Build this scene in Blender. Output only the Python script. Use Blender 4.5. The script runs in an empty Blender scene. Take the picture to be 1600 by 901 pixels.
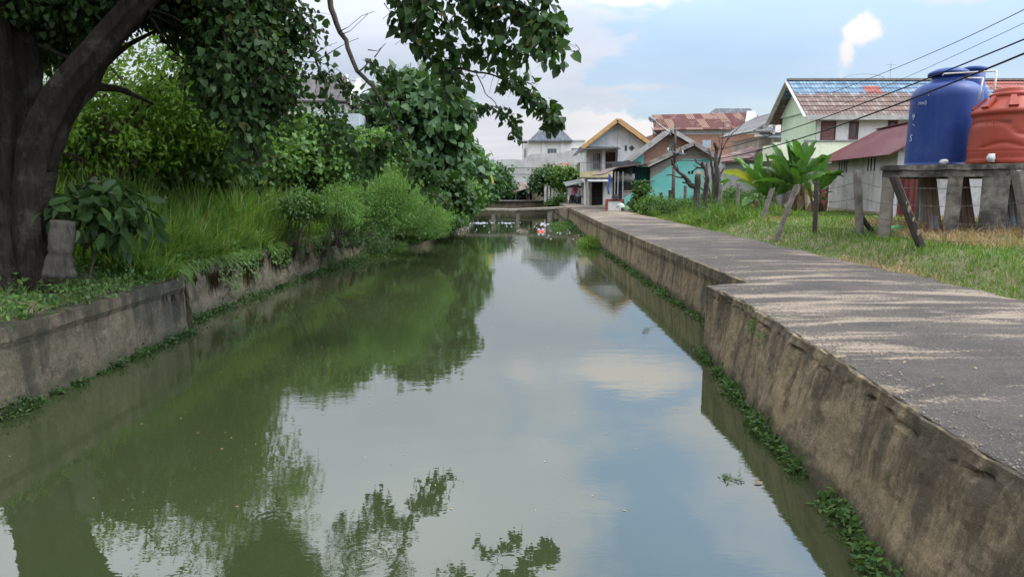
import bpy, math, random
import numpy as np
from mathutils import Vector, Matrix, noise as mnoise

# ------------------------------------------------------------------ camera, sky, sun, exposure
sc = bpy.context.scene
CAMZ, FPX, CX, CY, HOR = 3.0, 1067.0, 800.0, 450.5, 290.0
TH = math.atan((CY - HOR) / FPX)
cam_d = bpy.data.cameras.new('camera'); cam = bpy.data.objects.new('camera', cam_d)
sc.collection.objects.link(cam); sc.camera = cam
cam.location = (0, 0, CAMZ); cam.rotation_euler = (math.pi / 2 - TH, 0, 0)
cam_d.sensor_width = 36; cam_d.lens = 36 * FPX / 1600; cam_d.clip_start = 0.05; cam_d.clip_end = 6000

SUN_EL, SUN_AZ = math.radians(56), math.radians(104)       # azimuth clockwise from +Y
sd = Vector((math.sin(SUN_AZ) * math.cos(SUN_EL), math.cos(SUN_AZ) * math.cos(SUN_EL), math.sin(SUN_EL)))
sun_d = bpy.data.lights.new('sun', 'SUN'); sun = bpy.data.objects.new('sun', sun_d); sc.collection.objects.link(sun)
sun_d.energy = 1.9; sun_d.angle = math.radians(15); sun_d.color = (1, 0.95, 0.87)
sun.rotation_euler = sd.to_track_quat('Z', 'Y').to_euler()

sc.view_settings.view_transform = 'Standard'; sc.view_settings.look = 'None'
sc.view_settings.gamma = 1; sc.view_settings.exposure = 0.0; sc.view_settings.use_curve_mapping = False
sc.cycles.max_bounces = 6; sc.cycles.diffuse_bounces = 3; sc.cycles.glossy_bounces = 3
sc.cycles.transmission_bounces = 3; sc.cycles.transparent_max_bounces = 4
sc.cycles.caustics_reflective = False; sc.cycles.caustics_refractive = False
sc.cycles.use_denoising = True
sc.cycles.use_fast_gi = False

w = bpy.data.worlds.new('World'); sc.world = w; w.use_nodes = True
def world_sky():
    nt = w.node_tree; N = nt.nodes; L = nt.links; N.clear()
    out = N.new('ShaderNodeOutputWorld'); bg = N.new('ShaderNodeBackground'); L.new(bg.outputs[0], out.inputs[0])
    sky = N.new('ShaderNodeTexSky'); sky.sky_type = 'NISHITA'; sky.sun_disc = False
    sky.sun_elevation = SUN_EL; sky.sun_rotation = SUN_AZ; sky.air_density = 1.0; sky.dust_density = 2.2; sky.ozone_density = 1.4
    tc = N.new('ShaderNodeTexCoord')
    sep = N.new('ShaderNodeSeparateXYZ'); L.new(tc.outputs['Generated'], sep.inputs[0])
    def m(op, a, b=None, c=None, clamp=False):
        n = N.new('ShaderNodeMath'); n.operation = op; n.use_clamp = clamp
        for i, v in enumerate((a, b, c)):
            if v is None: continue
            if isinstance(v, (int, float)): n.inputs[i].default_value = v
            else: L.new(v, n.inputs[i])
        return n.outputs[0]
    X, Y, Z = sep.outputs
    Zc = m('MAXIMUM', Z, 0.0)
    # flat cloud layer: direction projected to a plane overhead
    den = m('ADD', Zc, 0.10)
    u = m('DIVIDE', X, den); v = m('DIVIDE', Y, den)
    cb = N.new('ShaderNodeCombineXYZ'); L.new(u, cb.inputs[0]); L.new(v, cb.inputs[1])
    def noise(vec, scale, det, rough, off=(0, 0, 0), dist=0.0):
        mp = N.new('ShaderNodeMapping'); mp.inputs['Location'].default_value = off; L.new(vec, mp.inputs[0])
        n = N.new('ShaderNodeTexNoise'); n.inputs['Scale'].default_value = scale; n.inputs['Detail'].default_value = det
        n.inputs['Roughness'].default_value = rough; n.inputs['Distortion'].default_value = dist; L.new(mp.outputs[0], n.inputs[0]); return n.outputs[0]
    def mr(v, a, b, c=0.0, d=1.0, interp='SMOOTHSTEP'):
        n = N.new('ShaderNodeMapRange'); n.interpolation_type = interp; n.inputs[1].default_value = a; n.inputs[2].default_value = b
        n.inputs[3].default_value = c; n.inputs[4].default_value = d; L.new(v, n.inputs[0]); return n.outputs[0]
    n1 = noise(cb.outputs[0], 0.62, 7, 0.55, SKY_OFF)
    # more cover towards the left (north-west), more open blue ahead right
    az = m('DIVIDE', X, m('MAXIMUM', m('ABSOLUTE', Y), 0.05))
    bias = mr(az, -0.15, 0.25, 0.20, -0.045)
    layer = mr(m('ADD', m('ADD', n1, bias), mr(Z, 0.2, 0.4, 0.0, 0.065)), 0.47, 0.57)
    # low hazy white band and cumulus heads along the horizon
    comb2 = N.new('ShaderNodeCombineXYZ'); L.new(az, comb2.inputs[0]); L.new(m('MULTIPLY', Z, 1.35), comb2.inputs[1])
    n2 = noise(comb2.outputs[0], 7.0, 7, 0.60, (1.3, 0.2, 0)); n3 = noise(comb2.outputs[0], 3.2, 2, 0.5, (4.3, 2.2, 0))
    top = m('ADD', m('MULTIPLY', m('SUBTRACT', n2, 0.5), 0.22), m('ADD', m('MULTIPLY', m('SUBTRACT', n3, 0.5), 0.20), 0.105))
    cum = mr(m('SUBTRACT', top, Z), 0.0, 0.022)
    def blob(ax, z, rx, rz, amp):
        dx = m('DIVIDE', m('SUBTRACT', az, ax), rx); dz = m('DIVIDE', m('SUBTRACT', Z, z), rz)
        r = m('SQRT', m('ADD', m('MULTIPLY', dx, dx), m('MULTIPLY', dz, dz)))
        r2 = m('ADD', r, m('MULTIPLY', m('SUBTRACT', n2, 0.5), amp))
        return mr(r2, 0.35, 1.15, 1.0, 0.0)
    b1 = blob(0.485, 0.187, 0.030, 0.022, 4.5)
    b2 = blob(0.470, 0.165, 0.018, 0.025, 4.5)
    b3 = blob(0.16, 0.262, 0.20, 0.035, 1.8)
    big = m('MAXIMUM', m('MAXIMUM', b1, b2), b3)
    mask = m('MAXIMUM', m('MULTIPLY', layer, 0.80), m('MAXIMUM', m('MULTIPLY', cum, 0.9), m('MULTIPLY', big, 0.9)))
    # thin veil everywhere, thicker near the horizon
    veil = mr(Zc, 0.0, 0.45, 0.50, 0.10, 'LINEAR')
    mask = m('MAXIMUM', mask, veil)
    front = mr(Y, -0.3, 0.1, 0.6, 1.0)
    # cloud colour: warm white heads, cooler grey bodies
    nb = noise(cb.outputs[0], 1.1, 5, 0.5, (7, 3, 1))
    ramp = N.new('ShaderNodeValToRGB'); L.new(nb, ramp.inputs[0])
    ramp.color_ramp.elements[0].position = 0.34; ramp.color_ramp.elements[0].color = (6.1, 6.5, 7.5, 1)
    ramp.color_ramp.elements[1].position = 0.66; ramp.color_ramp.elements[1].color = (8.2, 8.2, 8.8, 1)
    mixh = N.new('ShaderNodeMix'); mixh.data_type = 'RGBA'
    L.new(m('MAXIMUM', m('MULTIPLY', cum, mr(az, 0.0, 0.2, 0.25, 1.0)), big), mixh.inputs[0]); L.new(ramp.outputs[0], mixh.inputs[6]); mixh.inputs[7].default_value = (10.0, 9.4, 9.3, 1)
    skm = N.new('ShaderNodeMix'); skm.data_type = 'RGBA'; skm.blend_type = 'MULTIPLY'; skm.inputs[0].default_value = 1
    L.new(sky.outputs[0], skm.inputs[6]); skm.inputs[7].default_value = SKY_TINT
    mx = N.new('ShaderNodeMix'); mx.data_type = 'RGBA'; L.new(mask, mx.inputs[0]); L.new(skm.outputs[2], mx.inputs[6]); L.new(mixh.outputs[2], mx.inputs[7])
    # sky gain added high up and around the hidden sun to light the ground
    vd = N.new('ShaderNodeVectorMath'); vd.operation = 'DOT_PRODUCT'; L.new(tc.outputs['Generated'], vd.inputs[0]); vd.inputs[1].default_value = tuple(sd)
    gain = m('ADD', 1.0, m('ADD', m('MULTIPLY', mr(Z, 0.14, 0.50), 1.9), m('MULTIPLY', mr(vd.outputs['Value'], 0.45, 1.0), 2.0)))
    gm = N.new('ShaderNodeVectorMath'); gm.operation = 'SCALE'; L.new(mx.outputs[2], gm.inputs[0]); L.new(gain, gm.inputs['Scale'])
    warm = N.new('ShaderNodeMix'); warm.data_type = 'RGBA'; warm.blend_type = 'MULTIPLY'; L.new(mr(gain, 1.0, 2.2), warm.inputs[0]); L.new(gm.outputs[0], warm.inputs[6]); warm.inputs[7].default_value = (1.02, 0.99, 0.92, 1)
    L.new(warm.outputs[2], bg.inputs[0]); bg.inputs[1].default_value = 0.10
SKY_OFF = (2.1, 0.4, 0.0); SKY_TINT = (1.75, 2.0, 2.15, 1)
world_sky()

# ------------------------------------------------------------------ pixel rays (used to work out where things stand)
def ray(px, py):
    s = (CY - py) / FPX
    return Vector(((px - CX) / FPX, math.cos(TH) + s * math.sin(TH), -math.sin(TH) + s * math.cos(TH)))
def U(px, py, Y):
    d = ray(px, py); return Vector((0, 0, CAMZ)) + d * (Y / d.y)
def G(px, py, z):
    d = ray(px, py); return Vector((0, 0, CAMZ)) + d * ((z - CAMZ) / d.z)
def R4(px0, px1, py0, py1, Y):
    a = U(px0, max(py0, py1), Y); b = U(px1, min(py0, py1), Y); return a.x, b.x, a.z, b.z

# ------------------------------------------------------------------ object helpers
COL = sc.collection
MATS = {}
XF = {}
def thing(name, label, cat, loc=(0, 0, 0), rz=0.0, group=None):
    o = bpy.data.objects.new(name, None); COL.objects.link(o); o.empty_display_size = 0.3
    o.location = loc; o.rotation_euler = (0, 0, rz); o['label'] = label; o['category'] = cat
    if group: o['group'] = group
    XF[o.name] = (Matrix.Translation(Vector(loc)) @ Matrix.Rotation(rz, 4, 'Z')).inverted()
    return o
def tag(o, label, cat, group=None, kind=None):
    o['label'] = label; o['category'] = cat
    if group: o['group'] = group
    if kind: o['kind'] = kind
    return o
def link(name, me, mat, parent=None, smooth=False):
    if mat is not None: me.materials.append(mat)
    if smooth: me.polygons.foreach_set('use_smooth', [True] * len(me.polygons))
    o = bpy.data.objects.new(name, me); COL.objects.link(o)
    if parent is not None: o.parent = parent
    return o

class MB:
    def __init__(s, world=True): s.v = []; s.f = []; s.world = world
    def add(s, vs, fs):
        n = len(s.v); s.v += [tuple(v) for v in vs]; s.f += [tuple(i + n for i in f) for f in fs]; return s
    def box(s, x0, x1, y0, y1, z0, z1):
        return s.add([(x0,y0,z0),(x1,y0,z0),(x1,y1,z0),(x0,y1,z0),(x0,y0,z1),(x1,y0,z1),(x1,y1,z1),(x0,y1,z1)],
                     [(0,3,2,1),(4,5,6,7),(0,1,5,4),(1,2,6,5),(2,3,7,6),(3,0,4,7)])
    def plate(s, pts, t):
        P = [Vector(p) for p in pts]; n = (P[1]-P[0]).cross(P[2]-P[0]).normalized() * t
        k = len(P)
        return s.add(P + [p + n for p in P], [tuple(range(k))[::-1], tuple(range(k, 2*k))] + [(i, (i+1) % k, k+(i+1) % k, k+i) for i in range(k)])
    def bar(s, a, b, wd, h=None, up=(0, 0, 1)):
        a, b = Vector(a), Vector(b); h = h or wd; d = (b-a).normalized(); up = Vector(up)
        if abs(d.dot(up)) > 0.98: up = Vector((0, 1, 0))
        sd_ = d.cross(up).normalized() * wd/2; u = sd_.cross(d).normalized() * h/2
        q = [a-sd_-u, a+sd_-u, a+sd_+u, a-sd_+u, b-sd_-u, b+sd_-u, b+sd_+u, b-sd_+u]
        return s.add(q, [(0,3,2,1),(4,5,6,7),(0,1,5,4),(1,2,6,5),(2,3,7,6),(3,0,4,7)])
    def tube(s, pts, rad, n=8, rough=0.0, seed=0, cap=True, ridge=0):
        P = [Vector(p) for p in pts]
        if isinstance(rad, (int, float)): rad = [rad] * len(P)
        base = len(s.v); prev = None
        for i, p in enumerate(P):
            d = (P[min(i+1, len(P)-1)] - P[max(i-1, 0)]).normalized()
            if prev is None:
                a = d.orthogonal().normalized()
            else:
                a = (prev - d * prev.dot(d)).normalized()
            prev = a; b = d.cross(a)
            for k in range(n):
                an = 2*math.pi*k/n; r = rad[i]
                if rough: r *= 1 + rough * mnoise.noise(Vector((math.cos(an)*1.6+seed, math.sin(an)*1.6, i*0.18))) + (ridge * abs(math.sin(an*3.5+seed)) if ridge else 0)
                s.v.append(tuple(p + (a*math.cos(an) + b*math.sin(an)) * r))
        for i in range(len(P)-1):
            for k in range(n):
                s.f.append((base+i*n+k, base+i*n+(k+1) % n, base+(i+1)*n+(k+1) % n, base+(i+1)*n+k))
        if cap:
            s.f.append(tuple(base+k for k in range(n))[::-1]); s.f.append(tuple(base+(len(P)-1)*n+k for k in range(n)))
        return s
    def lathe(s, prof, c, n=40):
        base = len(s.v); c = Vector(c)
        for r, z in prof:
            for k in range(n):
                a = 2*math.pi*k/n; s.v.append((c.x+r*math.cos(a), c.y+r*math.sin(a), c.z+z))
        for i in range(len(prof)-1):
            for k in range(n):
                s.f.append((base+i*n+k, base+i*n+(k+1) % n, base+(i+1)*n+(k+1) % n, base+(i+1)*n+k))
        s.f.append(tuple(base+k for k in range(n))[::-1]); s.f.append(tuple(base+(len(prof)-1)*n+k for k in range(n)))
        return s
    def build(s, name, mat, parent=None, smooth=False):
        vs = s.v
        if parent is not None and s.world:
            M_ = XF.get(parent.name)
            if M_ is None:
                q = parent
                while q.parent is not None: q = q.parent
                M_ = XF.get(q.name, Matrix.Identity(4))
            vs = [tuple(M_ @ Vector(v)) for v in vs]
        me = bpy.data.meshes.new(name); me.from_pydata(vs, [], s.f); me.update()
        return link(name, me, mat, parent, smooth)

def copy_tree(o, parent=None):
    c = o.copy(); COL.objects.link(c)
    if parent is not None: c.parent = parent
    for ch in list(o.children): copy_tree(ch, c)
    return c

# ------------------------------------------------------------------ materials
def nodes(name):
    m = bpy.data.materials.new(name); m.use_nodes = True; nt = m.node_tree; nt.nodes.clear()
    out = nt.nodes.new('ShaderNodeOutputMaterial'); b = nt.nodes.new('ShaderNodeBsdfPrincipled'); nt.links.new(b.outputs[0], out.inputs[0])
    return m, nt, b, out
class NT:
    def __init__(s, nt):
        s.N = nt.nodes; s.L = nt.links; g = s.N.new('ShaderNodeNewGeometry'); s.pos = g.outputs['Position']
    def set(s, n, i, v):
        if v is None: return
        if isinstance(v, (int, float, tuple, list)): n.inputs[i].default_value = v
        else: s.L.new(v, n.inputs[i])
    def math(s, op, a, b=None, clamp=False):
        n = s.N.new('ShaderNodeMath'); n.operation = op; n.use_clamp = clamp; s.set(n, 0, a); s.set(n, 1, b); return n.outputs[0]
    def map(s, scale=(1, 1, 1), loc=(0, 0, 0), rot=(0, 0, 0), vec=None):
        n = s.N.new('ShaderNodeMapping'); n.inputs['Scale'].default_value = scale; n.inputs['Location'].default_value = loc; n.inputs['Rotation'].default_value = rot
        s.L.new(vec or s.pos, n.inputs[0]); return n.outputs[0]
    def noise(s, scale, det=5, rough=0.6, vec=None, dist=0.0):
        n = s.N.new('ShaderNodeTexNoise'); n.inputs['Scale'].default_value = scale; n.inputs['Detail'].default_value = det
        n.inputs['Roughness'].default_value = rough; n.inputs['Distortion'].default_value = dist; s.L.new(vec or s.pos, n.inputs[0]); return n.outputs[0]
    def range(s, v, a, b, c=0.0, d=1.0):
        n = s.N.new('ShaderNodeMapRange'); n.interpolation_type = 'SMOOTHSTEP'; s.set(n, 0, v)
        for i, q in zip((1, 2, 3, 4), (a, b, c, d)): n.inputs[i].default_value = q
        return n.outputs[0]
    def mix(s, f, a, b, mode='MIX'):
        n = s.N.new('ShaderNodeMix'); n.data_type = 'RGBA'; n.blend_type = mode; s.set(n, 0, f)
        for i, q in ((6, a), (7, b)):
            if isinstance(q, tuple): n.inputs[i].default_value = q if len(q) == 4 else (*q, 1)
            else: s.L.new(q, n.inputs[i])
        return n.outputs[2]
    def bump(s, h, strength, dist, b):
        n = s.N.new('ShaderNodeBump'); n.inputs['Strength'].default_value = strength; n.inputs['Distance'].default_value = dist
        s.L.new(h, n.inputs['Height']); s.L.new(n.outputs[0], b.inputs['Normal']); return n
    def sep(s, vec=None):
        n = s.N.new('ShaderNodeSeparateXYZ'); s.L.new(vec or s.pos, n.inputs[0]); return n.outputs
    def comb(s, x, y, z=0.0):
        n = s.N.new('ShaderNodeCombineXYZ'); s.set(n, 0, x); s.set(n, 1, y); s.set(n, 2, z); return n.outputs[0]

def M(name, c1, c2=None, scale=3.0, rough=0.8, bump=0.15, dirt=0.0, dirtc=(0.05, 0.045, 0.04), metal=0.0, streak=0.0, spec=0.3, bscale=30.0):
    """general surface: two tones in soft noise, optional dirt patches and rain streaks"""
    if name in MATS: return MATS[name]
    m, nt, b, out = nodes(name); t = NT(nt)
    c2 = c2 or tuple(x*0.75 for x in c1)
    col = t.mix(t.range(t.noise(scale, 6, 0.65), 0.35, 0.65), c1, c2)
    col = t.mix(t.range(t.noise(scale*9, 3, 0.6), 0.35, 0.75, 0.0, 0.35), col, tuple(x*0.6 for x in c1))
    if streak:
        sv = t.map((5.0, 5.0, 0.28)); n = t.math('ADD', t.math('MULTIPLY', t.noise(0.8, 6, 0.7, sv), .6), t.math('MULTIPLY', t.noise(0.7, 3, 0.6), .4))
        col = t.mix(t.range(n, 0.48, 0.68, 0.0, streak), col, dirtc)
    if dirt:
        col = t.mix(t.range(t.noise(scale*0.6, 7, 0.75, t.map(loc=(5, 9, 2))), 0.5, 0.66, 0.0, dirt), col, dirtc)
    nt.links.new(col, b.inputs['Base Color']); b.inputs['Roughness'].default_value = rough; b.inputs['Metallic'].default_value = metal
    b.inputs['Specular IOR Level'].default_value = spec
    if bump: t.bump(t.noise(bscale, 4, 0.7), bump, 0.02, b)
    MATS[name] = m; return m

def leaf_mat(name, cols, trans=0.3, rough=0.5, spec=0.22):
    if name in MATS: return MATS[name]
    m, nt, b, out = nodes(name); t = NT(nt)
    at = t.N.new('ShaderNodeAttribute'); at.attribute_name = 'rnd'
    r = t.N.new('ShaderNodeValToRGB'); t.L.new(at.outputs['Fac'], r.inputs[0])
    e = r.color_ramp.elements; e[0].position = 0; e[0].color = (*cols[0], 1); e[1].position = 1; e[1].color = (*cols[-1], 1)
    for i, c in enumerate(cols[1:-1]):
        k = e.new((i+1)/(len(cols)-1)*0.93 if i < len(cols)-3 or len(cols) < 4 else 0.965); k.color = (*c, 1)
    col = t.mix(t.range(t.noise(0.7, 3, 0.6), 0.3, 0.7, 0, 0.5), r.outputs[0], tuple(x*0.55 for x in cols[0]))
    t.L.new(col, b.inputs['Base Color']); b.inputs['Roughness'].default_value = rough; b.inputs['Specular IOR Level'].default_value = spec
    tr = t.N.new('ShaderNodeBsdfTranslucent'); tc = t.mix(1.0, col, (1.6, 1.7, 0.6, 1), 'MULTIPLY'); t.L.new(tc, tr.inputs[0])
    mx = t.N.new('ShaderNodeMixShader'); mx.inputs[0].default_value = trans
    t.L.new(b.outputs[0], mx.inputs[1]); t.L.new(tr.outputs[0], mx.inputs[2]); t.L.new(mx.outputs[0], out.inputs[0])
    MATS[name] = m; return m

def brick_mat(name='brick'):
    if name in MATS: return MATS[name]
    m, nt, b, out = nodes(name); t = NT(nt); x, y, z = t.sep()
    br = t.N.new('ShaderNodeTexBrick'); t.L.new(t.comb(t.math('ADD', x, y), z), br.inputs[0])
    br.inputs['Scale'].default_value = 1.0; br.inputs['Brick Width'].default_value = 0.36; br.inputs['Row Height'].default_value = 0.16
    br.inputs['Mortar Size'].default_value = 0.018; br.inputs['Color1'].default_value = (0.40, 0.15, 0.08, 1); br.inputs['Color2'].default_value = (0.27, 0.12, 0.075, 1)
    br.inputs['Mortar'].default_value = (0.30, 0.25, 0.21, 1); br.inputs['Bias'].default_value = -0.1
    col = t.mix(t.range(t.noise(1.4, 6, 0.7), 0.5, 0.68, 0, 0.7), br.outputs[0], (0.33, 0.27, 0.22, 1))
    col = t.mix(t.range(t.noise(9, 4, 0.7), 0.4, 0.7, 0, 0.5), col, (0.17, 0.08, 0.055, 1))
    t.L.new(col, b.inputs['Base Color']); b.inputs['Roughness'].default_value = 0.9; t.bump(br.outputs['Fac'], -0.4, 0.02, b)
    MATS[name] = m; return m

def corr_mat(name, c1, c2, axis=(1, 0), period=0.12, patch=(0.30, 0.29, 0.28), pamt=0.5, rough=0.6, panel=0.8, metal=0.0):
    """corrugated iron: ridges run across `axis`, sheets differ, rust in patches"""
    if name in MATS: return MATS[name]
    m, nt, b, out = nodes(name); t = NT(nt); x, y, z = t.sep()
    a = t.math('ADD', t.math('MULTIPLY', x, axis[0]), t.math('MULTIPLY', y, axis[1]))
    sh = t.N.new('ShaderNodeTexWhiteNoise'); sh.noise_dimensions = '2D'
    row = t.math('FLOOR', t.math('MULTIPLY', z, 0.9))
    t.L.new(t.comb(t.math('FLOOR', t.math('DIVIDE', a, panel)), row), sh.inputs[0])
    col = t.mix(sh.outputs[0], c1, c2)
    col = t.mix(t.range(t.math('ADD', t.math('MULTIPLY', t.noise(2.0, 6, 0.7, t.map((1, 1, 0.5))), 0.7), t.math('MULTIPLY', sh.outputs[0], 0.35)), 0.52, 0.64, 0, pamt), col, patch)
    col = t.mix(t.range(t.noise(14, 4, 0.7, t.map((1, 1, 0.2))), 0.45, 0.7, 0, 0.5), col, tuple(q*0.5 for q in c1))
    t.L.new(col, b.inputs['Base Color']); b.inputs['Roughness'].default_value = rough; b.inputs['Metallic'].default_value = metal; b.inputs['Specular IOR Level'].default_value = 0.12
    t.bump(t.math('SINE', t.math('MULTIPLY', a, 2*math.pi/period)), 0.7, 0.03, b)
    MATS[name] = m; return m

def tile_mat(name, c1, c2, c3, axis=(1, 0), col_w=0.3, row_h=0.22, rough=0.75, stripes=None):
    """roof tiles: courses follow height, columns follow axis, every tile its own tone"""
    if name in MATS: return MATS[name]
    m, nt, b, out = nodes(name); t = NT(nt); x, y, z = t.sep()
    a = t.math('DIVIDE', t.math('ADD', t.math('MULTIPLY', x, axis[0]), t.math('MULTIPLY', y, axis[1])), col_w); r = t.math('DIVIDE', z, row_h)
    wn = t.N.new('ShaderNodeTexWhiteNoise'); wn.noise_dimensions = '2D'; t.L.new(t.comb(t.math('FLOOR', a), t.math('FLOOR', r)), wn.inputs[0])
    col = t.mix(t.range(wn.outputs[0], 0.1, 0.6), c1, c2); col = t.mix(t.range(wn.outputs[0], 0.72, 0.9, 0, 0.8), col, c3)
    if stripes: col = stripes(t, x, z, wn.outputs[0], col)
    col = t.mix(t.range(t.noise(2.5, 6, 0.7), 0.48, 0.7, 0, 0.6), col, tuple(q*0.45 for q in c1))
    fr = t.math('FRACT', r); fa = t.math('FRACT', a)
    col = t.mix(t.range(fr, 0.0, 0.16, 0.75, 0.0), col, (0.03, 0.028, 0.026))
    t.L.new(col, b.inputs['Base Color']); b.inputs['Roughness'].default_value = rough; b.inputs['Specular IOR Level'].default_value = 0.25
    h = t.math('ADD', t.math('MULTIPLY', fr, -0.6), t.math('MULTIPLY', t.math('SINE', t.math('MULTIPLY', fa, 6.283)), 0.35))
    t.bump(h, 0.8, 0.05, b)
    MATS[name] = m; return m

# ------------------------------------------------------------------ leaf and blade meshes (numpy)
rng = np.random.default_rng(7)
HEART = np.array([(0,0,0),(0,.5,-.02),(0,1.08,-.16),(-.44,.08,.10),(-.38,.58,.03),(.44,.08,.10),(.38,.58,.03)])
OVAL = np.array([(0,0,0),(0,.5,-.02),(0,1.05,-.12),(-.16,.18,.05),(-.23,.58,.05),(.16,.18,.05),(.23,.58,.05)])
LANCE = np.array([(0,0,0),(0,.5,-.03),(0,1.0,-.22),(-.07,.15,.02),(-.09,.55,.02),(.07,.15,.02),(.09,.55,.02)])
LF = [(0,1,4,3),(1,2,4),(0,5,6,1),(1,6,2)]
def nrm(a): return a / np.maximum(np.linalg.norm(a, axis=1, keepdims=True), 1e-6)
def mesh_from(name, V, faces, nper, n, rnd, mat, parent=None, smooth=False):
    """n copies of a face pattern over nper vertices each, with attribute rnd per copy"""
    idx = np.concatenate([np.array(f) for f in faces]); tot = np.array([len(f) for f in faces])
    loops = (idx[None, :] + (np.arange(n)*nper)[:, None]).ravel().astype(np.int32)
    tots = np.tile(tot, n).astype(np.int32); starts = np.concatenate([[0], np.cumsum(tots)[:-1]]).astype(np.int32)
    if parent is not None:
        Mx = XF.get(parent.name)
        if Mx is not None:
            A = np.array(Mx); V = V @ A[:3, :3].T + A[:3, 3]
    me = bpy.data.meshes.new(name); me.vertices.add(len(V)); me.vertices.foreach_set('co', V.astype(np.float32).ravel())
    me.loops.add(len(loops)); me.loops.foreach_set('vertex_index', loops)
    me.polygons.add(len(tots)); me.polygons.foreach_set('loop_start', starts); me.polygons.foreach_set('loop_total', tots)
    at = me.attributes.new('rnd', 'FLOAT', 'POINT'); at.data.foreach_set('value', np.repeat(rnd, nper).astype(np.float32))
    me.update(calc_edges=True); me.validate()
    return link(name, me, mat, parent, smooth)
def leaves(name, P, D, Nn, S, mat, parent=None, shape=HEART):
    D = nrm(D); Nn = nrm(Nn - D * (Nn*D).sum(1, keepdims=True)); Sd = np.cross(D, Nn); n = len(P)
    V = P[:, None, :] + S[:, None, None] * (shape[None, :, 0:1]*Sd[:, None, :] + shape[None, :, 1:2]*D[:, None, :] + shape[None, :, 2:3]*Nn[:, None, :])
    return mesh_from(name, V.reshape(-1, 3), LF, 7, n, rng.random(n), mat, parent)
def crown_pts(ells, ncl, per, clump, droop, shell=(0.55, 1.0), lump=0.35, seed=1):
    """leaf positions in clumps spread through lumpy ellipsoids [(centre, (rx,ry,rz))]"""
    r_ = np.random.default_rng(seed)
    wts = np.array([(e[1][0]*e[1][1]*e[1][2])**(2/3) for e in ells]); wts /= wts.sum()
    which = r_.choice(len(ells), ncl, p=wts); d = nrm(r_.normal(size=(ncl, 3)))
    C = np.zeros((ncl, 3)); O = np.zeros((ncl, 3))
    rr = shell[0] + (shell[1]-shell[0]) * r_.random(ncl)**0.6
    for i in range(ncl):
        c, rad = ells[which[i]]; k = 1 + lump * mnoise.noise(Vector(d[i]*2.2 + np.array([seed*3.1 + which[i]*7, 0, 0])))*1.6
        C[i] = np.array(c) + d[i]*np.array(rad)*rr[i]*k; O[i] = d[i]
    n = ncl*per; Ci = np.repeat(C, per, 0); Oi = np.repeat(O, per, 0)
    P = Ci + r_.normal(size=(n, 3)) * clump * np.array([1, 1, 0.65])
    D = Oi*0.6 + r_.normal(size=(n, 3))*0.55 + np.array([0, 0, -droop]); Nn = Oi*0.45 + np.array([0, 0, 0.7]) + r_.normal(size=(n, 3))*0.7
    return P, D, Nn, C
def spray_pts(line, n, spread, droop=0.7, seed=1, t0=0.0):
    """leaves set along a drooping twig"""
    r_ = np.random.default_rng(seed); L_ = np.array([tuple(p) for p in line]); seg = np.linalg.norm(np.diff(L_, axis=0), axis=1); cs = np.concatenate([[0], np.cumsum(seg)])
    t = (t0 + (1-t0)*r_.random(n)) * cs[-1]
    P = np.stack([np.interp(t, cs, L_[:, k]) for k in range(3)], 1)
    off = nrm(r_.normal(size=(n, 3))); P = P + off*spread*(r_.random((n, 1))**0.7)
    D = off*0.7 + r_.normal(size=(n, 3))*0.3 + np.array([0, 0, -droop]); Nn = np.array([0, 0, 0.5]) + off*0.5 + r_.normal(size=(n, 3))*0.9
    return P, D, Nn
BLADE = [(0,1,3,2),(2,3,5,4),(4,5,6)]
def blades(name, P, H, lean, width, mat, parent=None, curl=0.45, seed=3, rnd=None):
    """grass blades: P base, H length, lean (n,2) horizontal lean, curving over"""
    r_ = np.random.default_rng(seed); n = len(P)
    lean3 = np.concatenate([lean, np.zeros((n, 1))], 1); az = r_.random(n)*2*np.pi
    Sd = np.stack([np.cos(az), np.sin(az), np.zeros(n)], 1) * width[:, None]/2
    up = np.array([0, 0, 1.0]); pts = []
    for k, (f, wk) in enumerate(((0, 1), (0.4, 0.9), (0.75, 0.6), (1.0, 0))):
        c = P + up*(H*(f - curl*f**2.4*np.minimum(1, np.linalg.norm(lean, axis=1)*1.6)))[:, None] + lean3*(H*f**1.7)[:, None]
        if k < 3: pts += [c - Sd*wk, c + Sd*wk]
        else: pts += [c]
    V = np.stack(pts, 1)
    return mesh_from(name, V.reshape(-1, 3), BLADE, 7, n, r_.random(n) if rnd is None else rnd, mat, parent)
def sm(t): t = np.clip(t, 0, 1); return t*t*(3-2*t)
def merge(*a): return [np.concatenate(x) for x in zip(*a)]
def limb(mb, a, b, r0, r1, bend=0.15, n=6, sag=0.0, seed=0, sides=7):
    a, b = Vector(a), Vector(b); rr = random.Random(seed); Ld = (b-a).length
    off = Vector((rr.uniform(-1, 1), rr.uniform(-1, 1), rr.uniform(-.3, 1))) * Ld*bend
    pts = []
    for i in range(n+1):
        t = i/n; p = a.lerp(b, t) + off*math.sin(math.pi*t) + Vector((0, 0, sag*Ld*math.sin(math.pi*t)))
        p += Vector((rr.uniform(-1, 1), rr.uniform(-1, 1), rr.uniform(-1, 1))) * Ld*0.018
        pts.append(p)
    mb.tube(pts, [r0 + (r1-r0)*(i/n) for i in range(n+1)], sides, rough=0.25, seed=seed)
    return pts

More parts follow.
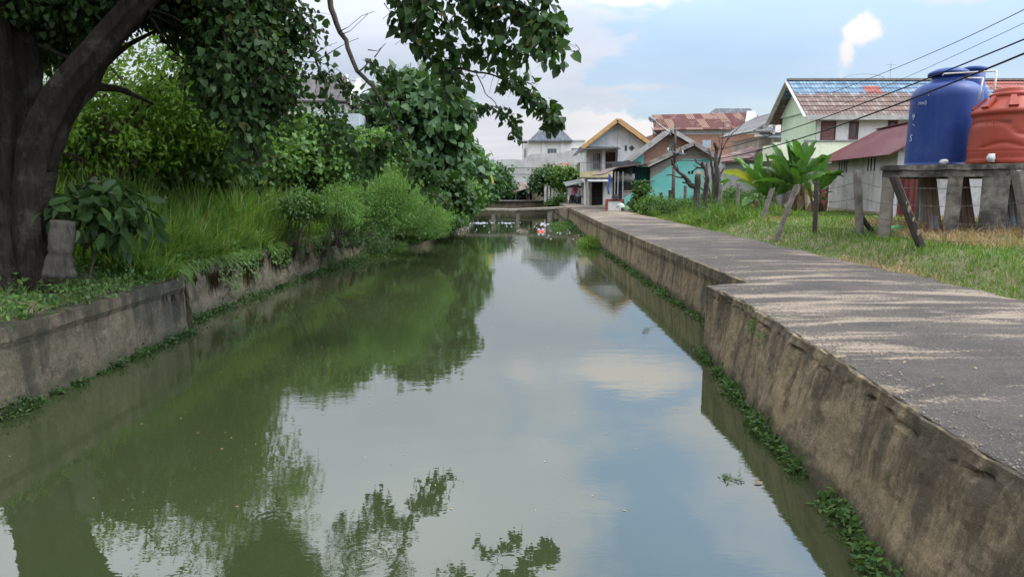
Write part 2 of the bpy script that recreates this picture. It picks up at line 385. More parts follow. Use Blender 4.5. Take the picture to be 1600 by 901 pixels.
# ================================================================== THE SETTING
def lerp_fn(pts):
    ys = [p[0] for p in pts]; xs = [p[1] for p in pts]
    return lambda y: float(np.interp(y, ys, xs))
_t = [G(px, py, 1.2) for px, py in ((1600,748),(1539,714),(1450,659),(1384,614),(1317,567),(1245,525),(1161,472),(1102,446))]
_b = [G(px, py, 0.0) for px, py in ((1378,889),(1328,811),(1272,756),(1200,678),(1150,611),(1098,549))]
YC = _t[-1].y                                   # where the near quay wall ends and the quay steps back
XRt = lerp_fn([(-60, 2.75), (0, 2.9)] + [(p.y, p.x) for p in _t] + [(YC+0.02, G(1148,432,1.2).x), (34, 4.42), (57, 4.75), (86, 5.1)])
XRb = lerp_fn([(-60, 2.6), (0, 2.75)] + [(p.y, p.x) for p in _b] + [(YC+0.02, G(1148,432,1.2).x-0.12), (34, 4.3), (57, 4.6), (86, 5.0)])
XL = lerp_fn([(-60,-6.8),(13.9,-6.75),(14.0,-7.45),(24,-6.9),(32,-6.3),(40,-5.8),(46,-5.0),(52,-4.2),(57,-3.7),(60,-4),(66,-7),(75,-9),(86,-11)])
def fade(y): return float(1 - sm((y-30)/14))
def gzR(x, y):
    return 1.16 + (0.42*float(sm((x-8.2)/1.3)) + 0.15*float(sm((x-9.8)/2)))*fade(y) + 0.05*float(sm((x-8.2)/1.0)) + 0.03*mnoise.noise(Vector((x*0.8, y*0.8, 0)))*(x > 8.6)
def gzL(x, y):
    e = XL(y) - x
    return 1.12 + 0.28*float(sm(e/2.2)) + 0.45*float(sm((e-2)/7)) + 0.08*mnoise.noise(Vector((x*0.6, y*0.6, 5)))*float(sm(e/2))

def make_ground():
    ys = [-2500,-400,-62,-60] + list(np.arange(-58, 86, 1.0)) + [85.98, 86.0, 90, 110, 160, 300, 800, 2500]
    eL = [2500, 400, 120, 50, 25, 14, 10, 7, 5, 3.5, 2.4, 1.5, 0.8, 0.3, 0.28]
    xR = [5.6, 7.6, 8.2, 8.5, 9.0, 9.6, 10.4, 11.5, 13, 16, 20, 30, 50, 120, 400, 2500]
    V = []; F = []; nc = None
    for y in ys:
        canal = -60 <= y < 86; row = []
        xl, xr = XL(y), XRt(y)
        for e in eL:
            z = gzL(xl-e, y)
            if e == 0.28: z = -1.6 if canal else 1.12
            elif e == 0.3: z = 1.08
            row.append((xl-e, y, z))
        row.append((xr+0.28, y, -1.6 if canal else 1.12)); row.append((xr+0.3, y, 1.1))
        for x in xR: row.append((x, y, 1.13 if x <= 8.2 else gzR(x, y)))
        nc = len(row); V += row
    for i in range(len(ys)-1):
        for k in range(nc-1):
            a = i*nc+k; F.append((a, a+1, a+nc+1, a+nc))
    m, nt, b, out = nodes('soil_and_grass'); t = NT(nt)
    g = t.mix(t.range(t.noise(0.9, 6, 0.7), 0.35, 0.65), (0.10, 0.12, 0.045), (0.17, 0.135, 0.075))
    g = t.mix(t.range(t.noise(7, 5, 0.7), 0.4, 0.7, 0, 0.6), g, (0.07, 0.055, 0.035))
    t.L.new(g, b.inputs['Base Color']); b.inputs['Roughness'].default_value = 0.95; t.bump(t.noise(9, 6, 0.8), 0.6, 0.08, b)
    mb = MB(); mb.add(V, F); o = mb.build('ground', m, None, True); o['kind'] = 'structure'
make_ground()

def make_water():
    m, nt, b, out = nodes('canal_water'); t = NT(nt)
    murk = t.mix(t.range(t.noise(0.16, 4, 0.55), 0.3, 0.7), (0.026, 0.036, 0.013), (0.032, 0.039, 0.017))
    t.L.new(murk, b.inputs['Base Color']); b.inputs['Roughness'].default_value = 0.0; b.inputs['IOR'].default_value = 2.0
    x, y, z = t.sep()
    n1 = t.noise(1.6, 4, 0.55, t.map((0.8, 1.6, 1))); n2 = t.noise(9, 3, 0.6, t.map((0.8, 1.8, 1)))
    calm = t.range(t.noise(0.22, 3, 0.5, t.map(loc=(3, 8, 0))), 0.42, 0.66)
    h = t.math('ADD', t.math('MULTIPLY', n1, 0.55), t.math('MULTIPLY', n2, t.math('MULTIPLY', calm, 0.22)))
    # rings where something touched the surface
    for (px, py, r) in ((450, 603, 0.5), (570, 868, 0.42), (425, 812, 0.3), (876, 806, 0.25), (600, 640, 0.2), (330, 700, 0.3)):
        p = G(px, py, 0)
        d = t.math('SQRT', t.math('ADD', t.math('POWER', t.math('SUBTRACT', x, p.x), 2.0), t.math('POWER', t.math('SUBTRACT', y, p.y), 2.0)))
        ring = t.math('MULTIPLY', t.math('SINE', t.math('MULTIPLY', d, 75.0)), t.range(d, r*0.1, r, 0.055, 0.0))
        h = t.math('ADD', h, ring)
    t.bump(h, 0.032, 0.12, b)
    mb = MB(); mb.add([(-40,-61,0),(12,-61,0),(12,86.3,0),(-40,86.3,0)], [(0,1,2,3)])
    o = mb.build('water', m); o['kind'] = 'structure'
make_water()

def wall_mat(name, base, base2, stain, top=1.2, amt=0.85, green=0.0):
    m, nt, b, out = nodes(name); t = NT(nt); x, y, z = t.sep()
    col = t.mix(t.range(t.noise(1.1, 6, 0.65), 0.35, 0.65), base, base2)
    col = t.mix(t.range(t.noise(16, 5, 0.75), 0.45, 0.72, 0, 0.5), col, tuple(q*1.5 for q in base))
    col = t.mix(t.range(t.noise(28, 6, 0.8), 0.5, 0.68, 0, 0.75), col, tuple(q*0.35 for q in base)); col = t.mix(t.range(t.noise(45, 4, 0.8, t.map(loc=(7, 7, 7))), 0.56, 0.7, 0, 0.6), col, tuple(min(.6, q*1.9) for q in base))
    # mould that ran down from the top edge and collects in blotches
    sv = t.noise(1.0, 6, 0.7, t.map((2.6, 2.6, 0.35)))
    run = t.math('ADD', t.math('MULTIPLY', z, 0.22/top), sv)
    col = t.mix(t.range(run, 0.56, 0.74, 0, amt), col, stain)
    col = t.mix(t.range(t.noise(2.2, 7, 0.75, t.map(loc=(9, 1, 4))), 0.52, 0.66, 0, amt*0.8), col, tuple(q*0.8 for q in stain))
    # waterline: algae band with a ragged upper edge
    alg = t.math('ADD', z, t.math('MULTIPLY', t.math('SUBTRACT', t.noise(3, 4, 0.7), 0.5), 0.5))
    col = t.mix(t.range(alg, 0.06, 0.28, 0.75, 0.0), col, (0.045, 0.05, 0.028))
    if green: col = t.mix(t.range(t.noise(1.7, 5, 0.7, t.map(loc=(2, 7, 3))), 0.5, 0.65, 0, green), col, (0.07, 0.085, 0.035))
    t.L.new(col, b.inputs['Base Color']); b.inputs['Roughness'].default_value = 0.93; b.inputs['Specular IOR Level'].default_value = 0.2
    hh = t.math('ADD', t.noise(9, 7, 0.75), t.math('MULTIPLY', t.noise(60, 3, 0.8), 0.35)); t.bump(hh, 1.0, 0.06, b)
    return m
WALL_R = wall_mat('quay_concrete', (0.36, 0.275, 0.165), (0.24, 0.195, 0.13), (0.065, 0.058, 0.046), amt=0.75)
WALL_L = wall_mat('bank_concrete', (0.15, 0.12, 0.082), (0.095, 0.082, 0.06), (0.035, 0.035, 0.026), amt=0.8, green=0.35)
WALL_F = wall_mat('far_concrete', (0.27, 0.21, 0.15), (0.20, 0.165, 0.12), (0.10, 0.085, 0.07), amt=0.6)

def quay(name, label, ft, fb, y0, y1, ztop, sgn, mat, step=0.09, rows=16, crack=0.0, cap=0.3, ragged=0.02, ledge=None, amp=0.025, seed=0):
    """a retaining wall between ft(y) at the top and fb(y) at the water; sgn +1: its face looks towards -x"""
    root = thing(name, label, 'wall', (ft((y0+y1)/2)+0.1*sgn, (y0+y1)/2, 0))
    zs = list(np.linspace(-0.4, ztop*0.84, rows)) + [ztop*0.87, ztop*0.885, ztop*0.90, ztop*0.925, ztop*0.96, ztop*0.99, ztop]
    ys = np.arange(y0, y1+1e-6, step); nz = len(zs); V = []; F = []
    for y in ys:
        for k, z in enumerate(zs):
            f = max(0, z)/ztop; x = fb(y)*(1-f) + ft(y)*f
            n = mnoise.fractal(Vector((0, y*1.3+seed, z*1.8)), 0.8, 2.0, 4)*amp + mnoise.noise(Vector((3, y*9, z*9)))*0.009
            if crack:
                cz = ztop*(0.885 + 0.06*mnoise.noise(Vector((y*0.9, seed, 0)))+0.03*mnoise.noise(Vector((y*5, seed, 0)))); hole = max(0.0, mnoise.noise(Vector((y*3.1, 7, 0)))+0.9*mnoise.noise(Vector((y*9.3, 4, z*8)))+0.10)
                n += crack*hole*math.exp(-((z-cz)/(ztop*0.018))**2)
                if z > ztop*0.93: n += crack*0.30*mnoise.noise(Vector((y*2.2, 1.5, 2)))
            if ledge and z > ledge: n -= 0.05
            zz = z
            if k == nz-1: zz = z + ragged*mnoise.noise(Vector((y*4, 2, 3))) ; n += ragged*0.8*mnoise.noise(Vector((y*5, 9, 3)))+0.012
            V.append((x + sgn*n, y, zz))
        V.append((ft(y)+sgn*cap, y, ztop-0.002)); V.append((ft(y)+sgn*cap, y, -0.4))
    nn = nz+2
    for i in range(len(ys)-1):
        for k in range(nn-1):
            q = (i*nn+k, i*nn+k+1, (i+1)*nn+k+1, (i+1)*nn+k); F.append(q if sgn < 0 else q[::-1])
    F.append(tuple(range(nn))); F.append(tuple((len(ys)-1)*nn+k for k in range(nn))[::-1])
    mb = MB(); mb.add(V, F); mb.build('wall_face', mat, root, False)
    return root
quay('quay_wall', 'long stained concrete quay wall nearest the viewer, under the road edge', XRt, XRb, -8, YC, 1.2, 1, WALL_R, 0.035, 26, crack=0.085, amp=0.03, ragged=0.03)
q2 = quay('quay_wall', 'set-back quay wall with a projecting cap, from the notch to the footbridge', lambda y: XRt(y), lambda y: XRb(y), YC+0.35, 57.5, 1.2, 1, WALL_R, 0.16, 10, amp=0.02, ledge=0.93, seed=4)
mb = MB(); x0 = XRt(YC-0.01); x1 = XRt(YC+0.1)
for i in range(12):
    a = x0+0.02+(x1+0.3-x0)*i/12; b_ = x0+0.02+(x1+0.3-x0)*(i+1)/12; yo = lambda x: 0.02*mnoise.noise(Vector((x*5, 0, 0)))
    mb.add([(a, YC-0.3, -.4), (b_, YC-0.3, -.4), (b_, YC+0.35*(b_-x0)/(x1-x0)+yo(b_), -.4), (a, YC+0.35*(a-x0)/(x1-x0)+yo(a), -.4), (a, YC-0.3, 1.192), (b_, YC-0.3, 1.192), (b_, YC+0.35*(b_-x0)/(x1-x0)+yo(b_), 1.192), (a, YC+0.35*(a-x0)/(x1-x0)+yo(a), 1.192)],
           [(0,3,2,1),(4,5,6,7),(0,1,5,4),(1,2,6,5),(2,3,7,6),(3,0,4,7)])
mb.build('return_face', WALL_R, q2)
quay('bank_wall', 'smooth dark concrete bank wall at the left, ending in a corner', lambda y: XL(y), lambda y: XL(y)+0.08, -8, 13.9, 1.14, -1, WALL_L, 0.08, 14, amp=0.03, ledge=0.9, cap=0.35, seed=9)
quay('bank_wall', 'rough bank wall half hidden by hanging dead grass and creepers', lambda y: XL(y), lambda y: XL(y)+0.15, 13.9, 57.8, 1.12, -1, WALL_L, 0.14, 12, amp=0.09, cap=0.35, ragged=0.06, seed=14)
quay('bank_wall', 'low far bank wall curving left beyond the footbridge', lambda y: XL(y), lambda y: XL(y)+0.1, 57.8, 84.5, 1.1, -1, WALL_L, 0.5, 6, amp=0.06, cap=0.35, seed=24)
quay('quay_wall', 'short quay wall beyond the footbridge below the shaded stall', lambda y: XRt(y), lambda y: XRb(y), 57.5, 84.5, 1.2, 1, WALL_F, 0.5, 6, amp=0.03, seed=31)
# far wall across the bend
r = thing('bend_wall', 'low brown concrete wall across the canal bend behind the footbridge', 'wall', (-3, 85.5, 0))
V = []; F = []; xs = np.arange(-13, 5.3, 0.3); zs = [-.3, 0, .3, .6, .9, 1.1]
for x in xs:
    y = 84.6 + 0.9*sm((x+2)/8)*0 + 0.02*(x+4)**2*0.3
    for z in zs: V.append((x, y + 0.05*mnoise.noise(Vector((x, z*2, 3))), z))
    V.append((x, y+0.5, 1.12)); V.append((x, y+0.5, -.3))
nn = len(zs)+2
for i in range(len(xs)-1):
    for k in range(nn-1): F.append((i*nn+k, (i+1)*nn+k, (i+1)*nn+k+1, i*nn+k+1))
mb = MB(); mb.add(V, F); mb.build('wall_face', WALL_F, r)
mb = MB(); [mb.bar((x-0.6, 84.5+0.006*(x+3.4)**2, 1.17), (x, 84.5+0.006*(x+4)**2, 1.17), 0.55, 0.12) for x in np.arange(-12.4, 5.2, 0.6)]; mb.build('coping', M('coping', (0.33,0.30,0.26), (0.25,0.22,0.19), 2), r)

# road
def make_road():
    m, nt, b, out = nodes('worn_asphalt'); t = NT(nt)
    asp = t.mix(t.range(t.noise(0.8, 6, 0.7), 0.35, 0.65), (0.074, 0.063, 0.052), (0.043, 0.038, 0.033))
    asp = t.mix(t.range(t.noise(48, 3, 0.8), 0.5, 0.66, 0, 0.55), asp, (0.18, 0.155, 0.125))
    asp = t.mix(t.range(t.noise(22, 4, 0.8, t.map(loc=(3, 3, 3))), 0.5, 0.7, 0, 0.5), asp, (0.04, 0.039, 0.038))
    # sand washed into long tongues across the road
    sv = t.map((0.22, 1.15, 1), rot=(0, 0, 0.16)); n = t.noise(1.7, 8, 0.66, sv, 0.3)
    big = t.noise(0.28, 3, 0.5, t.map((0.6, 1, 1), (2, 1, 0)))
    spk = t.noise(30, 4, 0.75)
    v = t.math('ADD', t.math('ADD', n, t.math('MULTIPLY', t.math('SUBTRACT', big, 0.5), 0.55)), t.math('MULTIPLY', t.math('SUBTRACT', spk, 0.5), 0.5))
    x, y, z = t.sep(); far = t.range(y, 14, 45, 0.0, 0.10)
    v = t.math('ADD', v, far)
    sand = t.mix(t.range(t.noise(12, 5, 0.7), 0.3, 0.7), (0.31, 0.245, 0.175), (0.22, 0.175, 0.13))
    col = t.mix(t.range(v, 0.545, 0.65, 0, 0.9), asp, sand)
    t.L.new(col, b.inputs['Base Color']); b.inputs['Roughness'].default_value = 0.9; b.inputs['Specular IOR Level'].default_value = 0.25
    t.bump(t.math('ADD', t.noise(30, 5, 0.8), t.math('MULTIPLY', n, 1.2)), 0.7, 0.03, b)
    V = []; F = []; ys = list(np.arange(-10, YC-0.25, 0.12)) + [YC-0.2, YC+0.1, YC+0.36] + list(np.arange(YC+0.5, 84.6, 0.25)); nx = 12
    for y in ys:
        if y < YC-0.21: xl = XRt(y)+0.035
        elif y < YC+0.3: xl = XRt(YC-0.01)+0.035 if y < YC else XRt(YC-0.01)+(XRt(YC+.1)-XRt(YC-.01))*0.30
        else: xl = XRt(y)+0.03
        xl += 0.03*mnoise.noise(Vector((y*2.5, 1, 0)))
        xr = 8.2 + 0.22*mnoise.noise(Vector((y*0.7, 5, 0))) + 0.08*mnoise.noise(Vector((y*3, 5, 0))) + 1.6*float(sm((y-52)/4))*(1-float(sm((y-57)/3)))
        if y > 60: xr -= 1.3*float(sm((y-60)/3))
        for k in range(nx+1):
            f = k/nx; V.append((xl+(xr-xl)*f, y, 1.204 + 0.035*math.sin(math.pi*f) + 0.012*mnoise.noise(Vector((xl+f*4, y*0.8, 0)))*(0 < k) - (0.02 if k == nx else 0)))
    for i in range(len(ys)-1):
        for k in range(nx):
            a = i*(nx+1)+k; F.append((a, a+1, a+nx+2, a+nx+1))
    mb = MB(); mb.add(V, F); o = mb.build('road', m, None, True); o['kind'] = 'structure'
make_road()

# footbridge
CONC = M('pale_concrete', (0.30, 0.27, 0.215), (0.21, 0.18, 0.14), 2.5, 0.9, 0.3, 0.6, (0.09, 0.08, 0.06), streak=0.5)
DARKC = M('mouldy_concrete', (0.24, 0.22, 0.185), (0.05, 0.047, 0.042), 2.2, 0.92, 0.6, 0.95, (0.03, 0.03, 0.028), streak=0.8)
BY = 57.0
r = thing('footbridge', 'low narrow concrete footbridge on three piers crossing the canal', 'bridge', (0.5, BY, 0))
mb = MB(); pts = [(-4.6, 1.02), (-2, 1.05), (0, 1.02), (2, 1.09), (3.6, 1.17), (5.0, 1.2)]
for (xa, za), (xb, zb) in zip(pts[:-1], pts[1:]): mb.bar((xa, BY, za), (xb, BY, zb), 1.3, 0.16)
mb.build('deck', CONC, r)
for px, ww in ((771, .30), (809, .30), (859, .42)):
    p = U(px, 335, BY); MB().box(p.x-ww/2, p.x+ww/2, BY-.45, BY+.45, -.5, 0.99).build('pier', CONC, r)
MB().box(-6.2, -4.4, BY-1.2, BY+1.4, -0.3, 1.0).build('abutment', CONC, r)

# ================================================================== BUILDINGS
GLASS = M('window_glass', (0.03, 0.035, 0.045), (0.05, 0.055, 0.06), 1.0, 0.12, 0.0, spec=0.6)
DARKIN = M('dark_opening', (0.012, 0.012, 0.013), (0.02, 0.02, 0.02), 2, 0.9, 0.0)
WOODB = M('brown_paint', (0.12, 0.045, 0.035), (0.085, 0.035, 0.03), 2, 0.6, 0.1)
WHITEP = M('white_plaster', (0.74, 0.72, 0.68), (0.64, 0.62, 0.58), 1.0, 0.85, 0.15, 0.25, (0.35, 0.33, 0.3), streak=0.25)
STEEL = M('grey_steel', (0.32, 0.33, 0.34), (0.22, 0.22, 0.23), 3, 0.5, 0.05, metal=0.3)
OLDWOOD = M('weathered_wood', (0.23, 0.205, 0.18), (0.13, 0.115, 0.10), 4, 0.9, 0.6, 0.4, (0.06, 0.05, 0.045))
DARKWOOD = M('dark_wood', (0.07, 0.058, 0.05), (0.04, 0.034, 0.03), 4, 0.85, 0.6, 0.3, (0.15, 0.12, 0.09))
FASCIA = M('pale_fascia', (0.45, 0.44, 0.42), (0.33, 0.32, 0.30), 2, 0.8, 0.1, 0.4, (0.12, 0.11, 0.1))

def win(parent, px0, px1, py0, py1, Y, frame, pane=GLASS, bars=0, cross=0, fw=0.07, name='window', label=None, proud=0.05):
    x0, x1, z0, z1 = R4(px0, px1, py0, py1, Y); mb = MB()
    mb.box(x0, x1, Y-proud, Y+0.02, z0, z0+fw); mb.box(x0, x1, Y-proud, Y+0.02, z1-fw, z1)
    mb.box(x0, x0+fw, Y-proud, Y+0.02, z0+fw, z1-fw); mb.box(x1-fw, x1, Y-proud, Y+0.02, z0+fw, z1-fw)
    for i in range(bars):
        x = x0+fw+(x1-x0-2*fw)*(i+1)/(bars+1); mb.box(x-.02, x+.02, Y-proud+.012, Y-0.012, z0+fw, z1-fw)
    for i in range(cross):
        z = z0+fw+(z1-z0-2*fw)*(i+1)/(cross+1); mb.box(x0+fw, x1-fw, Y-proud+.017, Y-0.012, z-.02, z+.02)
    o = mb.build(name, frame, parent)
    if label: o['label'] = label
    MB().box(x0+fw*0.6, x1-fw*0.6, Y-0.012, Y+0.03, z0+fw*0.6, z1-fw*0.6).build('pane' if name == 'window' else 'panel', pane, o)
    return o
def vents(parent, lst, Y, name='vent'):
    for px0, px1, py0, py1 in lst:
        x0, x1, z0, z1 = R4(px0, px1, py0, py1, Y); mb = MB()
        mb.box(x0, x1, Y-0.012, Y+0.02, z0, z1); mb.build(name, DARKIN, parent)

# ---- mint two-storey house on the right
def mint_house():
    Y0, Y1 = 40.0, 45.0; x0 = U(1276, 200, Y0).x; x1 = 34.0; gz = 1.45
    ze = U(1278, 172, Y0).z; zr = ze + 2.0
    r = thing('two_storey_house', 'two-storey house with mint gable wall and patchy blue and brown tiled roof', 'house', (x0, Y0, gz))
    MINT = M('mint_plaster', (0.64, 0.76, 0.56), (0.58, 0.71, 0.51), 0.8, 0.85, 0.1, 0.25, (0.33, 0.4, 0.3))
    CREAM = M('cream_plaster', (0.74, 0.76, 0.56), (0.68, 0.70, 0.50), 0.8, 0.85, 0.1, 0.3, (0.36, 0.34, 0.27), streak=0.3)
    OFFW = M('offwhite_plaster', (0.72, 0.69, 0.63), (0.64, 0.61, 0.56), 0.8, 0.85, 0.1, 0.3, (0.3, 0.29, 0.26), streak=0.25)
    MB().box(x0, x1, Y0, Y1, gz-0.5, ze).build('front_wall', OFFW, r)
    mb = MB(); mb.plate([(x0-0.03, Y0+.01, 4.9), (x0-0.03, Y0+.01, ze-.05), (x0-0.03, (Y0+Y1)/2, zr-0.22), (x0-0.03, Y1, ze-.05), (x0-0.03, Y1, 4.9)], 0.028); mb.build('gable_wall', MINT, r)
    mb = MB(); mb.plate([(x0, Y0+.02, ze), (x0, Y1, ze), (x0, (Y0+Y1)/2, zr-.2)], -0.2); mb.build('gable_infill', MINT, r)
    def stripes(t, x, z, wn, col):
        blue = t.mix(t.range(wn, 0.2, 0.9), (0.10, 0.175, 0.25), (0.18, 0.26, 0.34))
        up = t.range(t.math('ADD', z, t.math('MULTIPLY', wn, 0.1)), ze+1.12, ze+1.16)
        red = t.math('MULTIPLY', t.math('MULTIPLY', t.math('GREATER_THAN', x, 20.8), t.math('LESS_THAN', x, 21.8)), t.math('LESS_THAN', z, ze+1.6))
        red2 = t.math('GREATER_THAN', x, 28.3)
        blue = t.mix(t.math('MAXIMUM', red, red2), blue, (0.28, 0.09, 0.07))
        return t.mix(up, col, blue)
    RT = tile_mat('patched_roof_tiles', (0.17, 0.105, 0.08), (0.13, 0.095, 0.08), (0.24, 0.20, 0.17), (1, 0), 0.20, 0.235, stripes=stripes)
    ov = 0.85; sl = (zr-ze)/2.5; xo = x0-ov; n = 8
    def course(y0, z0, y1, z1, k, nn, back=False):
        mb = MB()
        for i in range(nn):
            a = i/nn; b_ = (i+1)/nn + 0.012
            ya, yb = y0+(y1-y0)*a, y0+(y1-y0)*b_; za, zb = z0+(z1-z0)*a+0.06, z0+(z1-z0)*b_+0.015
            p = [(xo, ya, za), (x1, ya, za), (x1, yb, zb), (xo, yb, zb)]
            mb.plate(p, -0.05 if not back else 0.05)
        return mb
    roof = course(Y0-0.5, ze-0.5*sl+.02, (Y0+Y1)/2, zr, 0, n).build('roof', RT, r)
    course(Y1+0.5, ze-0.5*sl+.02, (Y0+Y1)/2, zr, 0, n, True).build('roof', RT, r)
    mb = MB(); mb.bar((xo, (Y0+Y1)/2, zr+.05), (x1, (Y0+Y1)/2, zr+.05), .3, .12); mb.build('ridge_cap', M('ridge', (0.25,0.22,0.2)), roof)
    mb = MB(); mb.bar((xo, Y0-.53, ze-.5*sl-.06), (x1, Y0-.53, ze-.5*sl-.06), .06, .26); mb.build('fascia_board', FASCIA, r)
    mb = MB(); mb.bar((xo-.03, Y0-.55, ze-.5*sl-.05), (xo-.03, 42.5, zr-.08), .07, .26, up=(1,0,0)); mb.bar((xo-.03, Y1+.55, ze-.5*sl-.05), (xo-.03, 42.5, zr-.08), .07, .26, up=(1,0,0)); mb.build('barge_board', M('white_board', (0.6,0.58,0.55)), r)
    vents(r, [(1282.7,1288.6,181.8,186.5),(1300.6,1306.3,181.8,186.5),(1327.6,1333,181,186),(1336.8,1342.9,181,186),(1387,1392.7,180,185),(1398.3,1404,180,185)], Y0)
    PINK = M('brown_shutter', (0.22, 0.10, 0.09), (0.17, 0.075, 0.07), 2, 0.5, 0.05)
    win(r, 1281.5,1306.5,190,219,Y0,WOODB,PINK,0,5,name='shutter',fw=.07); win(r,1325.5,1342,190,218,Y0,WOODB,GLASS,0,0,name='door',fw=.12); win(r,1387,1402.7,188.5,201,Y0,WOODB,GLASS,0,0,fw=.12)
    # balcony
    yb = Y0-1.2; bx0 = U(1258, 235, yb).x; zt = U(1300, 221.5, yb).z; zb = U(1300, 247, yb).z
    MB().box(bx0, x1, yb, yb+.12, zb, zt).build('balcony_parapet', CREAM, r)
    mb = MB(); mb.box(bx0-.03, x1, yb-.05, yb+.17, zt, zt+.09); mb.box(bx0-.06, bx0+.14, yb-.06, yb+.14, zb, zt-.002); mb.build('balcony_coping', M('grey_cement', (0.27,0.27,0.27), (0.2,0.2,0.2), 2, 0.9, 0.2, .4), r)
    MB().box(bx0-.05, x1, yb-.08, Y0-.002, zb-.3, zb).build('balcony_slab', M('grey_cement', (0.3,0.3,0.3)), r)
    MB().box(bx0-1.4, bx0-.05, yb+.6, Y0+1.5, zb-.1, zt-.1).build('side_parapet', CREAM, r)
    YEL = M('yellow_green_paint', (0.55, 0.62, 0.22), (0.48, 0.55, 0.2), 1, 0.85, 0.1)
    x = U(1262, 270, Y0).x; MB().plate([(x, Y0-.9, gz), (x+.05, Y0-.9, zb-.3), (x0+.1, Y0-.01, zb-.3), (x0+.1, Y0-.01, gz)], .1).build('porch_wall', YEL, r)
    win(r,1279,1296,270,326,Y0,WOODB,M('red_door',(0.3,0.07,0.04),(0.2,0.06,0.04),1.5),0,0,name='door',fw=.1); vents(r, [(1279,1284,261,266)], Y0)
    x, _, z, _ = R4(1390.5, 1391, 111, 124, 42.5)
    mb = MB(); mb.tube([(x, 42.5, zr), (x, 42.5, zr+1.0)], .015, 5); mb.tube([(x-.3, 42.5, zr+.9), (x+.3, 42.5, zr+.9)], .01, 4); mb.build('aerial', STEEL, r)
    mb = MB(); mb.tube([(U(1310+40*math.cos(a)+40, 128-7*math.sin(a), 43).x, 43, zr-.1+.55*math.sin(a)) for a in np.linspace(0, math.pi, 12)], .015, 4); mb.build('arched_wire', STEEL, r)
mint_house()

# ---- grey shed with red iron roof
def shed():
    A = Vector((15.75, 34.2, 1.5)); B = Vector((14.55, 26.2, 1.5)); L_ = (A-B).length
    rz = math.atan2((A-B).x, (A-B).y) * -1
    # local frame: y runs from B (near) to A (far), x into the building
    r = thing('shed', 'long grey rendered shed with a plum-red corrugated iron roof', 'shed', tuple(B), rz)
    W = 5.0; H = 2.85; Hr = 4.2; L2 = L_
    GREY = M('grey_render', (0.56, 0.55, 0.53), (0.45, 0.44, 0.42), 0.7, 0.9, 0.25, 0.6, (0.20, 0.19, 0.17), streak=0.6)
    mb = MB(world=False); mb.box(0, W, 0, L2, -0.6, H); mb.plate([(0, 0.001, H), (W, 0.001, H), (W/2, 0.001, Hr)], .2); mb.plate([(0, L2-.2, H), (W, L2-.2, H), (W/2, L2-.2, Hr)], .19); mb.build('wall', GREY, r)
    mb = MB(world=False); mb.box(-.03, 0, 0, L2, -0.6, 0.45); mb.build('plinth', M('ochre_plinth', (0.38, 0.30, 0.2), (0.25, 0.22, 0.17), 1.5, .9, .3, .5), r)
    RED = corr_mat('plum_iron_roof', (0.13, 0.034, 0.033), (0.10, 0.03, 0.028), (0.12, 0.99), 0.11, (0.17, 0.08, 0.07), 0.5, 0.5, 0.9)
    s = (Hr-H)/(W/2)
    mb = MB(world=False); mb.plate([(-.55, -.6, H-.55*s+.05), (-.55, L2+1.2, H-.55*s+.05), (W/2, L2+1.2, Hr+.05), (W/2, -.6, Hr+.05)], -.04); rf = mb.build('roof', RED, r)
    mb = MB(world=False); mb.plate([(W+.5, -.6, H-.5*s+.05), (W+.5, L2+1.2, H-.5*s+.05), (W/2, L2+1.2, Hr+.05), (W/2, -.6, Hr+.05)], .04); mb.build('roof', RED, r)
    mb = MB(world=False); mb.bar((W/2, -.6, Hr+.09), (W/2, L2+1.2, Hr+.09), .35, .05); mb.build('ridge_cap', RED, rf)
    for g0, nn in ((L2-1.2, 4), (L2-5.0, 3)):
        for i in range(nn):
            y = g0 - i*0.36; MB(world=False).box(-.012, .02, y-.1, y, H-.75, H-.22).build('vent_slot', DARKIN, r)
    IR = corr_mat('red_iron_door', (0.14, 0.035, 0.03), (0.11, 0.03, 0.03), (1, 0), 0.2, (0.2, 0.08, 0.06), .3, .6, .6)
    MB(world=False).box(.12, 1.0, -.04, .02, -.1, 2.0).build('door', IR, r)
    MB(world=False).box(.1, 1.05, -.5, -.05, -.25, -.1).build('doorstep', M('ochre_plinth', (0.4, 0.3, 0.2)), r)
shed()

